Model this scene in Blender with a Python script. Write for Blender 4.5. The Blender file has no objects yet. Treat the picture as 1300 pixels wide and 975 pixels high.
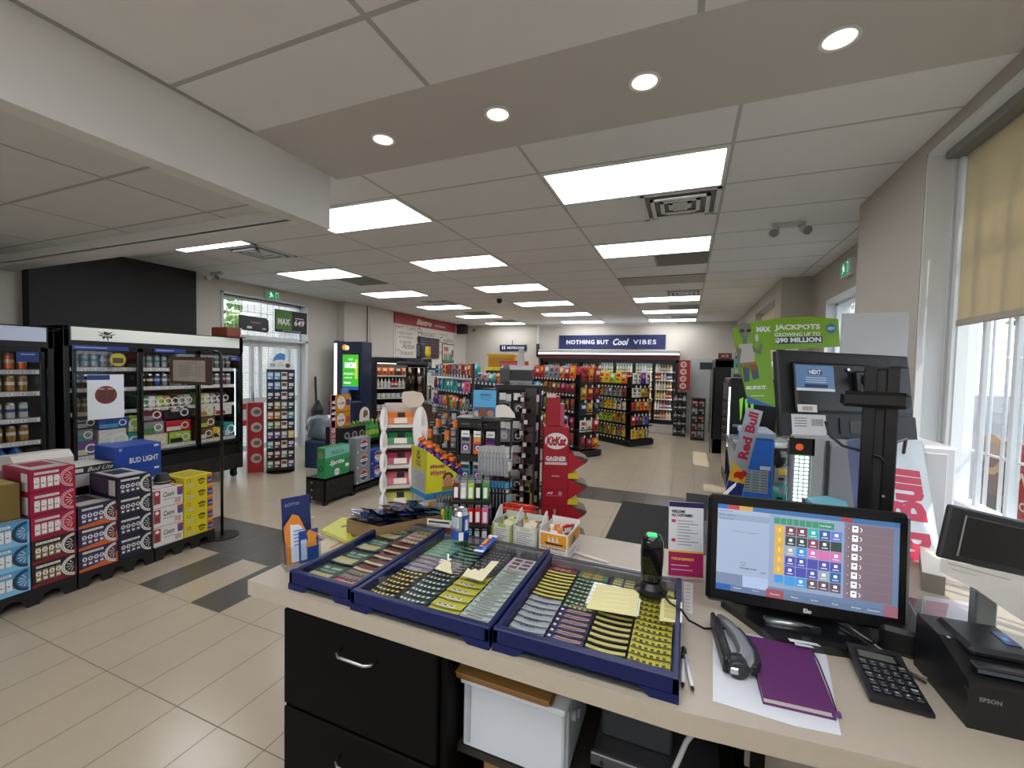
import bpy, math, random
from math import sin, cos, pi, radians as R
from mathutils import Vector as V, Matrix as Mx
random.seed(7)
sc = bpy.context.scene
col = sc.collection
# ------------------------------------------------------------------ camera, world, exposure
FPX, YAW, PIT, ROL, EYE, CEIL = 543.6, .3855, .0392, .0218, 1.712, 3.075
def ray(u, v):
    a, b = (u - 650) / FPX, (v - 487.5) / FPX
    c, s = cos(ROL), sin(ROL); x, y = a*c + b*s, -a*s + b*c
    c, s = cos(PIT), sin(PIT); Y, Z = c - y*s, -y*c - s
    c, s = cos(YAW), sin(YAW)
    return V((x*c - Y*s, x*s + Y*c, Z))
O = V((0, 0, EYE))
def PX(u, v, X): r = ray(u, v); return O + r*(X/r.x)
def PY(u, v, Y): r = ray(u, v); return O + r*(Y/r.y)
def PZ(u, v, z): r = ray(u, v); return O + r*((z-EYE)/r.z)
cam = bpy.data.cameras.new('camera'); cam.sensor_width = 36; cam.lens = 36*FPX/1300; cam.clip_start = .02; cam.clip_end = 300
co = bpy.data.objects.new('camera', cam); col.objects.link(co)
fw = ray(650, 487.5).normalized(); rt = (ray(750, 487.5) - ray(650, 487.5)).normalized(); up = rt.cross(fw)
m = Mx((rt, up, -fw)).transposed().to_4x4(); m.translation = O; co.matrix_world = m
sc.camera = co
sc.view_settings.view_transform = 'Standard'; sc.view_settings.look = 'None'; sc.view_settings.gamma = 1
sc.view_settings.use_curve_mapping = False; sc.view_settings.exposure = 0.02
W = bpy.data.worlds.new('sky'); sc.world = W; W.use_nodes = True
bg = W.node_tree.nodes['Background']; bg.inputs[0].default_value = (.80, .90, 1, 1); bg.inputs[1].default_value = 2.8
su = bpy.data.lights.new('sun', 'SUN'); su.energy = 3.5; su.angle = .01; su.color = (1, .93, .82)
so = bpy.data.objects.new('sun', su); col.objects.link(so); so.rotation_euler = (R(16), R(31), 0)
LAMP = 8.5            # strength of the ceiling panels

# ------------------------------------------------------------------ materials
def lin(h):
    h = h.lstrip('#'); o = []
    for i in (0, 2, 4):
        c = int(h[i:i+2], 16)/255; o.append(c/12.92 if c <= .04045 else ((c+.055)/1.055)**2.4)
    return (*o, 1)
MATS = {}
def mat(key):
    """'#rrggbb/r.4/m1/e2/t.5/n.1/s40' : base colour, roughness, metal, emission, transmission, noise amount and scale"""
    if key in MATS: return MATS[key]
    p = key.split('/'); M = bpy.data.materials.new(p[0].strip('#') or 'm'); M.use_nodes = True
    nt = M.node_tree; b = nt.nodes['Principled BSDF']; c = lin(p[0]); o = dict(r=.5, m=0, e=0, t=0, n=0, s=30, a=1, c=0, p=.5)
    for q in p[1:]: o[q[0]] = float(q[1:])
    b.inputs['Base Color'].default_value = c; b.inputs['Roughness'].default_value = o['r']; b.inputs['Metallic'].default_value = o['m']
    b.inputs['Transmission Weight'].default_value = o['t']; b.inputs['Alpha'].default_value = o['a']; b.inputs['Coat Weight'].default_value = o['c']; b.inputs['Specular IOR Level'].default_value = o['p']
    if o['e']: b.inputs['Emission Color'].default_value = c; b.inputs['Emission Strength'].default_value = o['e']
    if o['n']:
        tc = nt.nodes.new('ShaderNodeTexCoord'); no = nt.nodes.new('ShaderNodeTexNoise'); no.inputs['Scale'].default_value = o['s']; no.inputs['Detail'].default_value = 4
        mr = nt.nodes.new('ShaderNodeMapRange'); mr.inputs[3].default_value = 1-o['n']; mr.inputs[4].default_value = 1+o['n']
        mx = nt.nodes.new('ShaderNodeVectorMath'); mx.operation = 'SCALE'; mx.inputs[0].default_value = c[:3]
        nt.links.new(tc.outputs['Object'], no.inputs[0]); nt.links.new(no.outputs[0], mr.inputs[0]); nt.links.new(mr.outputs[0], mx.inputs['Scale']); nt.links.new(mx.outputs[0], b.inputs['Base Color'])
    MATS[key] = M; return M
def newmat(name):
    M = bpy.data.materials.new(name); M.use_nodes = True; MATS[name] = M; return M, M.node_tree, M.node_tree.nodes['Principled BSDF']
def node(nt, t, **k):
    n = nt.nodes.new('ShaderNode'+t)
    for a, b in k.items():
        if a.startswith('i'): n.inputs[int(a[1:])].default_value = b
        else: setattr(n, a, b)
    return n
def math_(nt, op, a, b=None):
    n = node(nt, 'Math', operation=op)
    for i, q in enumerate((a, b)):
        if q is None: continue
        if isinstance(q, (int, float)): n.inputs[i].default_value = q
        else: nt.links.new(q, n.inputs[i])
    return n.outputs[0]
def grid_mask(nt, ox, oy, px, py, wx, wy=None):
    """1 on grid lines through (ox,oy) with pitch px,py and half width wx"""
    g = node(nt, 'NewGeometry'); s = node(nt, 'SeparateXYZ'); nt.links.new(g.outputs['Position'], s.inputs[0]); r = []
    for ax, o, p, w in ((0, ox, px, wx), (1, oy, py, wy or wx)):
        t = math_(nt, 'DIVIDE', math_(nt, 'SUBTRACT', s.outputs[ax], o), p)
        d = math_(nt, 'ABSOLUTE', math_(nt, 'SUBTRACT', t, math_(nt, 'ROUND', t)))
        r.append(math_(nt, 'LESS_THAN', d, w/p))
    return math_(nt, 'MAXIMUM', r[0], r[1])
def mixc(nt, f, a, b):
    n = node(nt, 'Mix', data_type='RGBA')
    nt.links.new(f, n.inputs['Factor'])
    for i, q in (('A', a), ('B', b)):
        s = [x for x in n.inputs if x.name == i and x.type == 'RGBA'][0]
        if isinstance(q, str): s.default_value = lin(q)
        else: nt.links.new(q, s)
    return [x for x in n.outputs if x.type == 'RGBA'][0]
def noise(nt, scale, lo, hi, detail=4, coord='Position'):
    g = node(nt, 'NewGeometry'); n = node(nt, 'TexNoise'); n.inputs['Scale'].default_value = scale; n.inputs['Detail'].default_value = detail
    nt.links.new(g.outputs[coord], n.inputs[0]); m = node(nt, 'MapRange', i3=lo, i4=hi); nt.links.new(n.outputs[0], m.inputs[0]); return m.outputs[0]
def tilemat(name, base, base2, line, ox, oy, px, py, w, rough, lrough=.6, bump=.0):
    M, nt, b = newmat(name)
    c = mixc(nt, noise(nt, 3.1, 0, 1, 6), base, base2)
    c2 = mixc(nt, noise(nt, 160, 0, .5, 2), c, base2)
    mk = grid_mask(nt, ox, oy, px, py, w)
    nt.links.new(mixc(nt, mk, c2, line), b.inputs['Base Color'])
    r = node(nt, 'MapRange', i3=rough, i4=lrough); nt.links.new(mk, r.inputs[0]); nt.links.new(r.outputs[0], b.inputs['Roughness'])
    bp = node(nt, 'Bump'); bp.inputs['Strength'].default_value = .3; bp.inputs['Distance'].default_value = .004; bp.invert = True
    nt.links.new(mk, bp.inputs['Height']); nt.links.new(bp.outputs[0], b.inputs['Normal'])
    return name
GX, GY = -1.0085, 2.896      # ceiling grid origin
tilemat('floor_light', '#bbae9a', '#b1a38e', '#6f675c', -3.496, 1.292, .305, .61, .0028, .22)
tilemat('floor_dark', '#5b5751', '#514d48', '#4a4640', -3.496, 1.292, .305, .61, .002, .25)
tilemat('ceil_tile', '#efefee', '#e6e6e5', '#bcbcbb', GX, GY, 1.22, .61, .011, .9)
tilemat('drop_tile', '#e3e3e1', '#dadad8', '#acacaa', -3.01, 1.37, .61, .53, .01, .9)
def paint(name, base, amt=.03, sc_=2, rough=.7):
    M, nt, b = newmat(name); c = mixc(nt, noise(nt, sc_, 0, 1), base, '#%02x%02x%02x' % tuple(int(int(base[i:i+2], 16)*(1-amt)) for i in (1, 3, 5)))
    nt.links.new(c, b.inputs['Base Color']); b.inputs['Roughness'].default_value = rough
    bp = node(nt, 'Bump'); bp.inputs['Strength'].default_value = .06; bp.inputs['Distance'].default_value = .002
    nt.links.new(noise(nt, 220, 0, 1, 2), bp.inputs['Height']); nt.links.new(bp.outputs[0], b.inputs['Normal']); return name
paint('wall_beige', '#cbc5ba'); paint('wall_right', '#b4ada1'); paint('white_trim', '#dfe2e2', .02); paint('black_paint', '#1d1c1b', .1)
paint('soffit', '#cfcbc5'); paint('bulk', '#ebebea'); tilemat('ceil_near', '#efefee', '#e6e6e5', '#b4b4b3', -1.215, 1.38, 1.22, .61, .013, .9); paint('laminate', '#b9ae9d', .05, 40, .35); paint('ext_wall', '#8f8a82', .1)
paint('asphalt', '#77777a', .25, 8, .9)
def glassmat(name, tint=(1, 1, 1, 1), fac=.9, rough=0.0):
    M, nt, b = newmat(name); out = nt.nodes['Material Output']; t = node(nt, 'BsdfTransparent'); t.inputs[0].default_value = tint
    g = node(nt, 'BsdfGlossy'); g.inputs['Roughness'].default_value = rough; x = node(nt, 'MixShader')
    f = node(nt, 'LayerWeight'); f.inputs[0].default_value = .5; pw = math_(nt, 'POWER', f.outputs['Facing'], 4.0); pw = math_(nt, 'ADD', math_(nt, 'MULTIPLY', pw, .6), .04)
    nt.links.new(pw, x.inputs[0]); nt.links.new(t.outputs[0], x.inputs[1]); nt.links.new(g.outputs[0], x.inputs[2]); nt.links.new(x.outputs[0], out.inputs[0])
glassmat('glass'); glassmat('film', (.96, .97, .98, 1), rough=.12); glassmat('acrylic', (.9, .92, .93, 1), rough=.05)
M, nt, b = newmat('blind_fabric'); tr = node(nt, 'BsdfTranslucent'); tr.inputs[0].default_value = lin('#dccfae'); x = node(nt, 'MixShader', i0=.45)
b.inputs['Base Color'].default_value = lin('#c3b9a0'); b.inputs['Roughness'].default_value = .8
nt.links.new(b.outputs[0], x.inputs[1]); nt.links.new(tr.outputs[0], x.inputs[2]); nt.links.new(x.outputs[0], nt.nodes['Material Output'].inputs[0])

# ------------------------------------------------------------------ mesh builder
FONT = {}
def glyphs(s, bold=0, shear=0, space=1.0):
    k = (s, bold, shear, space)
    if k not in FONT:
        c = bpy.data.curves.new('t', 'FONT'); c.body = s; c.size = 1; c.offset = bold; c.shear = shear; c.space_character = space; c.resolution_u = 2
        o = bpy.data.objects.new('t', c); col.objects.link(o); me = bpy.data.meshes.new_from_object(o)
        vs = [tuple(v.co) for v in me.vertices]; fs = [tuple(p.vertices) for p in me.polygons]
        bpy.data.objects.remove(o); bpy.data.curves.remove(c); bpy.data.meshes.remove(me)
        x0 = min([v[0] for v in vs] or [0]); x1 = max([v[0] for v in vs] or [1]); y0 = min([v[1] for v in vs] or [0]); y1 = max([v[1] for v in vs] or [1])
        FONT[k] = (vs, fs, x0, x1, y0, y1)
    return FONT[k]
class MB:
    def __init__(s): s.v = []; s.f = []; s.m = []; s.sm = []; s.X = Mx.Identity(4)
    def at(s, x=0, y=0, z=0, rz=0, rx=0, ry=0):
        s.X = Mx.Translation((x, y, z)) @ Mx.Rotation(rz, 4, 'Z') @ Mx.Rotation(ry, 4, 'Y') @ Mx.Rotation(rx, 4, 'X'); return s
    def add(s, vs, fs, m, smooth=False):
        n = len(s.v); s.v += [tuple(s.X @ V(v)) for v in vs]
        for f in fs: s.f.append(tuple(i+n for i in f)); s.m.append(m); s.sm.append(smooth)
        return s
    def box(s, x0, y0, z0, x1, y1, z1, m, b=0):
        if x0 > x1: x0, x1 = x1, x0
        if y0 > y1: y0, y1 = y1, y0
        if z0 > z1: z0, z1 = z1, z0
        b = min(b, (x1-x0)*.49, (y1-y0)*.49, (z1-z0)*.49)
        if b <= 0:
            return s.add([(x0,y0,z0),(x1,y0,z0),(x1,y1,z0),(x0,y1,z0),(x0,y0,z1),(x1,y0,z1),(x1,y1,z1),(x0,y1,z1)],
                         [(0,3,2,1),(4,5,6,7),(0,1,5,4),(1,2,6,5),(2,3,7,6),(3,0,4,7)], m)
        c = [(x0, x1), (y0, y1), (z0, z1)]; vs = []; id = {}
        for i in (0, 1):
            for j in (0, 1):
                for k in (0, 1):
                    p = [c[0][i], c[1][j], c[2][k]]; sg = [1-2*i, 1-2*j, 1-2*k]
                    for a in range(3):
                        q = [p[t] + (0 if t == a else sg[t]*b) for t in range(3)]
                        id[i, j, k, a] = len(vs); vs.append(q)
        fs = []
        for a in range(3):
            o = [t for t in range(3) if t != a]
            for e in (0, 1):
                q = []
                for (p1, p2) in ((0, 0), (1, 0), (1, 1), (0, 1)):
                    ix = [0, 0, 0]; ix[a] = e; ix[o[0]] = p1; ix[o[1]] = p2; q.append(id[ix[0], ix[1], ix[2], a])
                flip = (e == 1) ^ (a == 1)
                fs.append(tuple(q if flip else q[::-1]))
        for a in range(3):      # edges running along a
            o = [t for t in range(3) if t != a]
            for (p1, p2) in ((0, 0), (1, 0), (1, 1), (0, 1)):
                A = [0, 0, 0]; A[o[0]] = p1; A[o[1]] = p2; B = list(A); B[a] = 1
                q = (id[A[0],A[1],A[2],o[0]], id[A[0],A[1],A[2],o[1]], id[B[0],B[1],B[2],o[1]], id[B[0],B[1],B[2],o[0]])
                fl = (p1 ^ p2) ^ (a == 1)
                fs.append(q if fl else q[::-1])
        for i in (0, 1):
            for j in (0, 1):
                for k in (0, 1):
                    q = (id[i,j,k,0], id[i,j,k,1], id[i,j,k,2]); fs.append(q if (i+j+k) % 2 else q[::-1])
        return s.add(vs, fs, m)
    def quad(s, a, b, c, d, m): return s.add([a, b, c, d], [(0, 1, 2, 3)], m)
    def card(s, x0, z0, x1, z1, y, m, face=-1):      # flat rectangle in the XZ plane facing -Y (face=-1) or +Y
        q = [(x0, y, z0), (x1, y, z0), (x1, y, z1), (x0, y, z1)]
        return s.add(q if face < 0 else q[::-1], [(0, 1, 2, 3)], m)
    def ring(s, pts, m, smooth=True, closed=True, cap=(True, True)):   # loft list of rings
        vs = [p for r in pts for p in r]; n = len(pts[0]); fs = []
        for i in range(len(pts)-1):
            for j in range(n if closed else n-1):
                k = (j+1) % n; fs.append((i*n+j, i*n+k, (i+1)*n+k, (i+1)*n+j))
        b = len(s.v); s.add(vs, fs, m, smooth)
        L = len(pts)-1
        if cap[0]: s.f.append(tuple(b+j for j in range(n))[::-1]); s.m.append(m); s.sm.append(False)
        if cap[1]: s.f.append(tuple(b+L*n+j for j in range(n))); s.m.append(m); s.sm.append(False)
        return s
    def lathe(s, prof, m, n=20, o=(0, 0, 0), smooth=True):      # prof (r,z[,mat]) -> surfaces of revolution about Z
        for i in range(len(prof)-1):
            a, b_ = prof[i], prof[i+1]; mm = a[2] if len(a) > 2 else m; R_ = []
            for r, z in (a[:2], b_[:2]): R_.append([(o[0]+r*cos(2*pi*j/n), o[1]+r*sin(2*pi*j/n), o[2]+z) for j in range(n)])
            s.ring(R_, mm, smooth, True, (i == 0 and a[0] > 0, i == len(prof)-2 and b_[0] > 0))
        return s
    def cyl(s, p0, p1, r, m, n=12, r1=None, cap=True):
        p0, p1 = V(p0), V(p1); d = (p1-p0).normalized(); a = d.orthogonal().normalized(); b = d.cross(a); r1 = r if r1 is None else r1
        return s.ring([[tuple(p+(a*cos(2*pi*j/n)+b*sin(2*pi*j/n))*q) for j in range(n)] for p, q in ((p0, r), (p1, r1))], m, True, True, (cap, cap))
    def tube(s, pts, r, m, n=8):
        pts = [V(p) for p in pts]; rings = []; a = None
        for i, p in enumerate(pts):
            d = (pts[min(i+1, len(pts)-1)] - pts[max(i-1, 0)]).normalized()
            a = d.orthogonal().normalized() if a is None else (a - d*a.dot(d)).normalized(); b = d.cross(a)
            rings.append([tuple(p+(a*cos(2*pi*j/n)+b*sin(2*pi*j/n))*r) for j in range(n)])
        return s.ring(rings, m)
    def prism(s, poly, y0, y1, m, ax='y'):       # polygon (x,z) extruded along y ; ax 'x': (y,z) along x ; 'z': (x,y) along z
        f = {'y': lambda p, t: (p[0], t, p[1]), 'x': lambda p, t: (t, p[0], p[1]), 'z': lambda p, t: (p[0], p[1], t)}[ax]
        ar = sum(poly[i][0]*poly[(i+1) % len(poly)][1]-poly[(i+1) % len(poly)][0]*poly[i][1] for i in range(len(poly)))
        if (ar > 0) ^ (ax != 'y'): poly = poly[::-1]
        return s.ring([[f(p, y0) for p in poly], [f(p, y1) for p in poly]][::1], m, False)
    def text(s, t, x, z, h, m, y=0, w=None, bold=0, shear=0, space=1.0, mid=True, face=-1, plane='xz'):
        vs, fs, x0, x1, y0, y1 = glyphs(t, bold, shear, space); H = (y1-y0) or 1; k = h/H; kx = k if w is None else w/((x1-x0) or 1)
        cx = (x0+x1)/2 if mid else x0; cz = (y0+y1)/2
        if plane == 'xz': q = [(x+(a-cx)*kx*(1 if face < 0 else -1), y, z+(b-cz)*k) for a, b, c in vs]
        elif plane == 'xy': q = [(x+(a-cx)*kx, z+(b-cz)*k, y) for a, b, c in vs]      # y is height here
        elif plane == 'yz': q = [(y, x+(a-cx)*kx*face*-1, z+(b-cz)*k) for a, b, c in vs]  # face -1: text reads along +Y (seen from +X); face 1 along -Y
        return s.add(q, fs, m)
    def mesh(s, name):
        me = bpy.data.meshes.new(name); me.from_pydata(s.v, [], s.f); ks = []
        for k in s.m:
            if k not in ks: ks.append(k)
        for k in ks: me.materials.append(mat(k))
        me.polygons.foreach_set('material_index', [ks.index(k) for k in s.m]); me.polygons.foreach_set('use_smooth', s.sm); me.update(); return me
    def build(s, name, parent=None):
        o = bpy.data.objects.new(name, s.mesh(name)); col.objects.link(o)
        if parent: o.parent = parent
        return o
def tag(o, label=None, cat=None, group=None, kind=None):
    for k, v_ in (('label', label), ('category', cat), ('group', group), ('kind', kind)):
        if v_: o[k] = v_
    return o
def thing(name, label, cat, loc=(0, 0, 0), rz=0, group=None):
    o = bpy.data.objects.new(name, None); col.objects.link(o); o.location = loc; o.rotation_euler = (0, 0, rz); o.empty_display_size = .05
    return tag(o, label, cat, group)
def solo(name, mb, label, cat, loc=(0, 0, 0), rz=0, group=None):
    o = mb.build(name) if isinstance(mb, MB) else bpy.data.objects.new(name, mb)
    if not isinstance(mb, MB): col.objects.link(o)
    o.location = loc; o.rotation_euler = (0, 0, rz); return tag(o, label, cat, group)
def dup(o, loc=None, rz=None, label=None, group=None, parent=None):
    c = o.copy(); col.objects.link(c); c.parent = parent
    if loc is not None: c.location = loc
    if rz is not None: c.rotation_euler = (0, 0, rz)
    if label: c['label'] = label
    if group: c['group'] = group
    for ch in o.children: dup(ch, parent=c)
    return c
def struct(name, mb, parent=None): return tag(mb.build(name, parent), kind='structure')
def _cx(s, y0, z0, y1, z1, x, m): return s.add([(x, y0, z0), (x, y1, z0), (x, y1, z1), (x, y0, z1)], [(0, 1, 2, 3)], m)      # faces +X
def _cz(s, x0, y0, x1, y1, z, m): return s.add([(x0, y0, z), (x1, y0, z), (x1, y1, z), (x0, y1, z)], [(0, 1, 2, 3)], m)      # faces up
def _arc(s, c, r0, r1, a0, a1, x, m, plane='x', n=14, sy=1, sz=1):
    P = []; 
    for r in (r0, r1): P.append([(c[0]+sy*r*cos(R(a0+(a1-a0)*i/n)), c[1]+sz*r*sin(R(a0+(a1-a0)*i/n))) for i in range(n+1)])
    f = {'x': lambda p: (x, p[0], p[1]), 'y': lambda p: (p[0], x, p[1]), 'z': lambda p: (p[0], p[1], x)}[plane]
    if r0 == 0: return s.add([f(p) for p in P[1]], [tuple(range(n+1))], m)
    return s.add([f(p) for p in P[0]+P[1]], [(i, i+1, n+2+i, n+1+i) for i in range(n)], m)
MB.cardx = _cx; MB.cardz = _cz; MB.arc = _arc
def _poly(s, pts, x, m, plane='x'):
    f = {'x': lambda p: (x, p[0], p[1]), 'y': lambda p: (p[0], x, p[1]), 'z': lambda p: (p[0], p[1], x)}[plane]
    return s.add([f(p) for p in pts], [tuple(range(len(pts)))], m)
MB.poly = _poly
# ------------------------------------------------------------------ stock: one mesh per kind and colour, every piece an object of its own
PAL = dict(red='#b5232b', orange='#e0702a', yellow='#e3c22f', green='#3f8f45', blue='#2b56a5', navy='#1f2a56', purple='#5b3385', pink='#d9688f', teal='#2f9c9a', white='#dcdcd8', grey='#8b8d8e', black='#1e1e20', brown='#6b4426', maroon='#6e1f2f', lime='#a3c63f', silver='#b9bcc0', cream='#dccfae', gold='#b08a3a', sky='#5aa7d6')
PROD = {}
def prod(kind, c, c2='white', w=.1, h=.15, d=.04):
    k = (kind, c, c2, w, h, d)
    if k in PROD: return PROD[k]
    b = MB(); A, B = PAL.get(c, c), PAL.get(c2, c2); sh = '/r.3'
    if kind == 'can':
        r = w/2; b.lathe([(r*.7, 0, '#b9bcc0/m1/r.3'), (r*.98, h*.05, A+'/r.25/m.5'), (r, h*.12, A+'/r.25/m.5'), (r, h*.42, B+'/r.25/m.3'), (r, h*.62, A+'/r.25/m.5'), (r, h*.88, '#b9bcc0/m1/r.3'), (r*.8, h*.97, '#b9bcc0/m1/r.3'), (r*.8, h, '#c9ccd0/m1/r.3'), (r*.72, h*.985, '#c9ccd0/m1/r.3'), (0, h*.985)], A, 14)
    elif kind == 'bottle':
        r = w/2; b.lathe([(r*.8, 0, A+sh), (r, h*.04, A+sh), (r, h*.25, B+sh), (r, h*.5, A+sh), (r, h*.6, A+sh), (r*.42, h*.8, A+sh), (r*.36, h*.9, B+sh), (r*.42, h*.9, B+sh), (r*.42, h, B+sh), (0, h)], A, 12)
    elif kind == 'box':
        b.box(-w/2, 0, 0, w/2, d, h, A+'/r.45', .002); b.card(-w*.42, h*.55, w*.42, h*.88, -.001, B+'/r.45'); b.card(-w*.42, h*.12, w*.1, h*.4, -.001, '#3a3a3a/r.5'); b.card(w*.15, h*.1, w*.42, h*.42, -.001, B)
    elif kind in ('pouch', 'bag'):
        nx, nz = 5, 7; F = []; Bk = []
        for j in range(nz+1):
            for i in range(nx+1):
                u, t_ = i/nx*2-1, j/nz; e = (1-u*u)**.6 * (max(0, 1-abs(2*t_-1)**3)) ; x = u*w/2*(1-.04*(1-abs(2*t_-1))); z = t_*h
                wob = .12*sin(7*u+9*t_)*e
                F.append((x, -d/2*(e+wob), z)); Bk.append((x, d/2*e, z))
        n = (nx+1)*(nz+1); b.v = F + Bk
        for j in range(nz):
            for i in range(nx):
                a = j*(nx+1)+i; mm = A if (j in (0, nz-1)) else (B if (j in (4, 5) and 0 < i < nx-1) else ('#2b2b2b' if (j == 2 and i in (1, 2)) else A))
                b.f += [(a, a+1, a+nx+2, a+nx+1), (n+a+1, n+a, n+a+nx+1, n+a+nx+2)]; b.m += [mm+'/r.28', A+'/r.28']; b.sm += [True, True]
    elif kind == 'bar':        # wrapped bar lying along x
        b.box(-w/2, -d/2, 0, w/2, d/2, h, A+'/r.3', h*.3); b.box(-w/2-.012, -d/2, h*.4, -w/2, d/2, h*.5, A+'/r.3'); b.box(w/2, -d/2, h*.4, w/2+.012, d/2, h*.5, A+'/r.3'); b.cardz(-w*.36, -d*.3, w*.2, d*.3, h+.0006, B)
    elif kind == 'blister':    # carded pack with euro hole
        b.box(-w/2, 0, 0, w/2, .002, h, A+'/r.5'); b.card(-w/2, h*.8, w/2, h, -.0008, B); b.box(-w*.35, -d, h*.1, w*.35, 0, h*.6, '#9a9ca0/r.2', .006); b.card(-w*.3, h*.64, w*.3, h*.76, -.001, '#e8e8e8')
        b.box(-w*.25, -d-.001, h*.2, w*.1, -d, h*.5, B)
    elif kind == 'card': b.box(-w/2, 0, 0, w/2, .001, h, A+'/r.35'); b.card(-w*.4, h*.45, w*.4, h*.85, -.0006, B); b.card(-w*.4, h*.12, w*.1, h*.28, -.0006, '#e6e6e6')
    elif kind == 'tub': b.lathe([(w*.45, 0, A), (w*.5, h*.08, A), (w*.5, h*.2, B), (w*.5, h*.7, A), (w*.5, h*.8, B), (w*.53, h*.8, B), (w*.53, h, B), (0, h)], A, 14)
    elif kind == 'lighter': b.box(-w/2, -d/2, 0, w/2, d/2, h*.82, A+'/r.25', .003); b.box(-w*.42, -d*.42, h*.82, w*.42, d*.42, h, '#c7c9cc/m1/r.25', .002); b.card(-w*.3, h*.1, w*.3, h*.62, -d/2-.0006, B); b.cyl((-w*.2, 0, h*.93), (w*.2, 0, h*.93), d*.3, '#555/m1'.replace('#555', '#555555'), 8)
    PROD[k] = b.mesh(kind+'_'+str(c)); return PROD[k]
def put(kind, c, loc, rz=0, name=None, label='', cat=None, group=None, **k):
    o = bpy.data.objects.new(name or kind, prod(kind, c, **k)); col.objects.link(o); o.location = loc; o.rotation_euler = (0, 0, rz)
    return tag(o, label, cat or kind, group or label)
# ------------------------------------------------------------------ the room
XL, XR, YB, YF = -7.2, 1.25, 12.95, -2.4
xs = [XL-.3] + [-3.496+.305*k for k in range(-12, 17)]; xs[-1] = 1.65
ys = [YF-.1] + [1.292+.61*k for k in range(-5, 20)]; ys[-1] = YB+.05
fb = MB()
for i in range(len(xs)-1):
    for j in range(len(ys)-1):
        xm, ym = (xs[i]+xs[i+1])/2, (ys[j]+ys[j+1])/2
        dark = (2.512 < ym < 3.122 and xm > -4.75) or (5.562 < ym < 6.172 and xm > -2.0) or (1.9 < ym < 2.5 and (-3.81 < xm < -3.49 or -3.2 < xm < -2.88))
        fb.add([(xs[i], ys[j], 0), (xs[i+1], ys[j], 0), (xs[i+1], ys[j+1], 0), (xs[i], ys[j+1], 0)], [(0, 1, 2, 3)], 'floor_dark' if dark else 'floor_light')
struct('floor', fb)
cb = MB(); H = CEIL
def slab(b, x0, y0, x1, y1, z, m): b.add([(x0, y0, z), (x0, y1, z), (x1, y1, z), (x1, y0, z)], [(0, 1, 2, 3)], m)
slab(cb, -2.45, YF, XR+.1, 1.82, H, 'ceil_near'); cb.box(-2.45, YF, H-.003, -2.425, 1.82, H-.001, '#a5a5a3'); slab(cb, -2.45, 1.82, XR+.1, 2.5, H, 'soffit'); slab(cb, -2.45, 2.5, 1.7, YB+.1, H, 'ceil_tile'); slab(cb, XL-.1, 2.43, -2.45, YB+.1, H, 'ceil_tile')
cb.box(XL-.3, YF, H+.02, 1.53, 4.2, H+.15, 'soffit'); cb.box(XL-.3, 4.2, H+.02, 1.9, YB+.1, H+.15, 'soffit')
struct('ceiling', cb)
bb = MB(); bb.box(-2.47, YF, 2.73, -2.45, 2.43, H, 'bulk'); bb.box(XL, 2.41, 2.73, -2.47, 2.43, H, 'bulk')
bb.box(-2.57, YF, 2.69, -2.45, 2.43, 2.73, 'bulk'); bb.box(XL, 2.26, 2.69, -2.57, 2.43, 2.73, 'bulk'); bb.box(-2.59, YF, 2.72, -2.57, 2.26, 2.82, 'bulk'); bb.box(XL, 2.26, 2.72, -2.57, 2.28, 2.82, 'bulk')
slab(bb, XL-.1, YF, -2.57, 2.28, 2.81, 'drop_tile')
struct('ceiling_bulkhead', bb)
tilemat('drop_tile2', '#e3e3e1', '#dadad8', '#acacaa', -3.33, 1.52, 1.22, .6, .012, .9)
for f in bpy.data.objects['ceiling_bulkhead'].data.materials.keys():
    if f == 'drop_tile': bpy.data.objects['ceiling_bulkhead'].data.materials[bpy.data.objects['ceiling_bulkhead'].data.materials.find(f)] = MATS['drop_tile2']
# walls
def wall(name, boxes, m):
    b = MB()
    for q in boxes: b.box(*q, m)
    return struct(name, b)
t = .25
wall('wall_left', [(XL-t, YF, 0, XL, 4.84, H), (XL-t, 4.84, 2.84, XL, 6.52, H), (XL-t, 6.52, 0, XL, 7.35, H), (XL-t, 7.35, 0, -6.98, YB+.1, H)], 'wall_beige')
wall('wall_chase', [(XL, 2.5, 0, -7.04, 4.32, H)], 'black_paint')
wall('wall_back', [(XL-t, YB, 0, 1.6, YB+.2, H)], 'wall_beige')
wall('wall_front', [(XL-t, YF-.2, 0, -5, YF, H), (-5, YF-.2, 0, -1.5, YF, 1.3), (-5, YF-.2, 2.4, -1.5, YF, H), (-1.5, YF-.2, 0, 1.6, YF, H)], 'wall_beige')  # unseen wall; its opening is added to let sky light fill the room
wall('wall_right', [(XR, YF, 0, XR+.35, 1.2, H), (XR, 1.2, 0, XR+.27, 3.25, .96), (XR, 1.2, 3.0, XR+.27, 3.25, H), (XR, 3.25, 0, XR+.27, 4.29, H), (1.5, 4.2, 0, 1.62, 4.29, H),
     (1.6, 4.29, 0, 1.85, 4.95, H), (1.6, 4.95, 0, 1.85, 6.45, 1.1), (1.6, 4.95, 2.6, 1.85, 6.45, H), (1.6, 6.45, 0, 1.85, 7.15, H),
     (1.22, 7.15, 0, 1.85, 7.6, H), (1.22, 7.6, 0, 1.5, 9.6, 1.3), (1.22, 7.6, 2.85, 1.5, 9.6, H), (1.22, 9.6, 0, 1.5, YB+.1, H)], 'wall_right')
b = MB(); b.box(-4.42, YB-.03, 0, -4.36, YB, H, 'white_trim'); b.box(-4.36, YB-.05, H-.05, -.3, YB, H, 'white_trim'); struct('trim_1', b)
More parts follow.
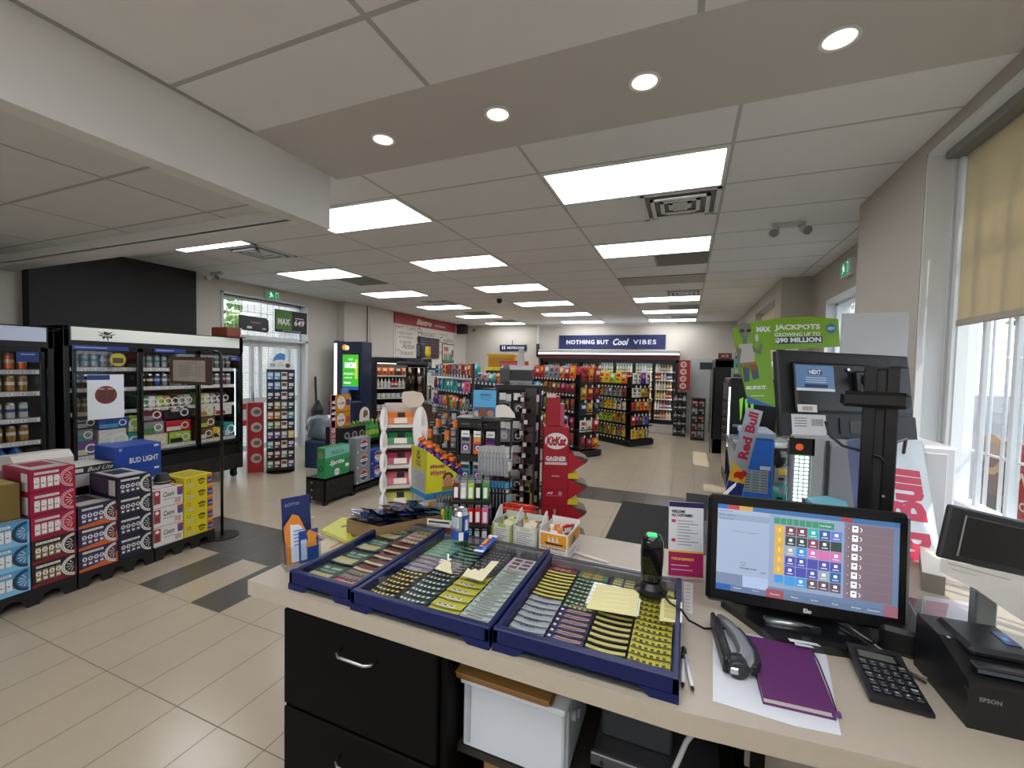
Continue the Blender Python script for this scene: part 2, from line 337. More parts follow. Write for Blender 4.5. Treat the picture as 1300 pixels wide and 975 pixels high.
b = MB(); b.box(-6.86, 8.02, 0, -6.84, 8.06, H, 'wall_beige'); b.box(-6.98, 8.06, 0, -6.965, 8.075, H, '#5a2a28'); struct('trim_2', b)
b = MB(); b.box(XL, 6.6, 0, XL+.012, 7.35, .1, '#4a4641'); b.box(-6.98, 7.35, 0, -6.968, YB, .1, '#4a4641'); b.box(XL, 7.338, 0, -6.98, 7.35, .1, '#4a4641'); struct('baseboard_left', b)
b = MB(); b.box(-6.98, YB-.012, 0, -4.2, YB, .1, '#4a4641'); b.box(-.2, YB-.012, 0, 1.2, YB, .1, '#4a4641'); struct('baseboard_back', b)
# left window over the door
def windowframe(name, x, y0, y1, z0, z1, fr=.045, dep=.06, bars=(), hb=(), m='white_trim', glass=True, out=-1, br=.006):
    w = MB()
    w.box(x-dep/2, y0, z0, x+dep/2, y1, z0+fr, m); w.box(x-dep/2, y0, z1-fr, x+dep/2, y1, z1, m); w.box(x-dep/2, y0, z0, x+dep/2, y0+fr, z1, m); w.box(x-dep/2, y1-fr, z0, x+dep/2, y1, z1, m)
    o = struct(name, w)
    if glass: g = MB(); g.box(x-.004, y0+fr, z0+fr, x+.004, y1-fr, z1-fr, 'glass'); struct('glazing', g, o)
    if bars or hb:
        g = MB()
        for y in bars: g.cyl((x+out*.09, y, z0), (x+out*.09, y, z1), br, m, 6)
        for z in hb: g.cyl((x+out*.09, y0, z), (x+out*.09, y1, z), br, m, 6)
        struct('security_grille', g, o)
    return o
windowframe('window_1', XL-.15, 4.84, 6.52, 2.14, 2.84, bars=[4.93+.13*i for i in range(13)], hb=(2.28, 2.62), br=.005, m='#e8ebec')
b = MB(); b.box(XL-.3, 4.80, 2.1, XL+.02, 6.56, 2.14, 'white_trim', .004); b.box(XL-.3, 6.5, 0, XL+.02, 6.56, 2.88, 'white_trim', .004); b.box(XL-.3, 4.8, 0, XL+.02, 4.84, 2.88, 'white_trim', .004); b.box(XL-.3, 4.8, 2.84, XL+.02, 6.56, 2.88, 'white_trim', .004); struct('trim_3', b)
dr = MB()
for y in (4.86, 5.46, 5.62, 6.24, 6.46): dr.box(XL-.18, y-.03, .02, XL-.12, y+.03, 2.1, '#d5d8d8', .004)
for z in (.14, 1.0, 2.04): dr.box(XL-.175, 4.86, z-.05, XL-.125, 6.46, z+.05, '#d5d8d8', .004)
d = struct('door_1', dr); g = MB(); g.box(XL-.154, 4.88, .1, XL-.146, 6.44, 2.0, 'glass'); struct('door_glazing', g, d)
g = MB(); g.tube([(XL-.12, 5.42, .95), (XL-.06, 5.42, .97), (XL-.06, 5.42, 1.25), (XL-.12, 5.42, 1.27)], .012, '#9aa0a0/m1/r.3'); struct('door_handle', g, d)
b = MB(); [b.cyl((XL-.24, y, 0), (XL-.24, y, 2.1), .006, '#d8dcdc', 6) for y in [4.95+.13*i for i in range(12)]]; [b.cyl((XL-.24, 4.86, z), (XL-.24, 6.46, z), .006, '#d8dcdc', 6) for z in (.5, 1.0, 1.5)]; struct('door_grille', b, d)
# right window with reveal
wy0, wy1 = 1.2, 3.25
windowframe('window_2', XR+.2, wy0, wy1, .96, 3.0, fr=.07, dep=.09, m='#e6eaec', bars=[3.08-.115*i for i in range(16)], hb=(1.3,), out=.7, br=.0085)
b = MB(); b.box(XR+.005, wy1-.012, .96, XR+.27, wy1, 3.0, 'white_trim'); b.box(XR-.03, wy0, .93, XR+.27, wy1+.02, .965, '#e4e8ea', .004); b.box(XR+.12, wy1-.03, .96, XR+.15, wy1-.012, 3.0, '#cfd2d0'); b.box(XR+.005, wy0, 2.98, XR+.27, wy1, 3.0, 'white_trim'); struct('window_2_reveal', b)
b = MB(); [b.box(XR+.19, y-.014, 1.0, XR+.21, y+.014, 2.95, '#dfe3e5') for y in [3.02-.24*i for i in range(8)]]; [b.box(XR+.19, wy0, z-.014, XR+.21, wy1, z+.014, '#dfe3e5') for z in (2.42,)]; struct('window_2_muntins', b)
windowframe('window_3', 1.72, 4.95, 6.45, 1.1, 2.6, fr=.05, m='#e6eaec', bars=[5.05+.12*i for i in range(12)], hb=(1.6, 2.1, 2.4), out=1)
b = MB(); b.box(1.59, 6.44, 1.1, 1.85, 6.47, 2.63, '#e0e4e4'); b.box(1.59, 4.93, 1.1, 1.85, 4.96, 2.63, '#e0e4e4'); b.box(1.59, 4.93, 2.58, 1.85, 6.47, 2.63, '#e0e4e4'); struct('trim_4', b)
windowframe('window_4', 1.4, 7.6, 9.6, 1.3, 2.85, fr=.05, m='#e6eaec')
# ceiling panels
GK = lambda k: GY+.61*k
CX = {'A': GX, 'C': GX-2.44, 'E': GX-4.88}
lit = [('A', k) for k in (0, 3, 9, 12, 15)] + [('C', k) for k in (0, 3, 6, 9, 12, 15)] + [('E', k) for k in (0, 3, 6, 9, 12, 15)]
MATS_L = f'#f9faff/e{LAMP}/r.6'
root = None; wh = {'A': 'along the window side aisle', 'C': 'along the middle row', 'E': 'along the beer fridge side'}
ordn = ['first', 'second', 'third', 'fourth', 'fifth', 'sixth']
cnt = {}
for c, k in lit:
    i = cnt.get(c, 0); cnt[c] = i+1
    x, y = CX[c]-(0 if c == 'A' else 0), GK(k)
    x0 = {'A': GX, 'C': GX-2.44, 'E': GX-4.88}[c]
    if root is None:
        root = thing('ceiling_light', '', 'ceiling light')
        f = MB(); f.box(.008, .008, -.012, 1.212, .03, 0, '#e9e9e4'); f.box(.008, .58, -.012, 1.212, .602, 0, '#e9e9e4'); f.box(.008, .008, -.012, .03, .602, 0, '#e9e9e4'); f.box(1.19, .008, -.012, 1.212, .602, 0, '#e9e9e4'); f.build('frame', root)
        g = MB(); g.box(.03, .03, -.008, 1.19, .58, -.003, MATS_L); g.build('diffuser', root); o = root
    else: o = dup(root)
    o.location = (x0, y, H)
    tag(o, f'lit ceiling panel, {ordn[i]} from the counter {wh[c]}', 'ceiling light', 'lit ceiling troffers')
b = MB(); b.box(.01, .01, -.01, 1.21, .6, -.002, '#a5a29a'); b.box(.01, .01, -.013, 1.21, .03, 0, '#cfcfca'); b.box(.01, .58, -.013, 1.21, .6, 0, '#cfcfca')
solo('ceiling_light', b, 'unlit grey fluorescent troffer between the lit ones of the aisle row', 'ceiling light', (GX, GK(6), H))
for kx, ky in ((-.2065, -1.67), (1.0135-.02, -1.67), (-.2065, -.15), (-1.4, -.9), (1.0135-.02, -.15)):  # extra panels added behind the camera, unseen, to brighten the near side
    if 1:
        o = dup(root, (GX+kx, ky-.3, H)); tag(o, 'added unseen ceiling panel brightening the clerk side of the counter', 'ceiling light', 'lit ceiling troffers')
# vents
def vent(x, y, lab, rot=0):
    r = thing('air_diffuser', lab, 'air vent', (x, y, H), 0, 'square ceiling air diffusers')
    b = MB()
    for a, z in ((.29, 0), (.22, -.018), (.15, -.012), (.085, -.006)):
        for s_ in ((-a, -a, a, -a+.03), (-a, a-.03, a, a), (-a, -a, -a+.03, a), (a-.03, -a, a, a)): b.box(s_[0], s_[1], z-.012, s_[2], s_[3], z, '#e2e3e2/r.4')
    b.box(-.06, -.06, -.012, .06, .06, -.004, '#c8c9c8'); b.build('louvres', r)
    b = MB(); b.box(-.28, -.28, -.002, .28, .28, -.0005, '#77777a'); b.build('duct', r)
vent(GX+.915, GK(1)+.305, 'four-way square air diffuser behind the largest lit panel'); vent(GX+.915, GK(8)+.305, 'four-way square air diffuser in front of the aisle row panel far down the shop')
vent(GX-4.88+.915, GK(1)+.305, 'four-way square air diffuser over the beer fridges'); vent(GX-4.88+.915, GK(8)+.305, 'square air diffuser over the coffee corner')
M, nt, bs = newmat('perf'); mk = grid_mask(nt, 0, 0, .02, .02, .005); nt.links.new(mixc(nt, mk, '#5c5b58', '#77766f'), bs.inputs['Base Color'])
for c, k, l in (('A', 4, 'behind the second aisle panel'), ('A', 11, 'behind the third aisle panel'), ('A', 14, 'nearest the cooler wall in the aisle row'), ('E', 4, 'near the propane door'), ('E', 11, 'over the coffee machine'), ('E', 14, 'near the far bistro corner')):
    b = MB(); b.box(.615, .012, -.008, 1.208, .6, -.001, 'perf'); b.box(.6, .012, -.01, .625, .6, 0, '#a9a9a6')
    solo('return_air_grille', b, 'dark perforated return air grille ' + l, 'air vent', (CX[c], GK(k), H), 0, 'dark return air grilles')
for i, (x, l) in enumerate(((-1.75, 'nearest the white bulkhead'), (-.99, 'second from the white bulkhead'), (-.23, 'third from the white bulkhead'), (.53, 'nearest the window blind'))):
    r = thing('recessed_downlight', 'round recessed pot light in the smooth soffit, ' + l, 'ceiling light', (x, 2.15, H), 0, 'recessed pot lights')
    b = MB(); b.lathe([(.075, 0), (.073, -.006), (.06, -.006), (.057, .0)], '#e8e8e6', 28); b.build('trim_ring', r)
    b = MB(); b.lathe([(.058, -.004), (.035, -.002), (.0, -.0015)], '#fff6ea/m.5/r.2/e1.6', 28); b.build('reflector', r)
# emergency heads and cameras
def ehead(x, y, lab, s_=1):
    r = thing('emergency_light', lab, 'emergency light', (x, y, H))
    b = MB(); b.box(-.13*s_, -.03, -.03, .13*s_, .03, 0, '#c9c9c6', .006); b.build('base', r)
    for q in (-.08, .08):
        b = MB(); b.cyl((q*s_, 0, -.03), (q*s_*1.3, -.03, -.07), .012, '#b9b9b7', 8); b.cyl((q*s_*1.3, -.02, -.06), (q*s_*1.6, -.09, -.10), .03, '#c9c9c7', 14, .042); b.cyl((q*s_*1.6, -.09, -.10), (q*s_*1.62, -.094, -.103), .036, '#8a8a8a/r.2', 14); b.build('lamp_head', r)
ehead(.82, 4.6, 'twin-head emergency light on the ceiling near the column'); ehead(-6.75, 4.45, 'twin-head emergency light on the ceiling over the fridges')
r = thing('dome_camera', 'small black dome security camera hanging from the middle of the ceiling', 'security camera', tuple(PZ(634, 377, H)))
b = MB(); b.cyl((0, 0, -.04), (0, 0, 0), .05, '#e0e0e0', 16); b.build('mount', r); b = MB(); b.lathe([(.001, -.13), (.04, -.115), (.055, -.08), (.05, -.04)], '#151515/r.15', 16); b.build('dome', r)
# running-man signs
def exitsign(face, loc, lab):
    r = thing('exit_sign', lab, 'exit sign', loc); b = MB()
    b.box(0, 0, 0, .30, .06, .17, '#d9dbd8', .005) ; b.build('housing', r)
    b = MB(); b.card(.015, .015, .285, .155, -.002, '#1f8f5a/e0.5'); b.build('green_panel', r)
    b = MB(); w = '#e8fff2/e0.8'; y = -.004
    b.card(.2, .03, .25, .14, y, w); b.card(.207, .03, .243, .13, y-.001, '#0e6a40'); 
    b.add([(.10+.014*cos(a*pi/4), y, .128+.014*sin(a*pi/4)) for a in range(8)], [tuple(range(8))], w)
    for p in (((.09, .115), (.115, .11), (.12, .075), (.1, .075)), ((.1, .08), (.12, .08), (.15, .06), (.15, .05), (.115, .06)), ((.1, .08), (.112, .075), (.095, .045), (.06, .035), (.065, .045), (.085, .055)), ((.115, .108), (.15, .09), (.145, .083), (.115, .095)), ((.09, .112), (.06, .095), (.066, .088), (.095, .1))):
        b.add([(q[0], y, q[1]) for q in p], [tuple(range(len(p)))], w)
    b.build('running_figure', r)
    r.rotation_euler.z = {'R': -pi/2, 'L': pi/2}[face]
exitsign('R', (1.55, 5.82, 2.77), 'green running-man exit sign high in the window alcove'); exitsign('L', (-7.14, 5.58, 2.86), 'green running-man exit sign above the grilled transom window')
# ------------------------------------------------------------------ outside
b = MB(); b.box(-60, -40, -.3, 60, 60, -.16, 'asphalt'); struct('ground_outside', b)
b = MB(); b.box(-9.6, 4.6, -.15, -7.46, 9, -.12, '#a5a39d/n.1/s6'); struct('path_outside', b)
# ------------------------------------------------------------------ upright drinks fridges along the left wall
def fridge(name, lab, y0, y1, ztop, doors, shelves, zg0, zg1, hcol):
    L = y1-y0; r = thing(name, lab, 'fridge', (-6.07, y0, 0)); D = .88; k = '#141415/r.35'
    b = MB(); b.box(-D, 0, .14, -D+.04, L, ztop, k); b.box(-D, 0, .14, 0, .05, ztop, k, .006); b.box(-D, L-.05, .14, 0, L, ztop, k, .006); b.box(-D, 0, ztop-.04, 0, L, ztop, k, .006); b.box(-D, 0, .14, -.02, L, .50, k, .006)
    b.box(-D+.04, .05, .50, -D+.05, L-.05, ztop-.2, '#6f7678'); b.box(-.06, 0, ztop-.22, -.0, L, ztop-.04, k); b.build('cabinet', r)
    b = MB(); b.box(-.03, .06, ztop-.155, .012, L-.06, ztop-.012, hcol, .004); h_ = b.build('lit_header', r)
    if 'Burst' or 1:
        g = MB(); g.X = Mx.Identity(4)
        if L > 1.5:
            pts = []; cy, cz = .36, ztop-.085
            for i in range(22): q = (.052 if i % 2 else .03)*(1+.35*sin(i*2.3)); pts.append((cy+1.5*q*cos(i*pi/11), cz+q*sin(i*pi/11)))
            g.poly(pts, .0135, '#2b2d2e'); g.text('Budd', cy, cz, .028, '#e9ece8', .0145, bold=.01, shear=.4, plane='yz'); g.build('burst_logo', h_)
    b = MB(); b.box(-.05, .03, .16, .004, L-.03, .36, '#1b1b1c/r.5'); 
    for i in range(8): b.box(.004, .12, .19+.018*i, .007, L*.5, .196+.018*i, '#0c0c0c')
    b.box(.004, L-.4, .3, .008, L-.1, .34, '#25272a/r.2'); b.build('kick_grille', r)
    for y in (.08, L-.08):
        for x in (-.1, -D+.1):
            b = MB(); b.cyl((x, y-.02, .06), (x, y+.02, .06), .055, '#1a1a1a', 14); b.box(x-.03, y-.03, .06, x+.03, y+.03, .15, '#3a3a3a/m1'); b.build('caster', r)
    for z in shelves:
        b = MB(); b.box(-D+.06, .06, z-.03, -.10, L-.06, z-.02, '#8a8f90'); b.box(-.10, .06, z-.045, -.09, L-.06, z, '#d3d5d2')
        for i in range(int(L/.09)): b.cardx(.09+i*.09, z-.036, .13+i*.09, z-.01, -.089, '#f3f3ee'); b.cardx(.1+i*.09, z-.03, .11+i*.09, z-.018, -.0885, '#55555a')
        b.build('shelf', r)
    for (a, c) in doors:
        a -= y0; c -= y0; b = MB()
        for q in ((a-.035, zg0-.05, a, zg1+.05), (c, zg0-.05, c+.035, zg1+.05), (a-.035, zg1, c+.035, zg1+.05), (a-.035, zg0-.05, c+.035, zg0)): b.box(-.02, q[0], q[1], .012, q[2], q[3], '#101011/r.25', .004)
        d = b.build('door', r); g = MB(); g.box(-.002, a, zg0, .0, c, zg1, 'glass'); g.build('glass_pane', d)
        g = MB(); g.box(.012, a-.03, .95, .03, a-.012, 1.55, '#2a2b2d/r.2', .004); g.build('handle', d)
    b = MB(); b.box(-.09, L-.065, .6, -.06, L-.055, 1.62, '#202020')
    for i in range(46): b.box(-.088, L-.069, .62+.0215*i, -.07, L-.065, .632+.0215*i, '#e6fbff/e3')
    b.build('led_strip', r)
    return r
SH = [.62, .86, 1.11, 1.375, 1.61]
fridge('drinks_fridge', 'long black three-door beer fridge with lit white header and burst logo', 2.40, 4.37, 2.055, [(2.5, 3.05), (3.11, 3.71), (3.77, 4.31)], SH[2:]+[.62], .58, 1.79, '#d3d8d0/e.18')
fridge('drinks_fridge', 'black fridge with lit header painted with a bluish reflection cut by the picture edge', 1.3, 2.33, 2.02, [(1.38, 1.75), (1.8, 2.22)], [.62, .86, 1.09, 1.36, 1.58], .53, 1.76, '#bcc6dc/e.15')  # bluish reflection is put into the header colour
fz = {2: 'third', 3: 'second', 4: 'top'}
canc = [['silver', 'teal'], ['white', 'blue'], ['grey', 'white'], ['gold', 'white'], ['pink', 'white'], ['orange', 'white'], ['black', 'white'], ['red', 'white'], ['green', 'white'], ['blue', 'silver']]
def canrow(y0, y1, z, cl, where, x=-6.20, h=.155, pitch=.082):
    n = int((y1-y0)/pitch)
    for i in range(n):
        c, c2 = cl[i*len(cl)//n]
        put('can', c, (x, y0+.04+i*pitch, z), name='tall_can', label=f'{c} and {c2} tall can {where}', cat='drink can', c2=c2, w=.068, h=h)
W3 = ['behind the poster door', 'behind the middle door', 'behind the LED strip door']
for (ya, yb), wn in zip(((2.5, 3.06), (3.12, 3.72), (3.78, 4.28)), W3):
    k0 = W3.index(wn)
    canrow(ya, yb, 1.61, [canc[0], canc[2]], 'on the top shelf '+wn); canrow(ya, yb, 1.375, [canc[6], canc[(9 if k0 == 1 else 2)], canc[2], canc[7 if k0 == 2 else 0], canc[2]], 'on the second shelf '+wn)
canrow(2.5, 3.06, 1.11, [canc[3], canc[7], canc[4]], 'on the third shelf behind the poster door')
def pack(loc, w, h, d, c, c2, label, txt=None, rz=0, name='beer_pack', tc='#f0f0f0', group=None, cat='beer box'):
    """carton whose printed front faces local +X; w along y"""
    A, B = PAL.get(c, c), PAL.get(c2, c2); b = MB(); b.box(-d, 0, 0, 0, w, h, A+'/r.4', .004)
    b.cardx(.01, h*.08, w*.6, h*.45, .001, B+'/r.4'); b.arc((w*.75, h*.5), h*.22, h*.32, 0, 360, .0012, '#ecece8', 'x', 20)
    if txt: b.text(txt, w*.42, h*.72, h*.22, tc, .002, bold=.02, plane='yz', w=min(w*.7, len(txt)*h*.16))
    return solo(name, b, label, cat, loc, rz, group)
for (ya, n, wn, cl) in ((3.14, 7, 'third shelf of the middle door', ['green', 'white', 'lime', 'gold', 'black', 'grey', 'silver']), (3.8, 5, 'third shelf of the end door', ['lime', 'cream', 'grey', 'maroon', 'black'])):
    for i in range(n): pack((-6.18, ya+i*.082, 1.11), .074, .14, .3, cl[i], 'white', f'slim {cl[i]} can carton on the {wn}', name='slim_can_carton')
yb_ = [(2.5, .13, .62, .2, 'silver', 'teal', 'teal-banded white beer carton behind the poster door, topmost at its edge', None), (2.5, .16, .62, .2, 'white', 'purple', '', None)]
inb = [(2.50, .62, .2, .16, 'purple', 'cream', 'purple and cream can carton low in the fridge under the mug poster', None), (2.50, .79, .17, .13, 'grey', 'teal', 'grey carton with teal band resting on the purple one', None), (2.50, .93, .2, .12, 'black', 'silver', 'black carton with silver burst print in the fridge', 'Burst'),
       (2.72, .62, .26, .27, 'white', 'sky', 'white and red carton low behind the poster door', 'Coors'), (2.72, .90, .3, .12, 'blue', 'sky', 'flat blue carton resting on the white and red one', None),
       (3.0, .62, .09, .2, 'teal', 'white', 'teal carton at the sliding door edge', None), (3.0, .83, .09, .2, 'lime', 'white', 'lime carton at the sliding door edge', None),
       (3.12, .62, .3, .15, 'cream', 'gold', 'cream carton low behind the middle fridge door', 'LITE'), (3.44, .62, .26, .15, 'lime', 'black', 'lime carton low behind the middle door', 'TEA'), (3.12, .78, .26, .15, 'grey', 'green', 'grey and green can carton in the middle of the long fridge', None), (3.4, .78, .3, .14, 'red', 'white', 'red carton with white cans in the middle of the long fridge', None),
       (3.12, .94, .24, .15, 'maroon', 'grey', 'maroon and grey carton under the third shelf', None), (3.38, .94, .32, .16, 'black', 'black', 'black carton with white script under the third shelf', "HARD"),
       (3.78, .62, .2, .15, 'brown', 'white', 'brown carton lowest behind the end door', None), (3.99, .62, .14, .14, 'yellow', 'black', 'yellow carton lowest behind the end door', None), (3.78, .78, .24, .15, 'brown', 'lime', 'brown and lime carton, second from the fridge floor behind the end door', None), (4.15, .62, .13, .2, 'teal', 'white', 'teal carton beside the LED strip', None), (3.78, .94, .22, .15, 'cream', 'gold', 'cream carton with gold cans behind the end door', None), (4.02, .94, .24, .14, 'white', 'red', 'white and red round-patterned carton beside the LED strip', None)]
for y, z, w_, h_, c, c2, lb, tx in inb: pack((-6.16, y, z), w_, h_, .3, c, c2, lb, tx)
for z, wn, cl in ((1.58, 'top', [canc[0], canc[5]]), (1.36, 'second', [canc[4], canc[5], canc[3]]), (1.09, 'third', [canc[0], canc[2], canc[1]]), (.86, 'fourth', [canc[8], canc[9], canc[3]])): canrow(1.38, 2.24, z, cl, f'on the {wn} shelf of the fridge at the picture edge', h=.16, pitch=.09)
for i in range(7): put('bottle', 'blue', (-6.2, 1.42+i*.11, .62), name='large_bottle', label='large blue water bottle at the bottom of the fridge by the picture edge', cat='bottle', c2='sky', w=.095, h=.22)
# posters on the fridge glass
b = MB(); b.box(0, 0, 0, .003, .33, .5, '#e9eff6/r.35'); b.cardx(.0, .44, .2, .495, .0036, '#23407e'); b.arc((.165, .27), 0, .1, 0, 360, .004, '#8b2f27', n=26, sz=1.02)
for i in range(2): b.cardx(.09+.08*i, .2, .16+.08*i, .33, .0045, '#5b3a31'); b.cardx(.1+.08*i, .33, .15+.08*i, .345, .0047, '#b9a9a0')
solo('door_poster', b, 'white poster with a round red photo of mugs stuck on the fridge door', 'poster', (-6.055, 2.58, 1.03))
b = MB(); b.arc((0, 0), 0, .075, 0, 360, 0, '#b5a83a', n=24); b.cardx(-.05, -.04, .05, .02, .001, '#4c4520'); solo('round_sticker', b, 'round yellow sticker near the top of the first glass door', 'sticker', (-6.053, 2.86, 1.70))
for y, w_, n in ((2.46, .5, 'above the first door'), (3.22, .36, 'above the middle door'), (4.17, .14, 'at the top of the end door')):
    b = MB(); b.box(0, 0, 0, .002, w_, .05, '#2c3f86/r.3'); b.cardx(.02, .02, w_*.6, .032, .003, '#9fb0dd'); solo('promo_strip', b, 'narrow blue promotion strip ' + n, 'sign', (-6.052, y, 1.80 if w_ > .2 else 1.72))
b = MB(); b.box(0, 0, 0, .002, .16, .1, '#2c3f86/r.3'); b.cardx(.03, .07, .13, .08, .003, '#9fb0dd'); solo('promo_strip', b, 'blue label at the top corner of the cut-off fridge', 'sign', (-6.052, 2.05, 1.66))
b = MB(); b.box(-.34, 0, .01, 0, .2, .14, '#7a3d2c/r.4', .01); b.box(-.3, .2, .01, 0, .22, .14, '#d8cfc0'); b.box(-.36, -.02, 0, .04, .25, .012, '#7c3a2c'); solo('display_box', b, 'open reddish brown box on top of the long fridge end', 'box', (-6.05, 4.12, 2.056))

# ------------------------------------------------------------------ beer stacked on black display pallets
def pallet(y0, y1, lab, x1=-4.1, x0=-4.68, h=.12, cat='pallet'):
    b = MB(); L = y1-y0; k = '#161617/r.55'; b.box(x0, 0, h-.035, x1-.002, L, h, k, .004)
    n = 3; poly = [(0, h-.03), (0, 0), (.03, 0)]
    for i in range(n):
        a = .03+(L-.06)*i/n; w_ = (L-.06)/n; poly += [(a+.03, 0), (a+w_*.3, h*.5), (a+w_*.5, h*.62), (a+w_*.7, h*.5), (a+w_-.03, 0)]
    poly += [(L-.03, 0), (L, 0), (L, h-.03)]
    for x in (x1-.02, (x0+x1)/2, x0): b.prism([(p[0], p[1]) for p in poly], x, x+.02, k, 'x')
    for y in (0, L-.02): b.box(x0, y, 0, x1-.002, y+.02, h-.03, k)
    return solo('display_pallet', b, lab, cat, (0, y0, 0))
pallet(1.02, 1.67, 'black plastic pallet under the blue and magenta beer boxes'); pallet(1.68, 2.165, 'black plastic pallet under the purple and navy beer boxes'); pallet(2.175, 2.67, 'black plastic pallet under the white and yellow boxes')
def front_mich(b, w, h, bg, accent, cans, ringc='#e6e6e2', inner='#1b1d2a', txt='MICHELOB ULTRA'):
    """printed front drawn on the +X face"""
    x = .001; b.cardx(.0, .0, w, h, x, bg)
    if accent: b.poly([(0, h*.0), (w, 0), (w, h*.5), (w*.5, h*.2), (0, h*.12)], x+.0003, accent)
    b.cardx(.02, h*.8, w*.62, h*.9, x+.0006, '#e9e9e6'); b.text(txt, w*.33, h*.85, h*.05, '#3c3c3c', x+.0009, w=w*.5, plane='yz')
    for i in range(4):
        y = .018+i*w*.145; b.cardx(y, h*.22, y+w*.12, h*.7, x+.0006, cans); b.arc((y+w*.06, h*.55), h*.05, h*.09, 0, 360, x+.001, '#f4f4f2', n=10); b.cardx(y+w*.02, h*.28, y+w*.1, h*.36, x+.001, '#f1f1ef'); b.cardx(y+w*.03, h*.4, y+w*.07, h*.44, x+.001, '#9a3b34')
    b.arc((w*.95, h*.5), 0, h*.33, 90, 270, x+.0006, inner, n=14); b.arc((w*.95, h*.5), h*.33, h*.45, 90, 270, x+.0008, ringc, n=18)
    for a in range(96, 268, 13): b.arc((w*.95, h*.5), h*.375, h*.41, a, a+6, x+.0012, '#30343c', n=2)
    for a in (120, 150, 180, 210, 240): b.arc((w*.95, h*.5), h*.08, h*.28, a, a+9, x+.001, '#d7d7d3', n=2)
def mich(w, h, d, bg, accent, cans, ringc, inner, txt):
    b = MB(); b.box(-d, 0, 0, 0, w, h, bg+'/r.4', .004); front_mich(b, w, h, bg+'/r.4', accent, cans, ringc, inner, txt)
    b.card(-d+.04, .02, -.05, h-.02, -.001, accent or cans); b.card(-d*.3, h*.1, -.03, h*.85, -.0015, '#d8d5cf'); b.cardz(-d+.03, .02, -.03, w-.02, h+.0006, '#c9c6c2'); b.cardz(-d+.06, .05, -.15, w-.05, h+.001, bg); return b
W_, Hh, D_ = .232, .163, .4
kinds = {'sky': ('#5aa0cf', '#86c3e6', '#dfe6ea', '#23405e', '#3f86b8', 'SELTZER'), 'magenta': ('#a51d45', '#8c1338', '#dcdcda', '#e8a1b0', '#b5202d', 'PREMIUM ULTRA'), 'maroon': ('#2a1c1c', '#7a1f33', '#a79a6f', '#e4e2da', '#151515', 'ZERO'), 'purple': ('#2b2948', '#d0662f', '#5a5c86', '#e6e4e2', '#5c2335', 'ULTRA INFUSED'), 'navy': ('#1c1f31', None, '#4b5166', '#e6e6e4', '#181b28', 'ULTRA BLACK')}
meshes = {k: mich(W_, Hh, D_, *v).mesh('beer_case') for k, v in kinds.items()}
def case(k, y, z, lab, x=-4.1, rz=0): return solo('beer_case', meshes[k], lab, 'beer box', (x, y, z), rz)
ord_ = ['bottom', 'second', 'third', 'fourth', 'top']
for i in range(3):
    case('sky', 1.44-W_*.0-.005, .12+i*Hh, f'light blue seltzer case, {("lowest", "middle", "topmost")[i]} of the stack by the brown box', rz=0).location.y = 1.20
    case('purple', 1.685, .12+i*Hh, f'dark case with orange sunset band, {("lowest", "middle", "topmost")[i]} of its stack')
for i in range(3): case('sky', .965, .12+i*Hh, f'light blue seltzer case, {("lowest", "middle", "topmost")[i]} of the stack at the very picture edge')
for i in range(2): case('maroon', 1.44, .12+i*Hh, f'black and maroon case with gold cans, {("lowest", "second")[i]} under the magenta cases')
for i in range(3): case('magenta', 1.44, .12+(i+2)*Hh, f'magenta beer case with white cans, {("lowest", "middle", "topmost")[i]} magenta one')
for i in range(4): case('navy', 1.922, .12+i*Hh, f'navy beer case with grey cans, {("lowest", "second", "third", "topmost")[i]} of its stack')
b = MB(); b.box(-D_, 0, 0, 0, .225, Hh, '#e2dfda/r.4', .004); b.cardx(0, 0, .225, Hh, .001, '#e4e2de'); b.cardx(0, Hh*.25, .05, Hh*.95, .0014, '#b23a33'); b.arc((.025, Hh*.8), 0, .015, 0, 360, .0018, '#f2f2f2', n=12); b.cardx(.012, Hh*.3, .04, Hh*.6, .0018, '#6f4a48')
b.text('Coors', .115, Hh*.68, .045, '#1b1b1e', .002, w=.085, bold=.02, shear=.3, plane='yz'); b.text('ORIGINAL', .115, Hh*.42, .014, '#6a6a6a', .002, plane='yz'); b.cardx(.18, Hh*.55, .225, Hh*.95, .0014, '#b9434a'); b.cardx(.185, Hh*.5, .22, Hh*.8, .0018, '#47509a'); b.cardx(.16, Hh*.12, .21, Hh*.4, .0014, '#cfa695'); b.cardx(0, 0, .225, .01, .0018, '#b9b9b6'); b.cardz(-D_+.02, .02, -.02, .2, Hh+.0006, '#b4525a'); b.cardz(-D_+.06, .04, -.04, .18, Hh+.001, '#d9d6d2')
cm = b.mesh('coors')
for i in range(3): solo('beer_case', cm, f'white beer case with red corners and black script, {("lowest", "middle", "topmost")[i]} of three', 'beer box', (-4.1, 2.165, .12+i*Hh))
b = MB(); h_ = .108; b.box(-.3, 0, 0, 0, .25, h_, '#dccb1f/r.4', .003); b.cardx(.198, .004, .25, h_-.004, .001, '#d9772a'); b.cardx(.203, .018, .246, h_-.03, .0014, '#2e3f80'); b.text('4.8', .224, h_*.4, .018, '#e8e8e8', .002, plane='yz')
b.arc((.15, h_*.45), .022, .032, 20, 160, .0014, '#3a3a12', n=14); b.arc((.15, h_*.5), .02, .028, 200, 340, .0014, '#3a3a12', n=14); b.text('Twisted', .15, h_*.6, .016, '#2b2b10', .0018, plane='yz', bold=.02); b.text('TEA', .15, h_*.42, .014, '#2b2b10', .0018, plane='yz'); b.arc((.055, h_*.3), 0, .03, 0, 360, .0014, '#c3c49a', n=12, sz=.6); b.text('12', .04, h_*.72, .03, '#5b5a14', .0016, plane='yz')
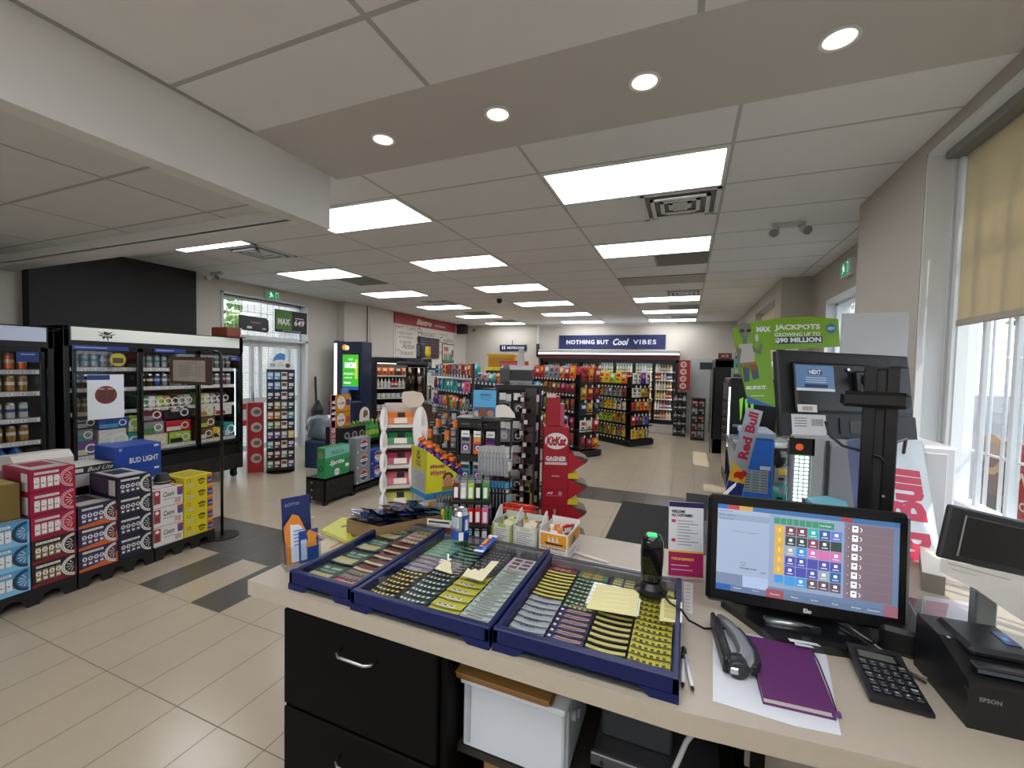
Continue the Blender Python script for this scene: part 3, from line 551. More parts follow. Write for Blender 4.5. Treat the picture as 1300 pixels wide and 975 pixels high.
b.arc((-.15, h_*.45), .03, .045, 10, 170, -.001, '#4c4a12', 'y', 12); b.card(-.26, .02, -.04, .04, -.001, '#8a8420'); b.cardz(-.26, .03, -.04, .22, h_+.0005, '#b9a91e')
ym = b.mesh('yellow')
for i in range(5): solo('tea_case', ym, f'yellow hard tea case, {ord_[i]} of the yellow stack', 'beer box', (-4.1-(.0 if i < 4 else -.004), 2.40, .12+i*h_), R(0 if i < 4 else 2))
# taller boxes standing behind the front row
def bigbox(loc, w, h, d, c, lab, txt, band=None, rz=0, tc='#eef0f4', name='beer_case', th=.05):
    b = MB(); b.box(-d, 0, 0, 0, w, h, c+'/r.4', .005)
    if band: b.cardx(0, band[0]*h, w, band[1]*h, .001, band[2]); b.card(-d, band[0]*h, 0, band[1]*h, -.001, band[2])
    if txt: b.text(txt, w*.62, h*.36, th, tc, .002, w=w*.62, bold=.02, plane='yz')
    b.cardx(w-.06, h*.84, w-.02, h*.93, .0016, '#e4e6ea'); b.cardx(w*.1, h*.8, w*.16, h*.92, .0016, '#8fa5d8')
    return solo(name, b, lab, 'beer box', loc, rz)
bigbox((-4.53, 2.10, .545), .36, .19, .3, '#1e48a8', 'blue light beer case lying under an identical one behind the navy cases', 'GALLONS', name='blue_beer_case')
o = bigbox((-4.53, 2.10, .735), .36, .21, .3, '#1e48a8', 'topmost blue light beer case behind the navy cases', 'BUD LIGHT', name='blue_beer_case')
b = MB(); b.box(-.55, 2.12, .12, 0, 2.46, .54, '#1b3f95/r.4', .005); solo('blue_beer_case', b, 'blue beer case at the bottom of the pile behind the navy cases', 'beer box', (-4.53, 0, 0))
b = MB(); b.prism([(-.28, 0), (0, 0), (0, .17), (-.06, .22), (-.28, .2)], 0, .33, '#dedad4/r.4', 'y'); b.card(-.26, .02, -.05, .1, -.001, '#7a7a7a'); b.cardz(-.2, .03, -.1, .3, .202, '#cfcbc4'); b.cardx(.0, 0, .2, .06, .001, '#8b1d36')
solo('beer_case', b, 'white beer case with angled lid behind the magenta cases', 'beer box', (-4.5, 1.50, .76))
b = MB(); b.box(-.3, 0, 0, 0, .29, .16, '#d9d4cc/r.4', .004); b.cardx(0, .1, .29, .16, .001, '#22242c'); b.cardx(.03, .115, .09, .145, .0015, '#e2e2e2'); b.text('Bud Lite', .2, .13, .035, '#e8e8e8', .002, plane='yz', shear=.4); b.cardx(.0, .0, .29, .095, .001, '#c9ccd0'); b.cardx(0, 0, .02, .1, .0013, '#6e1f2f')
solo('beer_case', b, 'white and black open-topped beer case standing behind the purple stack', 'beer box', (-4.51, 1.80, .67))
b = MB(); b.box(-.15, 0, 0, 0, .225, .545, '#b8b6b2/r.5', .004); solo('beer_case', b, 'tall greyish case under the open-topped white and black one', 'beer box', (-4.51, 1.79, .12))
b = MB(); b.box(-.3, -.5, .395, 0, .0, .64, '#7e6a35/r.6', .004); b.box(-.29, -.48, .64, -.01, -.02, .645, '#b7a065'); b.cardx(-.4, .45, -.1, .55, .001, '#5c4c22'); solo('cardboard_case', b, 'brown cardboard case with open top behind the light blue cases', 'beer box', (-4.15, 1.41, .22))
b = MB(); b.box(-.28, 0, 0, 0, .5, .64, '#6d1a30/r.5', .004); solo('beer_case', b, 'dark red cases stored behind the magenta stack', 'beer box', (-4.51, 1.43, .12))
b = MB(); b.lathe([(.06, 0), (.065, .03), (.04, .09), (.0, .1)], '#2b2b2d', 14); b.lathe([(.062, .015), (.068, .02), (.062, .025)], '#b9bcbf', 14); solo('round_tin', b, 'small dark round tin between the blue and yellow cases', 'tin', (-4.3, 2.34, .61))

# ------------------------------------------------------------------ framed notice on a floor stand
r = thing('notice_stand', 'black pole stand holding a framed paper notice beside the yellow cases', 'sign stand', (-4.15, 2.77, 0))
b = MB(); b.lathe([(.0, .0), (.14, 0), (.14, .008), (.02, .014), (.0, .014)], '#151516/r.4', 24); b.build('base', r)
b = MB(); b.tube([(0, 0, .01), (0, 0, 1.7), (-.005, 0, 1.75), (-.03, 0, 1.79), (-.08, 0, 1.80), (-.22, 0, 1.81)], .013, '#151516/r.3', 10); b.build('pole', r)
b = MB(); b.box(-.78, -.012, 1.47, -.14, .01, 1.745, '#3a2c1e/r.4', .003); b.box(-.772, -.016, 1.478, -.148, -.01, 1.737, '#6b5138/r.5'); f = b.build('frame', r)
b = MB(); b.card(-.71, 1.50, -.21, 1.71, -.018, '#c9c1b2'); b.text('PRODUCT PRICE LIST', -.42, 1.685, .012, '#55504a', -.0185)
for i in range(9): b.card(-.62, 1.655-.014*i, -.62+.2+.05*sin(i*3), 1.659-.014*i, -.0185, '#8a8479'); [b.card(-.36+.05*j, 1.655-.014*i, -.33+.05*j, 1.659-.014*i, -.0185, '#8a8479') for j in range(3)]
b.build('paper', f)
# ------------------------------------------------------------------ door area: standee, gift card tower, seat box, signs
def facing(x, y):  return math.atan2(-x, -y) * 0 + math.atan2(x, -y)      # rotation that turns local -Y towards the camera side
r = thing('standee', 'tall red and white three-sided display standee with round photos behind the card tower', 'standee', (-6.17, 4.53, 0), R(50))
b = MB(); b.prism([(-.03, 0), (.2, 0), (.17, .16), (.0, .16)], 0, 1.08, '#b5252c/r.4', 'z'); b.build('column', r)
b = MB(); b.card(-.026, .0, -.016, 1.08, -.002, '#e8e0da'); 
for i in range(4): b.arc((.10, .22+.24*i), 0, .075, 0, 360, -.003, '#c9bdb4', 'y', 22); b.arc((.11, .22+.24*i), 0, .045, 0, 360, -.004, '#77665e', 'y', 12, sz=.8)
b.build('round_pictures', r)
r = thing('gift_card_tower', 'black revolving gift card tower with arched white header by the glass door', 'card rack', (-5.86, 4.83, 0), R(52))
b = MB(); b.lathe([(0, 0), (.2, 0), (.2, .02), (.05, .04), (0, .04)], '#1b1b1d', 24); b.build('base', r)
b = MB(); b.box(-.19, -.17, .05, .19, .17, 1.60, '#161618/r.4', .004); b.build('body', r)
b = MB(); pts = [(-.16, 1.6), (.16, 1.6)] + [(.16*cos(R(a)), 1.64+.11*sin(R(a))) for a in range(0, 181, 15)]; b.prism(pts, -.012, -.006, '#e6e4df', 'y'); b.text('GIFT', 0, 1.70, .02, '#b04a3a', -.013); b.text('CARDS', 0, 1.665, .02, '#44464c', -.013); b.arc((.1, 1.66), 0, .035, 0, 360, -.013, '#5a3b2c', 'y', 12); b.card(-.14, 1.64, -.07, 1.69, -.013, '#8fb4cf'); b.build('header', r)
cols = ['blue', 'white', 'navy', 'purple', 'orange', 'teal', 'maroon', 'green', 'black', 'grey']
for j in range(10):
    z = 1.435-.15*j
    b = MB(); b.box(-.185, -.19, z-.006, .185, -.17, z+.012, '#0e0e10'); b.build('pocket_rail', r)
    cc = [['sky', 'sky', 'white', 'navy'], ['blue', 'sky', 'white', 'navy'], ['navy', 'navy', 'white', 'navy'], ['black', 'gold', 'grey', 'navy'], ['orange', 'gold', 'white', 'teal'], ['green', 'gold', 'white', 'navy'], ['purple', 'purple', 'grey', 'yellow'], ['teal', 'maroon', 'white', 'purple'], ['black', 'maroon', 'grey', 'black'], ['green', 'maroon', 'white', 'purple']][j]
    for i in range(4):
        p = Mx.Rotation(R(52), 4, 'Z') @ V((-.14+.093*i, -.185, 0))
        put('card', cc[i], (-5.86+p.x, 4.83+p.y, z+.012), R(52), name='gift_card', label=f'{cc[i]} gift card in {["the top", "the second", "the third", "the fourth", "the fifth", "the sixth", "the seventh", "the eighth", "the ninth", "the lowest"][j]} row of the card tower', cat='gift card', w=.078, h=.115, c2=('brown' if cc[i] == 'white' else 'white'))
b = MB(); b.box(0, 0, 0, .85, .75, .44, '#2d3f5c/r.5', .01); b.box(.02, .02, .42, .83, .73, .445, '#33466a'); solo('storage_box', b, 'dark blue low storage bench in front of the kiosk by the door', 'bench', (-5.72, 5.16, 0), R(8))
# clear bag
b = MB(); N = 14; rings = []
for j in range(9):
    t_ = j/8; rr = .27*(1-.25*t_*t_)*(1 if j else .85)
    rings.append([(rr*cos(2*pi*i/N)*(1.25+.1*sin(5*i+j*2)), rr*sin(2*pi*i/N)*(.85+.12*cos(3*i+j)), .36*t_+.02*sin(4*i+j)) for i in range(N)])
b.ring(rings, '#6f7880/r.25/c.5/n.3/s9', True)
b.at(.28, -.05, .25, rz=.3, ry=.9).lathe([(.04, 0), (.1, .1), (.02, .22)], '#aeb9c4/r.2', 9)
solo('plastic_bag', b, 'large crumpled grey plastic bag lying on the blue bench', 'bag', (-5.62, 5.46, .455))
# window signs
r = thing('hanging_sign', 'black and green hanging sign with the numbers 649 in the transom window', 'sign', (-7.12, 5.74, 2.28)); b = MB(); b.box(0, 0, 0, .02, .72, .42, '#17181c', .003); b.build('board', r)
b = MB(); b.cardx(.01, .05, .36, .41, .022, '#4f7f2f'); b.text('MAX', .185, .2, .12, '#f0f0f0', .024, bold=.05, plane='yz', w=.27); b.text('649', .53, .2, .12, '#f0f0f0', .024, bold=.02, shear=.15, plane='yz', w=.24); b.cardx(.43, .28, .63, .295, .024, '#e8e8e8'); b.text('GET YOUR TICKETS HERE', .36, .028, .025, '#e0e0e0', .024, plane='yz'); b.build('lettering', r)
r = thing('hanging_sign', 'dark rounded open sign with small white badges in the transom window', 'sign', (-7.12, 5.05, 2.24)); b = MB(); b.prism([(0, .02), (.52, 0), (.55, .05), (.54, .22), (.50, .26), (.0, .27)], 0, .03, '#26272a/r.3', 'x'); b.build('board', r)
b = MB(); b.text('THANKS', .29, .16, .035, '#b9a9a4', .032, plane='yz'); b.cardx(.13, .05, .22, .09, .032, '#d9d9d9'); b.cardx(.42, .05, .49, .075, .032, '#d9d9d9'); b.build('lettering', r)
b = MB(); b.arc((.1, 1.7), 0, .24, 60, 290, 0, '#4f8fd0/r.4', n=18, sy=.8); b.cardx(-.05, 1.6, .1, 1.62, .001, '#e8e8e8'); solo('door_decal', b, 'round blue sticker on the right glass door leaf', 'sticker', (-7.33, 5.95, -.05))
b = MB(); b.arc((0, 0), 0, .12, 0, 360, 0, '#c9b23a', n=20); solo('round_sticker', b, 'yellow round sticker on the door glass beside the fridge end', 'sticker', (-7.33, 5.12, 1.5))
b = MB(); b.cardx(0, 0, .3, .5, 0, '#b8322f'); b.arc((.15, .2), 0, .1, 0, 360, .001, '#e5ddd8', n=14); solo('door_decal', b, 'red poster low on the door glass', 'sticker', (-7.33, 5.15, .55))
# white bricks seen through the side light
M, nt, bs = newmat('white_brick'); g = node(nt, 'NewGeometry'); sp = node(nt, 'SeparateXYZ'); cb_ = node(nt, 'CombineXYZ'); nt.links.new(g.outputs['Position'], sp.inputs[0]); nt.links.new(sp.outputs[0], cb_.inputs[0]); nt.links.new(sp.outputs[2], cb_.inputs[1])
bt = node(nt, 'TexBrick'); bt.inputs['Color1'].default_value = lin('#d5d2cd'); bt.inputs['Color2'].default_value = lin('#c6c3be'); bt.inputs['Mortar'].default_value = lin('#a5a29e'); bt.inputs['Scale'].default_value = 4.5; nt.links.new(cb_.outputs[0], bt.inputs[0]); nt.links.new(bt.outputs[0], bs.inputs['Base Color'])
b = MB(); b.box(-9.2, 6.62, -.15, -7.5, 6.9, 3.2, 'white_brick'); struct('wall_outside', b)
b = MB(); b.box(-16, 3, -.15, -12, 3.3, 3, '#9db7cf'); b.box(-14, 4.2, -.15, -13.8, 7.5, 2.6, '#7ea6cc'); struct('wall_outside_far', b)

# ------------------------------------------------------------------ fuel rewards kiosk
r = thing('kiosk', 'dark blue lit kiosk with a green advertising screen beside the open cooler', 'kiosk', (-6.86, 6.93, 0), R(7))
b = MB(); b.box(0, 0, 0, .68, .35, 2.17, '#18233f/r.35', .01); b.box(-.01, .0, .0, .07, .3, 2.19, '#141e38/r.3', .01); b.box(.1, -.3, .0, .68, 0, .95, '#18233f', .02); b.build('body', r)
b = MB(); b.box(.015, -.012, .5, .075, .0, 2.13, '#f4f8ff/e2.2'); b.build('light_strip', r)
b = MB(); b.box(.2, -.01, .98, .62, .0, 1.94, '#0d0f14/r.2'); f = b.build('screen_bezel', r)
b = MB(); b.card(.225, 1.17, .6, 1.9, -.012, '#3fae2e/e.8'); b.text('MOR', .42, 1.68, .12, '#eaffea/e1.4', -.014, bold=.05, w=.28); b.text('THE', .41, 1.80, .04, '#eaffea/e1.2', -.014); b.text('POINTS', .38, 1.5, .05, '#eaffea/e1', -.014); b.text('AVERAGE', .36, 1.42, .03, '#eaffea/e1', -.014); b.card(.26, 1.3, .42, 1.33, -.014, '#eaffea/e1'); b.card(.225, 1.17, .6, 1.24, -.013, '#2a4fa0/e.7'); b.card(.52, 1.4, .58, 1.8, -.013, '#b7c23a/e.8'); b.build('screen', f)
b = MB(); b.arc((.27, 2.05), 0, .06, 0, 360, -.012, '#f2a23a/e.6', 'y', 14); b.arc((.33, 2.04), 0, .05, 0, 360, -.013, '#fff0c0/e.6', 'y', 14); b.build('logo', r)
b = MB(); b.box(.35, -.25, .95, .5, -.1, 1.03, '#d0d4da', .01); b.box(.33, -.2, 1.03, .46, -.12, 1.2, '#6e86b5', .01); b.build('counter_terminal', r)
r = thing('broom', 'black broom leaning in the corner beside the kiosk', 'broom', (-6.98, 6.62, 0))
b = MB(); b.tube([(0, 0, .1), (-.06, .03, .7), (-.12, .06, 1.25), (-.17, .1, 1.42)], .022, '#121214', 8); b.build('handle', r); b = MB(); b.lathe([(.03, .95), (.12, .75), (.14, .3), (.1, .0)], '#17181a/n.3/s20', 10); b.build('bristles', r)

# ------------------------------------------------------------------ soft drink island
b = MB(); k = '#141416/r.5'; 
def perf_crate(y0, y1, x0, x1, h, lab, cat='crate'):
    b = MB(); b.box(x0, y0, h-.02, x1, y1, h, k); t_ = .012
    for (a0, c0, a1, c1) in ((x0, y0, x1, y0+t_), (x0, y1-t_, x1, y1), (x0, y0, x0+t_, y1), (x1-t_, y0, x1, y1)): b.box(a0, c0, .05, a1, c1, h, k)
    for x in (x0, x1-.04):
        for y in (y0, y1-.04): b.box(x, y, 0, x+.04, y+.04, .05, k)
    n = max(2, int((y1-y0)/.07))
    for i in range(n):
        for j in range(max(1, int(h/.1))):
            yy, zz = y0+.04+(y1-y0-.06)*i/n, .07+.09*j; b.box(x1-.001, yy+(.02 if j % 2 else 0), zz, x1+.004, yy+.03+(.02 if j % 2 else 0), zz+.025, '#2a2b2d')
    for j in range(int(h/.09)): b.card(x0+.08, .07+.09*j, x0+.1, .09+.09*j, y0-.001, '#b9bab5'); b.card(x0+.18, .07+.09*j, x0+.21, .09+.09*j, y0-.001, '#2f3033')
    return solo('display_crate', b, lab, cat)
perf_crate(3.86, 4.34, -4.25, -3.95, .32, 'tall black perforated crate under the green and teal soda case'); perf_crate(4.36, 5.16, -4.46, -3.96, .115, 'low black pallet under the grey and blue cola cases')
b = MB(); b.box(-.13, 0, 0, 0, .40, .37, '#2e8f57/r.35', .004); b.cardx(0, .24, .4, .37, .001, '#7fbfb2'); b.poly([(0, .22), (.4, .2), (.4, .26), (0, .25)], .0015, '#3c9a63'); b.text('FRESCA', .2, .3, .045, '#3c4a44', .002, plane='yz', w=.2); b.text('Sprite', .19, .17, .075, '#f2f4f0', .002, bold=.03, shear=.35, plane='yz', w=.24); b.arc((.19, .055), 0, .045, 0, 360, .002, '#e9ecea', n=16); b.text('GINGER', .19, .055, .018, '#b03c34', .003, plane='yz'); b.cardx(.33, .09, .39, .13, .002, '#f0f2f0'); b.card(-.11, .24, -.02, .36, -.001, '#5c7f4a'); b.arc((-.065, .28), 0, .04, 0, 360, -.0015, '#7f8f5a', 'y', 14); b.arc((-.065, .12), .02, .04, 0, 360, -.0015, '#1f5f39', 'y', 14)
solo('soda_case', b, 'green and teal lemon-lime soda case standing on end on the tall crate', 'soda box', (-3.96, 3.87, .321))
def pepsi(loc, w, h, c, lab, rz=0, ring='#e4e6ea'):
    b = MB(); b.box(-.14, 0, 0, 0, w, h, c+'/r.4', .004); cy, cz, q = w*.52, h*.5, min(w, h)*.34
    b.arc((cy, cz), q*1.05, q*1.15, 35, 145, .001, ring, n=12); b.arc((cy, cz), q*1.05, q*1.15, 215, 325, .001, ring, n=12); b.poly([(cy-q, cz+q*.28), (cy, cz+q), (cy+q, cz+q*.28)], .001, '#b5333f'); b.poly([(cy-q, cz-q*.28), (cy, cz-q), (cy+q, cz-q*.28)], .001, '#1c2f66' if c != '#1f3f9c' else '#e4e6ea'); b.cardx(cy-q*.95, cz-q*.28, cy+q*.95, cz+q*.28, .0012, '#eceef0'); b.text('pepsi', cy, cz, q*.36, '#17181c', .002, bold=.02, plane='yz', w=q*1.3)
    b.cardx(w*.04, h*.05, w*.14, h*.14, .001, '#e3e4e6'); return solo('cola_case', b, lab, 'soda box', loc, rz)
for i in range(3): pepsi((-3.97, 4.41, .116+.205*i), .27, .204, '#8b8e91', f'silver cola case, {("lowest", "middle", "topmost")[i]} of the silver stack')
for i in range(2): pepsi((-3.97, 4.69, .116+.205*i), .27, .204, '#1f3f9c', f'deep blue cola case, {("lower", "upper")[i]} one beside the silver stack')

b = MB(); b.box(-.3, 0, 0, 0, .44, .24, '#1d1d1f/r.35', .006)
for i in range(3): b.arc((.08+.14*i, .13), 0, .05, 0, 360, .001, '#8f8c86', n=12); b.arc((.08+.14*i, .13), 0, .03, 0, 360, .0015, '#3b3a38', n=8)
solo('cola_case', b, 'black cola case behind the price board on top of stacked drinks', 'soda box', (-4.16, 4.36, .62))
b = MB(); b.box(-.28, 0, 0, 0, .78, .5, '#1f2022/r.5', .01); b.box(-.28, 0, .44, 0, .78, .5, '#2e3033'); solo('black_crate', b, 'black case at the back of the drinks island carrying the green bottles', 'crate', (-4.15, 4.36, .117))
for x in range(2):
    for i in range(7):
        for lv in range(2): put('bottle', 'green', (-4.24-.085*x, 4.66+.077*i, .62+.0 if lv == 0 else .62), name='soda_bottle', label='green plastic soda bottle in the shrink-wrapped block on the drinks island', cat='bottle', c2='lime', w=.07, h=.28) if lv == 0 else None
for i in range(6): put('bottle', 'green', (-4.02, 4.98+.05*0+.078*i if i < 2 else 5.0, .117), name='soda_bottle', label='green plastic soda bottle standing at the end of the blue cola cases', cat='bottle', c2='lime', w=.07, h=.28) if i < 1 else None

b = MB(); b.arc((.1, .1), 0, .1, 0, 180, 0, '#ded9d2', n=14); b.cardx(0, 0, .2, .1, 0, '#ded9d2'); b.arc((.12, .11), 0, .05, 0, 360, .001, '#8c5a4a', n=12); b.arc((.1, .08), 0, .03, 0, 360, .0015, '#4f6a3e', n=10)
b.add([(-.004, 0, 0), (-.004, .2, 0), (-.004, .2, .1), (-.004, 0, .1)], [(0, 1, 2, 3)], '#cfcac3'); solo('topper_card', b, 'rounded white topper card with a round food photo above the green bottles', 'sign', (-4.2, 4.72, .905))
r = thing('price_board', 'pink COLD BEER board with two orange price posters', 'sign', (-4.28, 4.29, .865))
b = MB(); b.prism([(0, 0), (.06, 0), (.06, .42), (0, .43)], -.02, 0, '#b6616f/r.4', 'x'); b.build('spine', r)
b = MB(); b.box(-.02, -.005, -.3, 0, .07, .43, '#c06c80/r.4'); 
for i, ch in enumerate('COLD BEER'):
    if ch != ' ':
        vs, fs, x0, x1, y0, y1 = glyphs(ch, .04); kk = .05; zc_ = -.26+.075*i; b.add([(.001+.0005, .035-((bq-(y0+y1)/2)*.075), zc_+((a-(x0+x1)/2)*.08)) for a, bq, c in vs], fs, '#f2e8ea')
b.build('lettered_strip', r)
b = MB(); b.box(-.015, .075, -.03, -.005, .34, .43, '#c98a26/r.45')
for i, t_ in ((0, '11.99'), (1, '10.99')):
    z = .32-.23*i; b.arc((.17, z), 0, .075, 0, 360, -.003, '#e8ddd2', n=18, sz=1.2); b.text(t_, .17, z-.01, .04, '#a03a2e', -.001, bold=.03, plane='yz', w=.11); b.text('ONLY', .17, z+.05, .015, '#4a3a36', -.001, plane='yz'); b.cardx(.26, z-.04, .33, z+.04, -.003, '#4a3f78' if i == 0 else '#b84b3c')
b.cardx(.075, .19, .34, .2, -.002, '#8a5a20'); b.build('price_poster', r)

# ------------------------------------------------------------------ open-front cooler by the kiosk
r = thing('open_cooler', 'black open-front chilled cabinet with lit shelves of drinks and snacks', 'cooler', (-6.80, 7.86, 0), R(-35)); L = 1.3; D = .7
T_ = Mx.Translation((-6.80, 7.86, 0)) @ Mx.Rotation(R(-35), 4, 'Z')
b = MB(); b.box(0, 0, 0, .05, L, 1.85, '#1a1a1b/r.4'); b.box(0, 0, 0, D, .05, 1.85, '#151516/r.35', .006); b.box(0, L-.05, 0, D, L, 1.85, '#151516/r.35', .006); b.box(0, 0, 1.74, D, L, 1.87, '#151516/r.35', .01); b.box(0, 0, 0, D, L, .45, '#151516/r.35', .01); b.build('cabinet', r)
b = MB(); b.box(.1, .06, 1.73, .6, L-.06, 1.739, '#fff4e4/e5'); b.build('lamp', r)
for z in (.72, .98, 1.2, 1.47): b = MB(); b.box(.05, .05, z-.02, D-.12+(1.5-z)*.1, L-.05, z, '#2a2a2c'); b.box(D-.12+(1.5-z)*.1, .05, z-.03, D-.11+(1.5-z)*.1, L-.05, z+.005, '#d0d0cc'); b.build('shelf', r)
cs = {1.47: ('pouch', ['orange', 'orange', 'brown', 'orange', 'teal', 'sky'], .14, .17), 1.2: ('bottle', ['cream', 'white', 'red', 'cream', 'white', 'white', 'pink'], .07, .2), .98: ('tub', ['lime', 'white', 'lime', 'white'], .1, .09), .72: ('tub', ['pink', 'red', 'cream', 'gold', 'pink', 'yellow'], .1, .1), .45: ('bottle', ['pink', 'orange', 'red'], .08, .2)}
for z, (kd, cl, w_, h_) in cs.items():
    n = int((L-.14)/(w_+.01))
    for i in range(n): c = cl[i*len(cl)//n]; put(kd, c, tuple(T_ @ V((D-.17+(1.5-z)*.08, .11+i*(w_+.01), z+.001))), R(55), name={'pouch': 'food_pouch', 'bottle': 'juice_bottle', 'tub': 'snack_tub'}[kd], label=f'{c} {kd} on the {({1.47: "top", 1.2: "second", .98: "third", .72: "fourth", .45: "lowest"})[z]} lit shelf of the open cooler', cat=kd, w=w_, h=h_, d=.05)
# ------------------------------------------------------------------ bistro wall
bx = -6.975
r = thing('bistro_wall_panel', 'white word-pattern wall panel under a red Bistro banner', 'wall sign', (bx, 9.05, 0))
b = MB(); b.box(-.004, 0, 1.0, .01, 3.12, 2.78, '#dcd7cc/r.6'); b.build('panel', r)
b = MB(); G = '#6d6861'; D2 = '#8f8a82'
words = [('FAIT CAFE', .5, 2.70, .08, .9), ('BOISSONS', .5, 2.32, .07, .5), ('DELI', 1.4, 2.2, .1, .3), ('SOUPE', 2.1, 2.1, .12, .5), ('SALADE', 2.9, 2.15, .08, .35), ('CHAUD', .95, 1.82, .09, .35), ('FRESH ROAST', .5, 2.55, .06, .6), ('BONNE HEURE', .5, 2.45, .05, .6), ('Action', .62, 2.22, .15, .55), ('COOKIES', 1.25, 2.5, .07, .3), ('CROISSANTS', .55, 2.02, .09, .6), ('SAVEUR', .17, 2.1, .05, .2), ('MOUGAT', 1.55, 2.6, .11, .7), ('Fresh', 1.6, 2.42, .12, .5), ('Cool', 2.45, 2.5, .2, .5), ('YOUR BITE', 2.5, 2.28, .09, .6), ('JAVA', .45, 1.82, .1, .4), ('PAUSE', .2, 1.9, .06, .2), ('SNACK', 2.85, 2.5, .12, .35), ('MUFFINS', 1.2, 1.9, .07, .4), ('TASTE', 2.4, 2.65, .05, .5), ('BREW', 2.9, 2.35, .07, .3)]
for w_, y, z, h_, ww in words: b.text(w_, y, z, h_, '#4f4b46' if h_ > .08 else '#77726b', .013, w=ww, plane='yz', shear=.3 if w_ in ('Action', 'Cool', 'Fresh') else 0)
for z in (2.68, 2.45, 2.2): b.arc((1.1, z), .05, .08, 0, 360, .013, G, n=14, sz=1.15)
for y in (.06, 1.24, 3.06): b.cardx(y, 1.05, y+.015, 2.75, .012, G)
b.build('printed_words', r)
b = MB(); b.box(-.002, 0, 2.78, .022, 3.13, 3.06, '#9c2730/r.45'); f = b.build('banner', r)
b = MB(); b.text('Bistro', 1.35, 2.92, .16, '#ead9d4', .025, bold=.03, shear=.3, w=.75, plane='yz'); b.text('ON THE RUN.', 2.2, 2.89, .06, '#ead9d4', .025, bold=.02, w=.62, plane='yz'); b.build('banner_lettering', f)
r = thing('wall_television', 'wall television with dark menu screen on the word-pattern panel', 'television', (-6.9, 10.1, 1.93)); b = MB(); b.box(-.04, 0, 0, .0, 1.03, .58, '#151517/r.3', .005); b.build('housing', r)
b = MB(); b.cardx(.02, .02, .48, .56, .002, '#23283a/e.04'); b.cardx(.49, .02, 1.01, .56, .002, '#38232f/e.04')
for i in range(5): b.cardx(.06, .46-.08*i, .3, .475-.08*i, .003, '#5a6380'); b.cardx(.56, .46-.08*i, .9, .475-.08*i, .003, '#6e5366')
b.build('screen', r); b = MB(); b.box(-.065, .4, .2, -.04, .6, .4, '#222222'); b.build('wall_bracket', r)
r = thing('framed_poster', 'dark-framed poster of standing people hung at the far end of the word-pattern panel', 'poster', (-6.955, 11.39, 1.8)); b = MB(); b.box(-.012, 0, 0, .0, .72, .6, '#38342f/r.4'); b.build('frame', r)
b = MB(); b.cardx(.03, .03, .69, .57, .002, '#d9d3c4'); b.cardx(.1, .36, .36, .5, .003, '#b06a6c'); b.cardx(.03, .03, .69, .1, .003, '#3f7f86')
for i in range(5): b.cardx(.09+.11*i, .1, .17+.11*i, .27, .003, ['#7f8a3a', '#5a6b4f', '#9aa04a', '#3b4a56', '#3a3f48'][i]); b.arc((.13+.11*i, .3), 0, .03, 0, 360, .004, '#8a6a54', n=8)
b.cardx(.56, .2, .66, .42, .003, '#3c3f45'); b.build('picture', r)
b = MB(); b.box(0, 0, 0, .3, .22, .3, '#141416/r.4', .01); b.add([(.0, -.001, .02), (.3, -.001, .02), (.3, -.001, .28), (.0, -.001, .28)], [(0, 1, 2, 3)], '#232427'); b.arc((.15, .15), 0, .1, 0, 360, -.002, '#2f3033', 'y', 16)
solo('wall_speaker', b, 'small black loudspeaker high on the wall beside the red banner', 'loudspeaker', (-6.97, 12.28, 2.76))
r = thing('wall_camera', 'small dark security camera in the far ceiling corner', 'security camera', (-6.6, 12.8, 2.98)); b = MB(); b.cyl((0, .12, 0), (0, .0, -.03), .02, '#b9b9b6', 8); b.build('arm', r); b = MB(); b.cyl((0, .02, -.05), (.05, -.12, -.08), .04, '#3c3d40', 12); b.build('body', r)
# restroom sign
r = thing('restroom_sign', 'dark blue restrooms sign projecting from the far wall', 'sign', (-5.7, 12.915, 2.24)); b = MB(); b.box(0, 0, 0, .93, .03, .2, '#1b2240/r.4'); b.build('board', r)
b = MB(); b.text('RESTROOMS', .56, .1, .085, '#dfe3ee', -.002, bold=.03, w=.6); b.arc((.1, .15), 0, .02, 0, 360, -.002, '#dfe3ee', 'y', 8); b.card(.08, .05, .12, .13, -.002, '#dfe3ee'); b.arc((.17, .15), 0, .02, 0, 360, -.002, '#dfe3ee', 'y', 8); b.card(.15, .05, .19, .13, -.002, '#dfe3ee'); b.build('lettering', r); b = MB(); b.cyl((.43, .02, .2), (.43, .02, .34), .01, '#3b3b3d', 6); b.build('hanger', r)
# ------------------------------------------------------------------ walk-in cooler wall
CY = 12.35
r = thing('walk_in_cooler', 'long lit walk-in cooler with glass doors and a dark red header under the blue sign', 'cooler', (0, CY, 0))
k = '#121213/r.35'
b = MB(); b.box(-4.12, 0, .25, -4.05, .58, 2.0, k); b.box(-.27, 0, .25, -.2, .58, 2.0, k); b.box(-4.12, 0, .25, -.2, .58, .36, k); b.box(-4.12, 0, 1.93, -.2, .58, 2.0, k); b.box(-4.05, .56, .36, -.27, .58, 1.93, '#565a58'); b.box(-4.12, .01, 0, -.2, .58, .25, '#d5d2ca', .004); b.build('case', r)
b = MB(); b.box(-4.14, -.02, 2.0, -.18, .58, 2.12, '#5a1f24/r.5'); b.build('red_header', r)
b = MB(); b.box(-4.14, -.1, 2.13, -.18, .58, 2.27, '#e0e2e0/r.5', .01); b.box(-4.14, -.104, 2.13, -.18, -.1, 2.165, '#ffffff/e2.5'); b.build('lit_canopy', r)
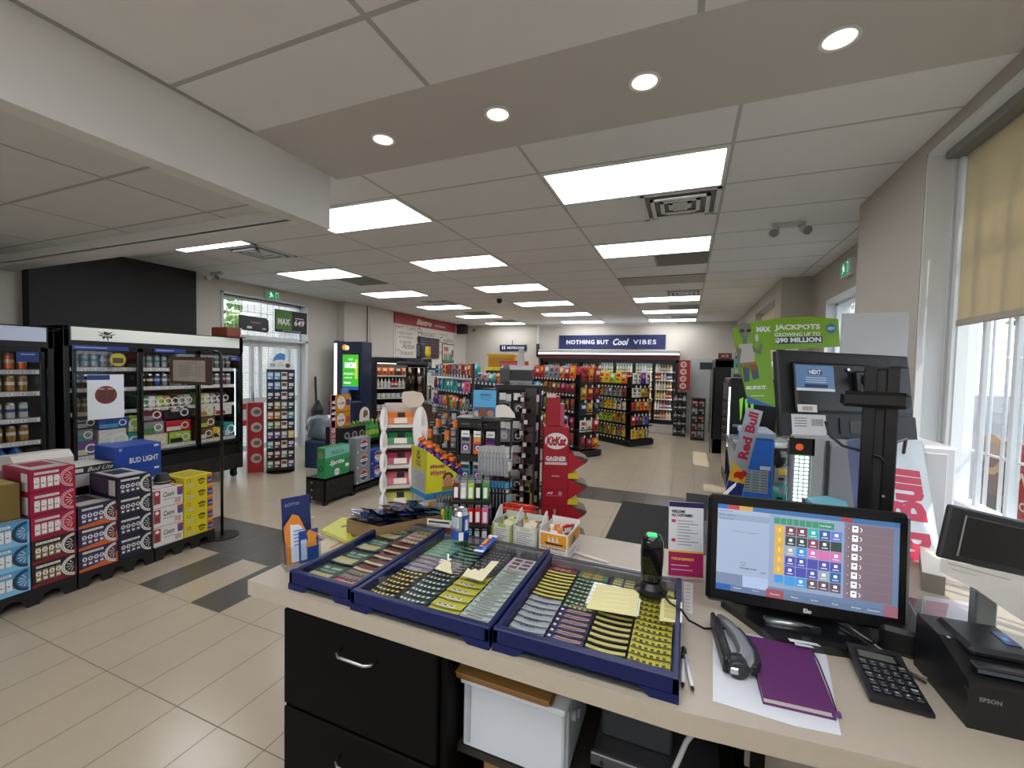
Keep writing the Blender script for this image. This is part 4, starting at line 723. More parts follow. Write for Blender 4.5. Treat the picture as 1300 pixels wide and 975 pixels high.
for i in range(7):
    x1 = -.33-.53*i; x0 = x1-.45; b = MB()
    for q in ((x0-.04, .30, x0, 1.96), (x1, .30, x1+.04, 1.96), (x0, 1.90, x1, 1.96), (x0, .30, x1, .36)): b.box(q[0], -.03, q[1], q[2], .0, q[3], k, .003)
    d = b.build('door', r); g = MB(); g.box(x0, -.018, .36, x1, -.016, 1.90, 'glass'); g.build('glass_pane', d); g = MB(); g.box(x0+.01, -.05, .9, x0+.025, -.03, 1.5, '#2b2c2e'); g.build('handle', d)
    b = MB(); b.box(x1+.0, .02, .4, x1+.02, .04, 1.9, '#fff3e0/e6'); b.build('lamp_tube', r)
SZ = [.38, .66, .93, 1.2, 1.45, 1.68]
for z in SZ: b = MB(); b.box(-4.04, .1, z-.02, -.28, .5, z, '#9a9a96'); b.box(-4.04, .09, z-.03, -.28, .1, z+.01, '#dcdcd6'); b.build('shelf', r)
bc = [['cream', 'orange', 'maroon', 'green'], ['purple', 'pink', 'white', 'cream'], ['red', 'cream', 'yellow', 'lime'], ['gold', 'cream', 'white', 'orange'], ['blue', 'white', 'red', 'grey'], ['cream', 'gold', 'white', 'lime']]
dn = ['end', 'second', 'third', 'fourth', 'fifth', 'sixth', 'seventh']; sn = ['lowest', 'second', 'third', 'fourth', 'fifth', 'top']
for i in range(7):
    x1 = -.35-.53*i
    for j, z in enumerate(SZ):
        if i >= 2 and j < 3: continue
        if i >= 4 and j < 4: continue
        for q in range(6 if i < 4 else 5):
            c = bc[j][(i+(q//2)) % 4]
            put('bottle', c, (x1-.035-.074*q, CY+.16, z), name='drink_bottle', label=f'{c} drink bottle on the {sn[j]} shelf behind the {dn[i]} cooler door', cat='bottle', c2='white' if j % 2 else 'cream', w=.066, h=.21 if j < 5 else .19)
r = thing('cool_vibes_sign', 'long dark blue wall sign reading nothing but cool vibes', 'sign', (-3.69, 12.92, 2.31)); b = MB(); b.box(0, -.02, 0, 3.12, .01, .42, '#1d2554/r.4', .004); b.build('board', r)
b = MB(); b.text('NOTHING BUT', .88, .21, .13, '#dfe2ea', -.022, bold=.03, w=1.28, space=1.1); b.text('Cool', 1.88, .215, .2, '#e6e8ee', -.022, bold=.035, shear=.35, w=.46); b.text('VIBES', 2.55, .21, .13, '#dfe2ea', -.022, bold=.02, w=.64, space=1.2); b.build('lettering', r)
b = MB(); b.box(0, 0, 0, .09, .05, .42, '#1f2022/r.4', .006); solo('wall_strip_speaker', b, 'narrow black strip mounted on the wall edge beside the cooler canopy', 'fixture', (-4.42, 12.86, 2.05))
# back door, poster and wire racks
b = MB(); b.box(.08, -.05, 0, .9, 0, 2.08, '#b9bdb9/r.5', .004); b.box(.05, -.03, 0, .08, 0, 2.12, '#cdd0cc'); d = tag(b.build('door_2'), kind='structure'); d.location = (0, YB, 0); g = MB(); g.cyl((.14, -.1, 1.0), (.34, -.1, 1.0), .012, '#c6c6c4/m1/r.3', 8); g.cyl((.15, -.1, 1), (.15, -.05, 1), .02, '#c6c6c4/m1/r.3', 8); g.build('door_handle', d)
b = MB(); b.box(0, 0, 0, .29, .02, .8, '#b3242b/r.4')
for i in range(4): b.arc((.12, .68-.19*i), 0, .08, 0, 360, -.002, '#e6dcd6', 'y', 18); b.arc((.12, .68-.19*i), 0, .05, 0, 360, -.003, '#b9837a', 'y', 10)
solo('wall_poster', b, 'red vertical poster with four round white price spots at the cooler end', 'poster', (-.19, CY-.02, 1.2))
def wirerack(loc, rz, w, d, h, n, lab, cl, kd, cn, nx, ph=.16, kk='#2a2b2d/r.4', name='wire_rack', tilt=0):
    r = thing(name, lab, 'display rack', loc, rz); b = MB()
    for x in (0, w):
        for y in (0, d): b.cyl((x, y, 0), (x, y, h), .008, kk, 6)
    b.box(0, 0, h-.015, w, d, h, kk); b.box(0, d-.004, 0, w, d, h, kk); b.build('frame', r)
    T = Mx.Translation(loc) @ Mx.Rotation(rz, 4, 'Z'); hh = (h-.08)/n
    for i in range(n):
        z = .05+hh*i; b = MB(); b.box(0, 0, z-.008, w, d, z, kk); b.box(0, -.004, z-.008, w, .0, z+.03, kk); b.build('shelf', r)
        for j in range(nx):
            c = cl[(i*nx+j) % len(cl)] if not isinstance(cl[0], list) else cl[i % len(cl)][j % len(cl[i % len(cl)])]
            put(kd, c, tuple(T @ V((w*(j+.5)/nx, d*.45, z+.001))), rz, name=kd+'_item' if 0 else cn.replace(' ', '_'), label=f'{c} {cn} on the {sn[min(i, 5)] if i < n-1 else "top"} level of the {lab.split(" with ")[0].split(" of ")[0]}'[:110], cat=cn, w=w/nx*.86, h=min(ph, hh*.86), d=d*.5)
    return r
wirerack((-.27, 12.0, 0), 0, .3, .3, 1.15, 5, 'grey wire rack of bottled goods at the cooler end', ['grey', 'black', 'silver', 'black', 'grey', 'black'], 'bottle', 'oil bottle', 3)
wirerack((.16, 11.5, 0), 0, .3, .35, 1.04, 5, 'low black wire rack with red and white boxes near the back door', ['orange', 'white', 'red', 'cream', 'maroon', 'red', 'cream', 'navy', 'red', 'red'], 'box', 'snack box', 2)

# ------------------------------------------------------------------ angled snack gondolas
GR = R(55)
def gondola(F, W, L, h, zs, lab, cap, side, post=None, back=None, tags=True, plat=True, short=None):
    """end face spans local X 0..W at y=0, long face at x=0 spans local Y 0..L"""
    loc = (F[0], F[1], 0); r = thing('snack_gondola', lab, 'shop shelving', loc, GR); T = Mx.Translation(loc) @ Mx.Rotation(GR, 4, 'Z'); kk = '#161617/r.45'; p = .02 if plat else 0; short = short or lab
    b = MB(); b.box(0, 0, .02, W, L, .13, kk, .006) if plat else 0; b.box(.02, .02, 0, W-.02, L-.02, .03, kk); b.build('base', r)
    b = MB(); b.box(.12, .1, .1, W-.12, L-.02, h, kk); b.box(.10, .08, .1, .14, .12, h+.02, kk); b.box(W-.14, .08, .1, W-.1, .12, h+.02, kk); b.build('back_panel', r)
    for z in zs:
        b = MB(); b.box(.0, .12, z-.02, .12, L-.02, z, kk); b.box(-.004, .12, z-.025, .0, L-.02, z+.012, '#26272a'); b.box(.06, -.02+p, z-.02, W-.06, .1, z, kk)
        if tags:
            for i in range(int(L/.1)): b.add([(-.005, .16+.1*i, z-.02), (-.005, .2+.1*i, z-.02), (-.005, .2+.1*i, z+.012), (-.005, .16+.1*i, z+.012)], [(0, 1, 2, 3)], '#e0e0dc')
        b.build('shelf', r)
    rows = ['lowest', 'second', 'third', 'fourth', 'fifth', 'sixth', 'top']
    for face, spec in (('end', cap), ('long', side), ('rear', back or [])):
        for row in spec:
            z, kd, cl, w_, h_ = row[:5]; span = (W-.1) if face == 'end' else (L-.2); n = int(span/(w_+.012)); ri = rows[min(6, min(range(len(zs)), key=lambda q: abs(zs[q]-z)))] if zs else 'top'
            for i in range(n):
                c = cl[(i*len(cl))//n] if random.random() > .22 else random.choice(cl); c2_ = {'red': ['yellow', 'white', 'maroon'], 'orange': ['yellow', 'brown', 'cream'], 'yellow': ['red', 'green', 'orange'], 'gold': ['maroon', 'yellow'], 'teal': ['white', 'navy', 'silver'], 'blue': ['yellow', 'sky', 'red'], 'purple': ['pink', 'yellow'], 'brown': ['gold', 'cream', 'red'], 'grey': ['red', 'navy', 'white'], 'maroon': ['gold', 'red', 'pink']}.get(c, ['white', 'red', 'green', 'navy']); c2_ = c2_[(i*7+int(z*10)) % len(c2_)]; dd = row[5] if len(row) > 5 else .05
                if face == 'end': q = V((.05+w_/2+i*(w_+.012), .02, z)); a = GR
                elif face == 'long': q = V((.04, .17+w_/2+i*(w_+.012), z)); a = GR-pi/2
                else: q = V((W-.04, .17+w_/2+i*(w_+.012), z)); a = GR+pi/2
                nm = {'pouch': 'snack_bag', 'bag': 'snack_bag', 'box': 'snack_box', 'can': 'snack_can', 'bottle': 'sauce_bottle', 'blister': 'carded_pack', 'card': 'card_pack', 'tub': 'snack_tub'}[kd]
                o_ = put(kd, c, tuple(T @ q), a+R(random.uniform(-9, 9)), name=nm, c2=c2_, label=f'{c} {nm.replace("_", " ")} on the {face} face, {ri} row, of {short}', cat=nm.replace('_', ' '), w=w_, h=h_, d=dd); o_.scale.z = random.uniform(.86, 1.04)
                if tags and face == 'end': pass
    if tags:
        b = MB()
        for row in cap:
            w_ = row[3]; n = int((W-.1)/(w_+.012))
            for i in range(n): x = .05+w_/2+i*(w_+.012); b.card(x-.02, row[0]+row[4]-.005, x+.02, row[0]+row[4]+.045, -.035, '#e8e8e4'); b.cyl((x, -.033, row[0]+row[4]), (x, .1, row[0]+row[4]), .003, '#8b8c8e', 5)
        b.build('price_hooks', r)
    return r
gondola((-1.1, 9.7), .8, 1.9, 1.55, [.16, .45, .75, 1.05, 1.33], 'angled black snack gondola nearest the cooler wall, chip bags on its end', 
        [(.17, 'pouch', ['yellow', 'gold', 'grey', 'silver'], .11, .22), (.47, 'pouch', ['red', 'maroon', 'sky', 'blue'], .11, .22), (.8, 'pouch', ['red', 'orange', 'yellow', 'gold'], .12, .22), (1.1, 'pouch', ['cream', 'white', 'gold'], .13, .22), (1.4, 'pouch', ['white', 'cream', 'purple', 'white'], .13, .24)],
        [(.2, 'pouch', ['yellow', 'gold', 'green', 'grey', 'maroon'], .13, .22), (.5, 'pouch', ['gold', 'lime', 'yellow', 'pink', 'brown'], .13, .23), (.8, 'pouch', ['cream', 'yellow', 'grey', 'orange'], .13, .22), (1.1, 'pouch', ['grey', 'gold', 'brown', 'orange'], .13, .23), (1.4, 'bag', ['yellow', 'lime', 'yellow', 'orange', 'red'], .16, .26)], short='the gondola nearest the coolers')
gondola((-1.85, 7.95), .62, 2.6, 1.6, [.22, .55, .88, 1.2, 1.5], 'angled black gondola in the middle of the shop, deep red bags on its end',
        [(.16, 'pouch', ['maroon', 'purple', 'orange'], .155, .24), (.5, 'pouch', ['white', 'cream', 'red'], .155, .24), (.83, 'pouch', ['gold', 'maroon', 'navy'], .155, .24), (1.12, 'pouch', ['gold', 'red', 'maroon'], .155, .24), (1.46, 'bag', ['red', 'orange', 'red'], .16, .28)],
        [(.55, 'pouch', ['maroon', 'gold', 'purple'], .13, .24), (.22, 'pouch', ['brown', 'red', 'grey'], .13, .24), (1.5, 'bag', ['orange', 'grey', 'red', 'brown', 'orange'], .15, .26), (1.2, 'pouch', ['maroon', 'brown', 'sky', 'grey'], .13, .24), (.88, 'pouch', ['brown', 'green', 'navy'], .13, .24)], back=[(1.5, 'bag', ['red', 'sky', 'orange'], .16, .28), (1.2, 'pouch', ['gold', 'lime', 'yellow'], .13, .24)], short='the middle gondola')
gondola((-2.75, 5.33), .5, 1.55, 1.5, [.3, .6, 1.07, 1.33, 1.57], 'angled black candy gondola in front of the coffee machine with boxed sweets on top',
        [(1.1, 'pouch', ['grey', 'teal', 'gold'], .12, .2)],
        [(1.575, 'box', ['red', 'red', 'sky', 'green', 'yellow', 'red', 'maroon'], .085, .17, .08), (1.30, 'pouch', ['pink', 'blue', 'teal', 'teal', 'maroon'], .12, .21), (1.075, 'pouch', ['grey', 'red', 'lime', 'orange', 'pink', 'purple'], .1, .18), (.72, 'pouch', ['grey', 'brown', 'gold', 'black'], .12, .22)], short='the candy gondola')
for i in range(3):
    p = V((-2.75, 5.33, 0)) + Mx.Rotation(GR, 3, 'Z') @ V((.12, .12+.14*i, 1.58)); put('bag', 'teal', tuple(p), GR-pi/2+.3*i, name='foil_bag', label='shiny teal foil bag lying on top of the candy gondola end', cat='snack bag', w=.17, h=.17, d=.09, c2='silver')
gondola((-1.80, 4.55), .5, 1.05, 1.42, [.3, .6, .9, 1.18, 1.5], 'angled black gondola of hanging sweets with chip bags heaped on its top shelf', [(1.2, 'pouch', ['maroon', 'pink', 'brown'], .11, .2), (.9, 'pouch', ['grey', 'red', 'brown'], .11, .2)],
        [(1.5, 'bag', ['brown', 'orange', 'teal', 'grey', 'orange'], .15, .13, .12), (1.2, 'pouch', ['maroon', 'purple', 'gold', 'yellow'], .1, .2), (.9, 'blister', ['black', 'navy', 'grey'], .09, .2)], short='the sweets gondola')
for i in range(2):
    p = V((-1.80, 4.55, 0)) + Mx.Rotation(GR, 3, 'Z') @ V((.2, .35+.22*i, 1.62)); put('box', 'red', tuple(p), GR-pi/2+.1, name='snack_carton', label='red snack carton standing on top of the sweets gondola', cat='snack box', w=.2, h=.17, d=.15, c2='#c05a52')
# coffee station between cooler and gondola
r = thing('coffee_machine', 'tall dark bean-to-cup coffee machine on a wooden stand', 'coffee machine', (-5.35, 7.35, 0), R(25))
b = MB(); b.box(0, 0, 0, .62, .55, .92, '#4a2c1c/r.5', .006); b.box(-.04, -.04, .92, .68, .6, .97, '#6f6a66/r.4', .004); b.build('stand', r)
b = MB(); b.box(.0, .05, .97, .42, .5, 1.70, '#1b1815/r.15/c.6', .03); b.cyl((.1, .02, 1.0), (.1, .02, 1.66), .11, '#3b2e25/m.8/r.15', 20); b.cyl((.28, .02, 1.0), (.28, .02, 1.66), .07, '#6b6056/m1/r.12', 16); b.build('body', r)
b = MB(); b.box(-.2, 0, 1.70, .45, .52, 1.78, '#161617/r.3', .02); b.box(.0, .1, 1.78, .3, .4, 1.86, '#1a1a1c/r.3', .01); b.build('lid', r)
b = MB(); b.box(.45, -.02, 1.3, .62, .1, 1.66, '#121214/r.3'); b.card(.47, 1.36, .6, 1.62, -.022, '#9fb3bd'); b.card(.5, 1.4, .57, 1.58, -.023, '#44505a'); b.build('touch_panel', r)
b = MB(); b.card(0, 0, .17, .26, 0, '#d9d6cb'); [b.card(.02, .2-.03*i, .14, .21-.03*i, -.001, '#8b8a84') for i in range(6)]; solo('taped_note', b, 'white paper note taped beside the coffee machine', 'paper note', (-4.93, 7.505, 1.3), R(25))
b = MB(); b.box(0, 0, 0, .12, .1, .3, '#1b1b1d/r.3', .01); b.card(.02, .05, .1, .27, -.001, '#4c5058'); solo('syrup_dispenser', b, 'black slim dispenser standing on the coffee machine lid', 'dispenser', (-5.28, 7.60, 1.861))
b = MB(); b.lathe([(.05, 0), (.06, .1), (.055, .24), (.0, .25)], '#d8b52a', 14); solo('yellow_bottle', b, 'yellow container standing on the coffee machine', 'container', (-5.03, 7.67, 1.861))
# yellow promo stand by the restrooms
r = thing('promo_stand', 'yellow and purple price display stand below the restrooms sign', 'display stand', (-4.75, 9.9, 0), R(10))
b = MB(); b.box(0, 0, .0, .72, .4, 1.62, '#2f2350/r.5', .01); b.box(-.02, -.02, 1.62, .74, .42, 1.7, '#e7d93a/r.4'); b.build('body', r)
b = MB(); b.box(.03, .1, 1.7, .72, .4, 2.02, '#c7921a/r.5'); b.box(.0, .08, 2.0, .74, .42, 2.05, '#d9a61f'); b.box(.05, .09, 1.72, .7, .1, 1.95, '#a87a14'); b.build('yellow_header', r)
b = MB(); b.text('3.99', .22, 1.48, .16, '#ead94a', -.004, bold=.04, w=.32); b.card(0, 1.2, .35, 1.36, -.003, '#b53a8a'); b.text('HAPPY HOUR DEALS', .36, 1.66, .03, '#5a4a10', -.024); b.build('price_lettering', r)
# ------------------------------------------------------------------ right-hand wall side
def DP(u, v, d): return O + ray(u, v)*d
def frame4(TL, TR, BL):
    TL, TR, BL = map(V, (TL, TR, BL)); x = (TR-TL); w = x.length; x.normalize(); z = (TL-BL); z -= x*z.dot(x); h = z.length; z.normalize(); y = z.cross(x)
    M = Mx((x, y, z)).transposed().to_4x4(); M.translation = BL; return M, w, h
def place(root, M): root.matrix_world = M; root.location, q, s_ = M.decompose(); root.rotation_euler = q.to_euler(); return root
# tall cooler, monster cooler
r = thing('glass_door_cooler', 'tall black glass-door cooler standing sideways against the window wall far down the aisle', 'cooler', (.56, 9.9, 0)); k = '#121214/r.35'
b = MB(); b.box(0, 0, 0, .62, 1.3, .3, k, .01); b.box(0, 0, 1.8, .62, 1.3, 1.98, k, .01); b.box(0, 0, 0, .62, .05, 1.95, k, .006); b.box(0, 1.25, 0, .62, 1.3, 1.95, k); b.box(.57, 0, 0, .62, 1.3, 1.95, k); b.build('cabinet', r)
b = MB(); b.box(-.03, .03, .3, 0, .65, 1.8, '#1b1b1d/r.2', .004); b.box(-.03, .67, .3, 0, 1.27, 1.8, '#1b1b1d/r.2', .004); b.build('door', r); b = MB(); b.box(0.05, -.03, 1.98, .3, .1, 2.1, '#6a3a34/r.5', .005); b.text('ACE', .17, 2.04, .05, '#e0d0c8', -.032); b.build('topper_box', r)
b = MB(); b.box(-.06, -.12, .02, -.04, .0, 1.9, '#5b5d5f/r.4'); b.box(-.3, -.1, 1.75, -.04, -.09, 1.9, '#2b2c2e'); b.build('side_rail', r)
r = thing('glass_door_cooler', 'black drinks cooler with a green claw mark, boxes piled on its top', 'cooler', (.60, 7.0, 0))
b = MB(); b.box(0, 0, 0, .6, .9, 1.62, k, .012); b.build('cabinet', r)
b = MB(); b.box(-.02, .03, .2, 0, .87, 1.55, '#20262a/r.15', .004)
d = b.build('door', r); b = MB()
for i in range(26): b.box(-.012, -.004, .62+.034*i, .012, .0, .64+.034*i, '#f0ffff/e3')
b.box(-.016, .0, .55, .014, .006, 1.55, '#3a3b3d'); b.build('led_strip', r)
b = MB(); g_ = '#7fd04a/e.35'
for x in (.13, .2, .27): b.add([(x, -.003, 1.32), (x+.05, -.003, 1.35), (x+.035, -.003, 1.05), (x+.02, -.003, 1.0), (x+.015, -.003, 1.1)], [(0, 1, 2, 3, 4)], g_)
b.text('MONSTER', .2, .93, .045, '#d8d8d8', -.003, w=.28); b.build('claw_logo', r)
for i, (x, z, w_, h_, c, c2, l) in enumerate(((.03, 1.621, .2, .15, 'grey', 'lime', 'grey box with a yellow-green picture'), (.25, 1.621, .24, .15, 'orange', 'brown', 'orange-brown box'), (.06, 1.772, .19, .13, 'teal', 'sky', 'teal box'), (.27, 1.772, .18, .1, 'brown', 'grey', 'brown box'), (.05, 1.903, .15, .1, 'grey', 'silver', 'small grey box'))): put('box', c, (.6+x+w_/2, 7.05, z), 0, name='stored_box', label=l+' stacked on top of the claw-marked cooler', cat='box', c2=c2, w=w_, h=h_, d=.2)
# ice-cream freezer
r = thing('ice_cream_freezer', 'grey and blue ice cream chest freezer with round sundae stickers', 'freezer', (.53, 5.1, 0))
b = MB(); b.ring([[(.10, 0, .04), (.66, 0, .04), (.66, 1.3, .04), (.10, 1.3, .04)], [(0, 0, .84), (.66, 0, .84), (.66, 1.3, .84), (0, 1.3, .84)]], '#a9adb0/r.4', False); b.box(.05, .05, 0, .6, 1.2, .05, '#333436'); b.build('cabinet', r)
b = MB(); b.add([(.085, -.004, .1), (.64, -.004, .1), (.64, -.004, .80), (.02, -.004, .80)], [(0, 1, 2, 3)], '#2c3f8c/r.4')
for i, z in enumerate((.66, .45, .22)): b.arc((.16+.015*(2-i), z), 0, .07, 0, 360, -.006, '#b43a4c', 'y', 18); b.arc((.15+.015*(2-i), z-.06), 0, .06, 180, 360, -.008, '#dcdad8', 'y', 10); b.arc((.16, z+.02), 0, .03, 0, 360, -.008, '#e6c7c0', 'y', 8)
b.build('front_panel', r)
b = MB(); b.box(-.01, -.01, .84, .67, 1.31, .88, '#5f6568/r.25', .01); b.box(.03, .03, .879, .63, 1.27, .885, '#8d989c/r.08'); b.box(.02, .6, .885, .64, .64, .9, '#c0c4c6'); b.build('sliding_lid', r)
# blue drum with info
r = thing('blue_dispenser', 'tall bright blue dispenser with a pale facts panel, beside the energy drink strip', 'dispenser', (.37, 3.2, 0))
b = MB(); b.box(0, 0, 0, .18, .35, 1.28, '#2f6fd0/r.3', .012); b.box(-.004, -.004, 1.28, .184, .354, 1.32, '#9fb4c6/r.3', .006); b.build('body', r)
b = MB(); b.card(.0, .92, .15, 1.07, -.003, '#9fa9ad'); [b.card(.01+.05*j, .93, .045+.05*j, 1.06, -.004, '#78858c') for j in range(3)]; [b.card(.01+.05*j, .94+.018*i, .045+.05*j, .944+.018*i, -.005, '#c9d0d3') for j in range(3) for i in range(7)]; b.card(.1, 1.075, .16, 1.10, -.003, '#dfe6ee'); b.card(.0, 1.13, .02, 1.18, -.003, '#dfe6ee'); b.build('facts_panel', r)
b = MB(); b.box(-.02, -.16, .80, .16, -.01, .83, '#aebccb/r.3', .005); b.box(-.02, -.16, .83, .16, -.155, .88, '#aebccb'); b.build('drip_tray', r)
# energy drink strip sign
Mq, w, h = frame4(DP(948, 518, 2.3), DP(967, 519, 2.3), DP(917, 628, 2.3))
TL, TR, BL = DP(948, 517, 2.3), DP(967.5, 519, 2.3), DP(916, 640, 2.3); n_ = (TR-TL).cross(BL-TL).normalized(); ax = (TL-BL); hh = ax.length; ax.normalize(); rtv = ax.cross(n_).normalized(); rtv = rtv if rtv.dot(TR-TL) > 0 else -rtv
Mq = Mx((rtv, ax.cross(rtv), ax)).transposed().to_4x4(); Mq.translation = BL; Wd = .088
r = thing('strip_sign', 'slanted silver and blue energy drink strip sign with a yellow and red emblem', 'sign'); place(r, Mq)
b = MB(); b.box(0, -.004, -.25, Wd, 0, hh, '#aeb4ba/r.35/m.3'); b.box(.03, .0, -1.0, .06, .02, hh*.6, '#2b2c2f'); b.build('panel', r)
b = MB(); b.card(0, -.25, Wd, hh*.25, -.0055, '#1c2a7a'); b.add([(0, -.0056, hh*.25), (Wd, -.0056, hh*.25), (Wd, -.0056, hh*.34), (0, -.0056, hh*.45)], [(0, 1, 2, 3)], '#e8b21e'); b.arc((Wd*.55, hh*.32), 0, .028, 0, 360, -.0062, '#c3231f', 'y', 14, sz=.8); b.arc((Wd*.8, hh*.35), 0, .018, 0, 360, -.0064, '#c3231f', 'y', 10); b.arc((Wd*.5, hh*.27), 0, .014, 0, 360, -.0066, '#f0c23a', 'y', 10)
vs, fs, x0, x1, y0, y1 = glyphs('Red Bull', .04); kk = hh*.48/(x1-x0); b.add([(Wd*.5-(q-(y0+y1)/2)*kk*.9, -.006, hh*.49+(a-x0)*kk) for a, q, c in vs], fs, '#b51f3c'); b.build('printed_face', r)
# white back of the drinks fridge with led column
r = thing('compact_fridge', 'white-backed energy drink fridge with a lit column of dots on its edge', 'fridge', (.50, 2.5, 0))
b = MB(); b.box(.11, .06, 0, .66, .5, 1.39, '#c9cbd0/r.35', .012); b.box(.10, .05, 0, .15, .06, 1.39, '#d8d9da'); b.box(.175, .045, .3, .62, .06, 1.36, '#bcbec4/r.4', .004); b.box(.16, .05, 0, .172, .062, 1.38, '#55575a'); b.build('cabinet', r)
b = MB(); b.box(.0, .06, 0, .11, .1, 1.37, '#9ea1a3/r.4', .004)
for i in range(30):
    for j in range(3): b.box(.03+.022*j, .055, .72+.02*i, .045+.022*j, .06, .732+.02*i, '#eaffff/e2')
b.card(.0, 1.3, .11, 1.385, .05, '#2e2a26'); b.arc((.045, 1.34), 0, .018, 0, 360, .048, '#e0602a/e.5', 'y', 8); b.build('led_column', r)
for i, (c, z) in enumerate((('white', .98), ('teal', 1.08), ('grey', 1.18), ('black', 1.27))):
    put('pouch', c, (.465, 2.53-.002*i, z-.04), .2*i, name='hanging_pack', label=f'small {c} pack hanging on the edge of the white-backed fridge', cat='carded pack', c2='yellow' if i == 2 else 'grey', w=.07, h=.1)
b = MB(); b.box(0, 0, 0, .03, .03, 1.32, '#1c1c1e'); b.box(-.03, -.05, .9, .03, .0, .95, '#c9ccd0', .01); solo('hanging_strip', b, 'thin black merchandising strip beside the lit column', 'display rack', (.44, 2.56, 0))
# lotto alien sign
Mq, w, h = frame4(DP(930, 413, 2.4), DP(1068, 410, 2.4), DP(934, 516, 2.4))
def P4(u, v, dd=0): p = Mq.inverted() @ PY(u, v, 0.0) if 0 else None
n_ = (DP(1068, 410, 2.4)-DP(930, 413, 2.4)).cross(DP(934, 516, 2.4)-DP(930, 413, 2.4)).normalized(); p0 = DP(1000, 450, 2.4)
def onp(u, v): r_ = ray(u, v); return Mq.inverted() @ (O + r_*((p0-O).dot(n_)/r_.dot(n_)))
r = thing('lottery_sign', 'green lottery topper sign with a grey alien and jackpot wording', 'sign'); place(r, Mq)
def pl(pts, off, m, b): q = [onp(*p) for p in pts]; b.add([(p.x, off, p.z) for p in q], [tuple(range(len(q)))], m)
b = MB(); out = [(930, 417), (945, 411), (985, 404), (1030, 402), (1064, 405), (1067, 440), (978, 444), (985, 517), (948, 503), (934, 440)]
q = [onp(*p) for p in out]; b.prism([(p.x, p.z) for p in q], 0, .006, '#7fae2c/r.4', 'y'); b.box(.3, .006, -.15, .36, .02, h*.8, '#c9cbcd'); b.build('panel', r)
b = MB(); A = lambda u, v: (onp(u, v).x, onp(u, v).z)
def tx(t, u, v, hp, wp, m, bold=.02, off=-.002, sh=0):
    c = A(u, v); s_ = (onp(1050, 420)-onp(960, 422)).length/90; b.text(t, c[0], c[1], hp*s_, m, off, w=wp*s_, bold=bold, shear=sh)
tx('MAX', 969, 418, 7, 18, '#e8f0f4', .06); tx('JACKPOTS', 1012, 416, 8.5, 58, '#eef4e4', .05); tx('GROWING UP TO', 1012, 424.5, 5, 58, '#eef4e4', .03); tx('$90 MILLION', 1013, 432, 7, 58, '#f4f8f0', .05, -.003)
pl([(985, 428.5), (1044, 427), (1044, 435), (985, 437)], -.0025, '#23406a', b); tx('BELIEVE IT.', 960, 492, 4.5, 26, '#eef4e4', .05); pl([(953, 502), (970, 502), (970, 503), (953, 503)], -.002, '#d8e8c0', b)
c = A(1055, 417); b.arc(c, 0, .028, 0, 360, -.002, '#2a7fae', 'y', 18); tx('NEW', 1055, 417, 4, 9, '#f0f4f6', .03, -.003)
pl([(948, 503), (985, 517), (948, 512)], -.002, '#3a6fb5', b); b.build('lettering', r)
b = MB(); g1 = '#6f756c'
c = A(945, 418); b.lathe([(0, 0)], g1) if 0 else None
sc_ = (onp(1050, 420)-onp(960, 422)).length/90
def el(u, v, ru, rv, off, m, tk=.006):
    c = A(u, v); b.ring([[(c[0]+ru*sc_*cos(2*pi*i/18)*f, off-tk*(1-f), c[1]+rv*sc_*sin(2*pi*i/18)*f) for i in range(18)] for f in (1, .8, .4)], m, True, True, (False, True))
el(945, 417, 8.5, 8, -.002, '#777d74'); el(945.5, 424, 5.5, 6, -.004, '#7b8178'); el(941, 420, 3, 2, -.009, '#2b2e2b', .002); el(949.5, 420, 3, 2, -.009, '#2b2e2b', .002)
pl([(943, 428), (948, 428), (948, 438), (943, 438)], -.003, '#6d736a', b); pl([(938, 437), (954, 436), (958, 444), (957, 462), (940, 463), (936, 446)], -.004, '#bcb9b2', b)
pl([(936, 440), (941, 444), (938, 462), (941, 476), (938, 477), (935, 462)], -.0045, '#70766d', b); pl([(954, 438), (962, 446), (965, 436), (968, 438), (965, 450), (956, 447)], -.0045, '#70766d', b); el(960, 429, 2.5, 5, -.006, '#c9cfc8', .002)
pl([(940, 461), (959, 459), (961, 466), (941, 467)], -.005, '#8a7a2e', b); pl([(943, 466), (951, 466), (951, 484), (945, 485)], -.005, '#46586e', b); pl([(953, 466), (961, 465), (963, 480), (956, 482)], -.005, '#46586e', b); pl([(952, 463), (960, 463), (960, 470), (954, 471)], -.0055, '#9a4a3a', b); b.build('alien_figure', r)
b = MB(); b.box(0, -.01, 0, .26, .002, .62, '#c3c8cb/r.4', .002); b.box(-.02, -.01, 0, .28, .03, .02, '#b9bec0'); solo('blank_card', b, 'blank white card standing on the fridge behind the screen', 'sign', (.70, 2.58, 1.392))
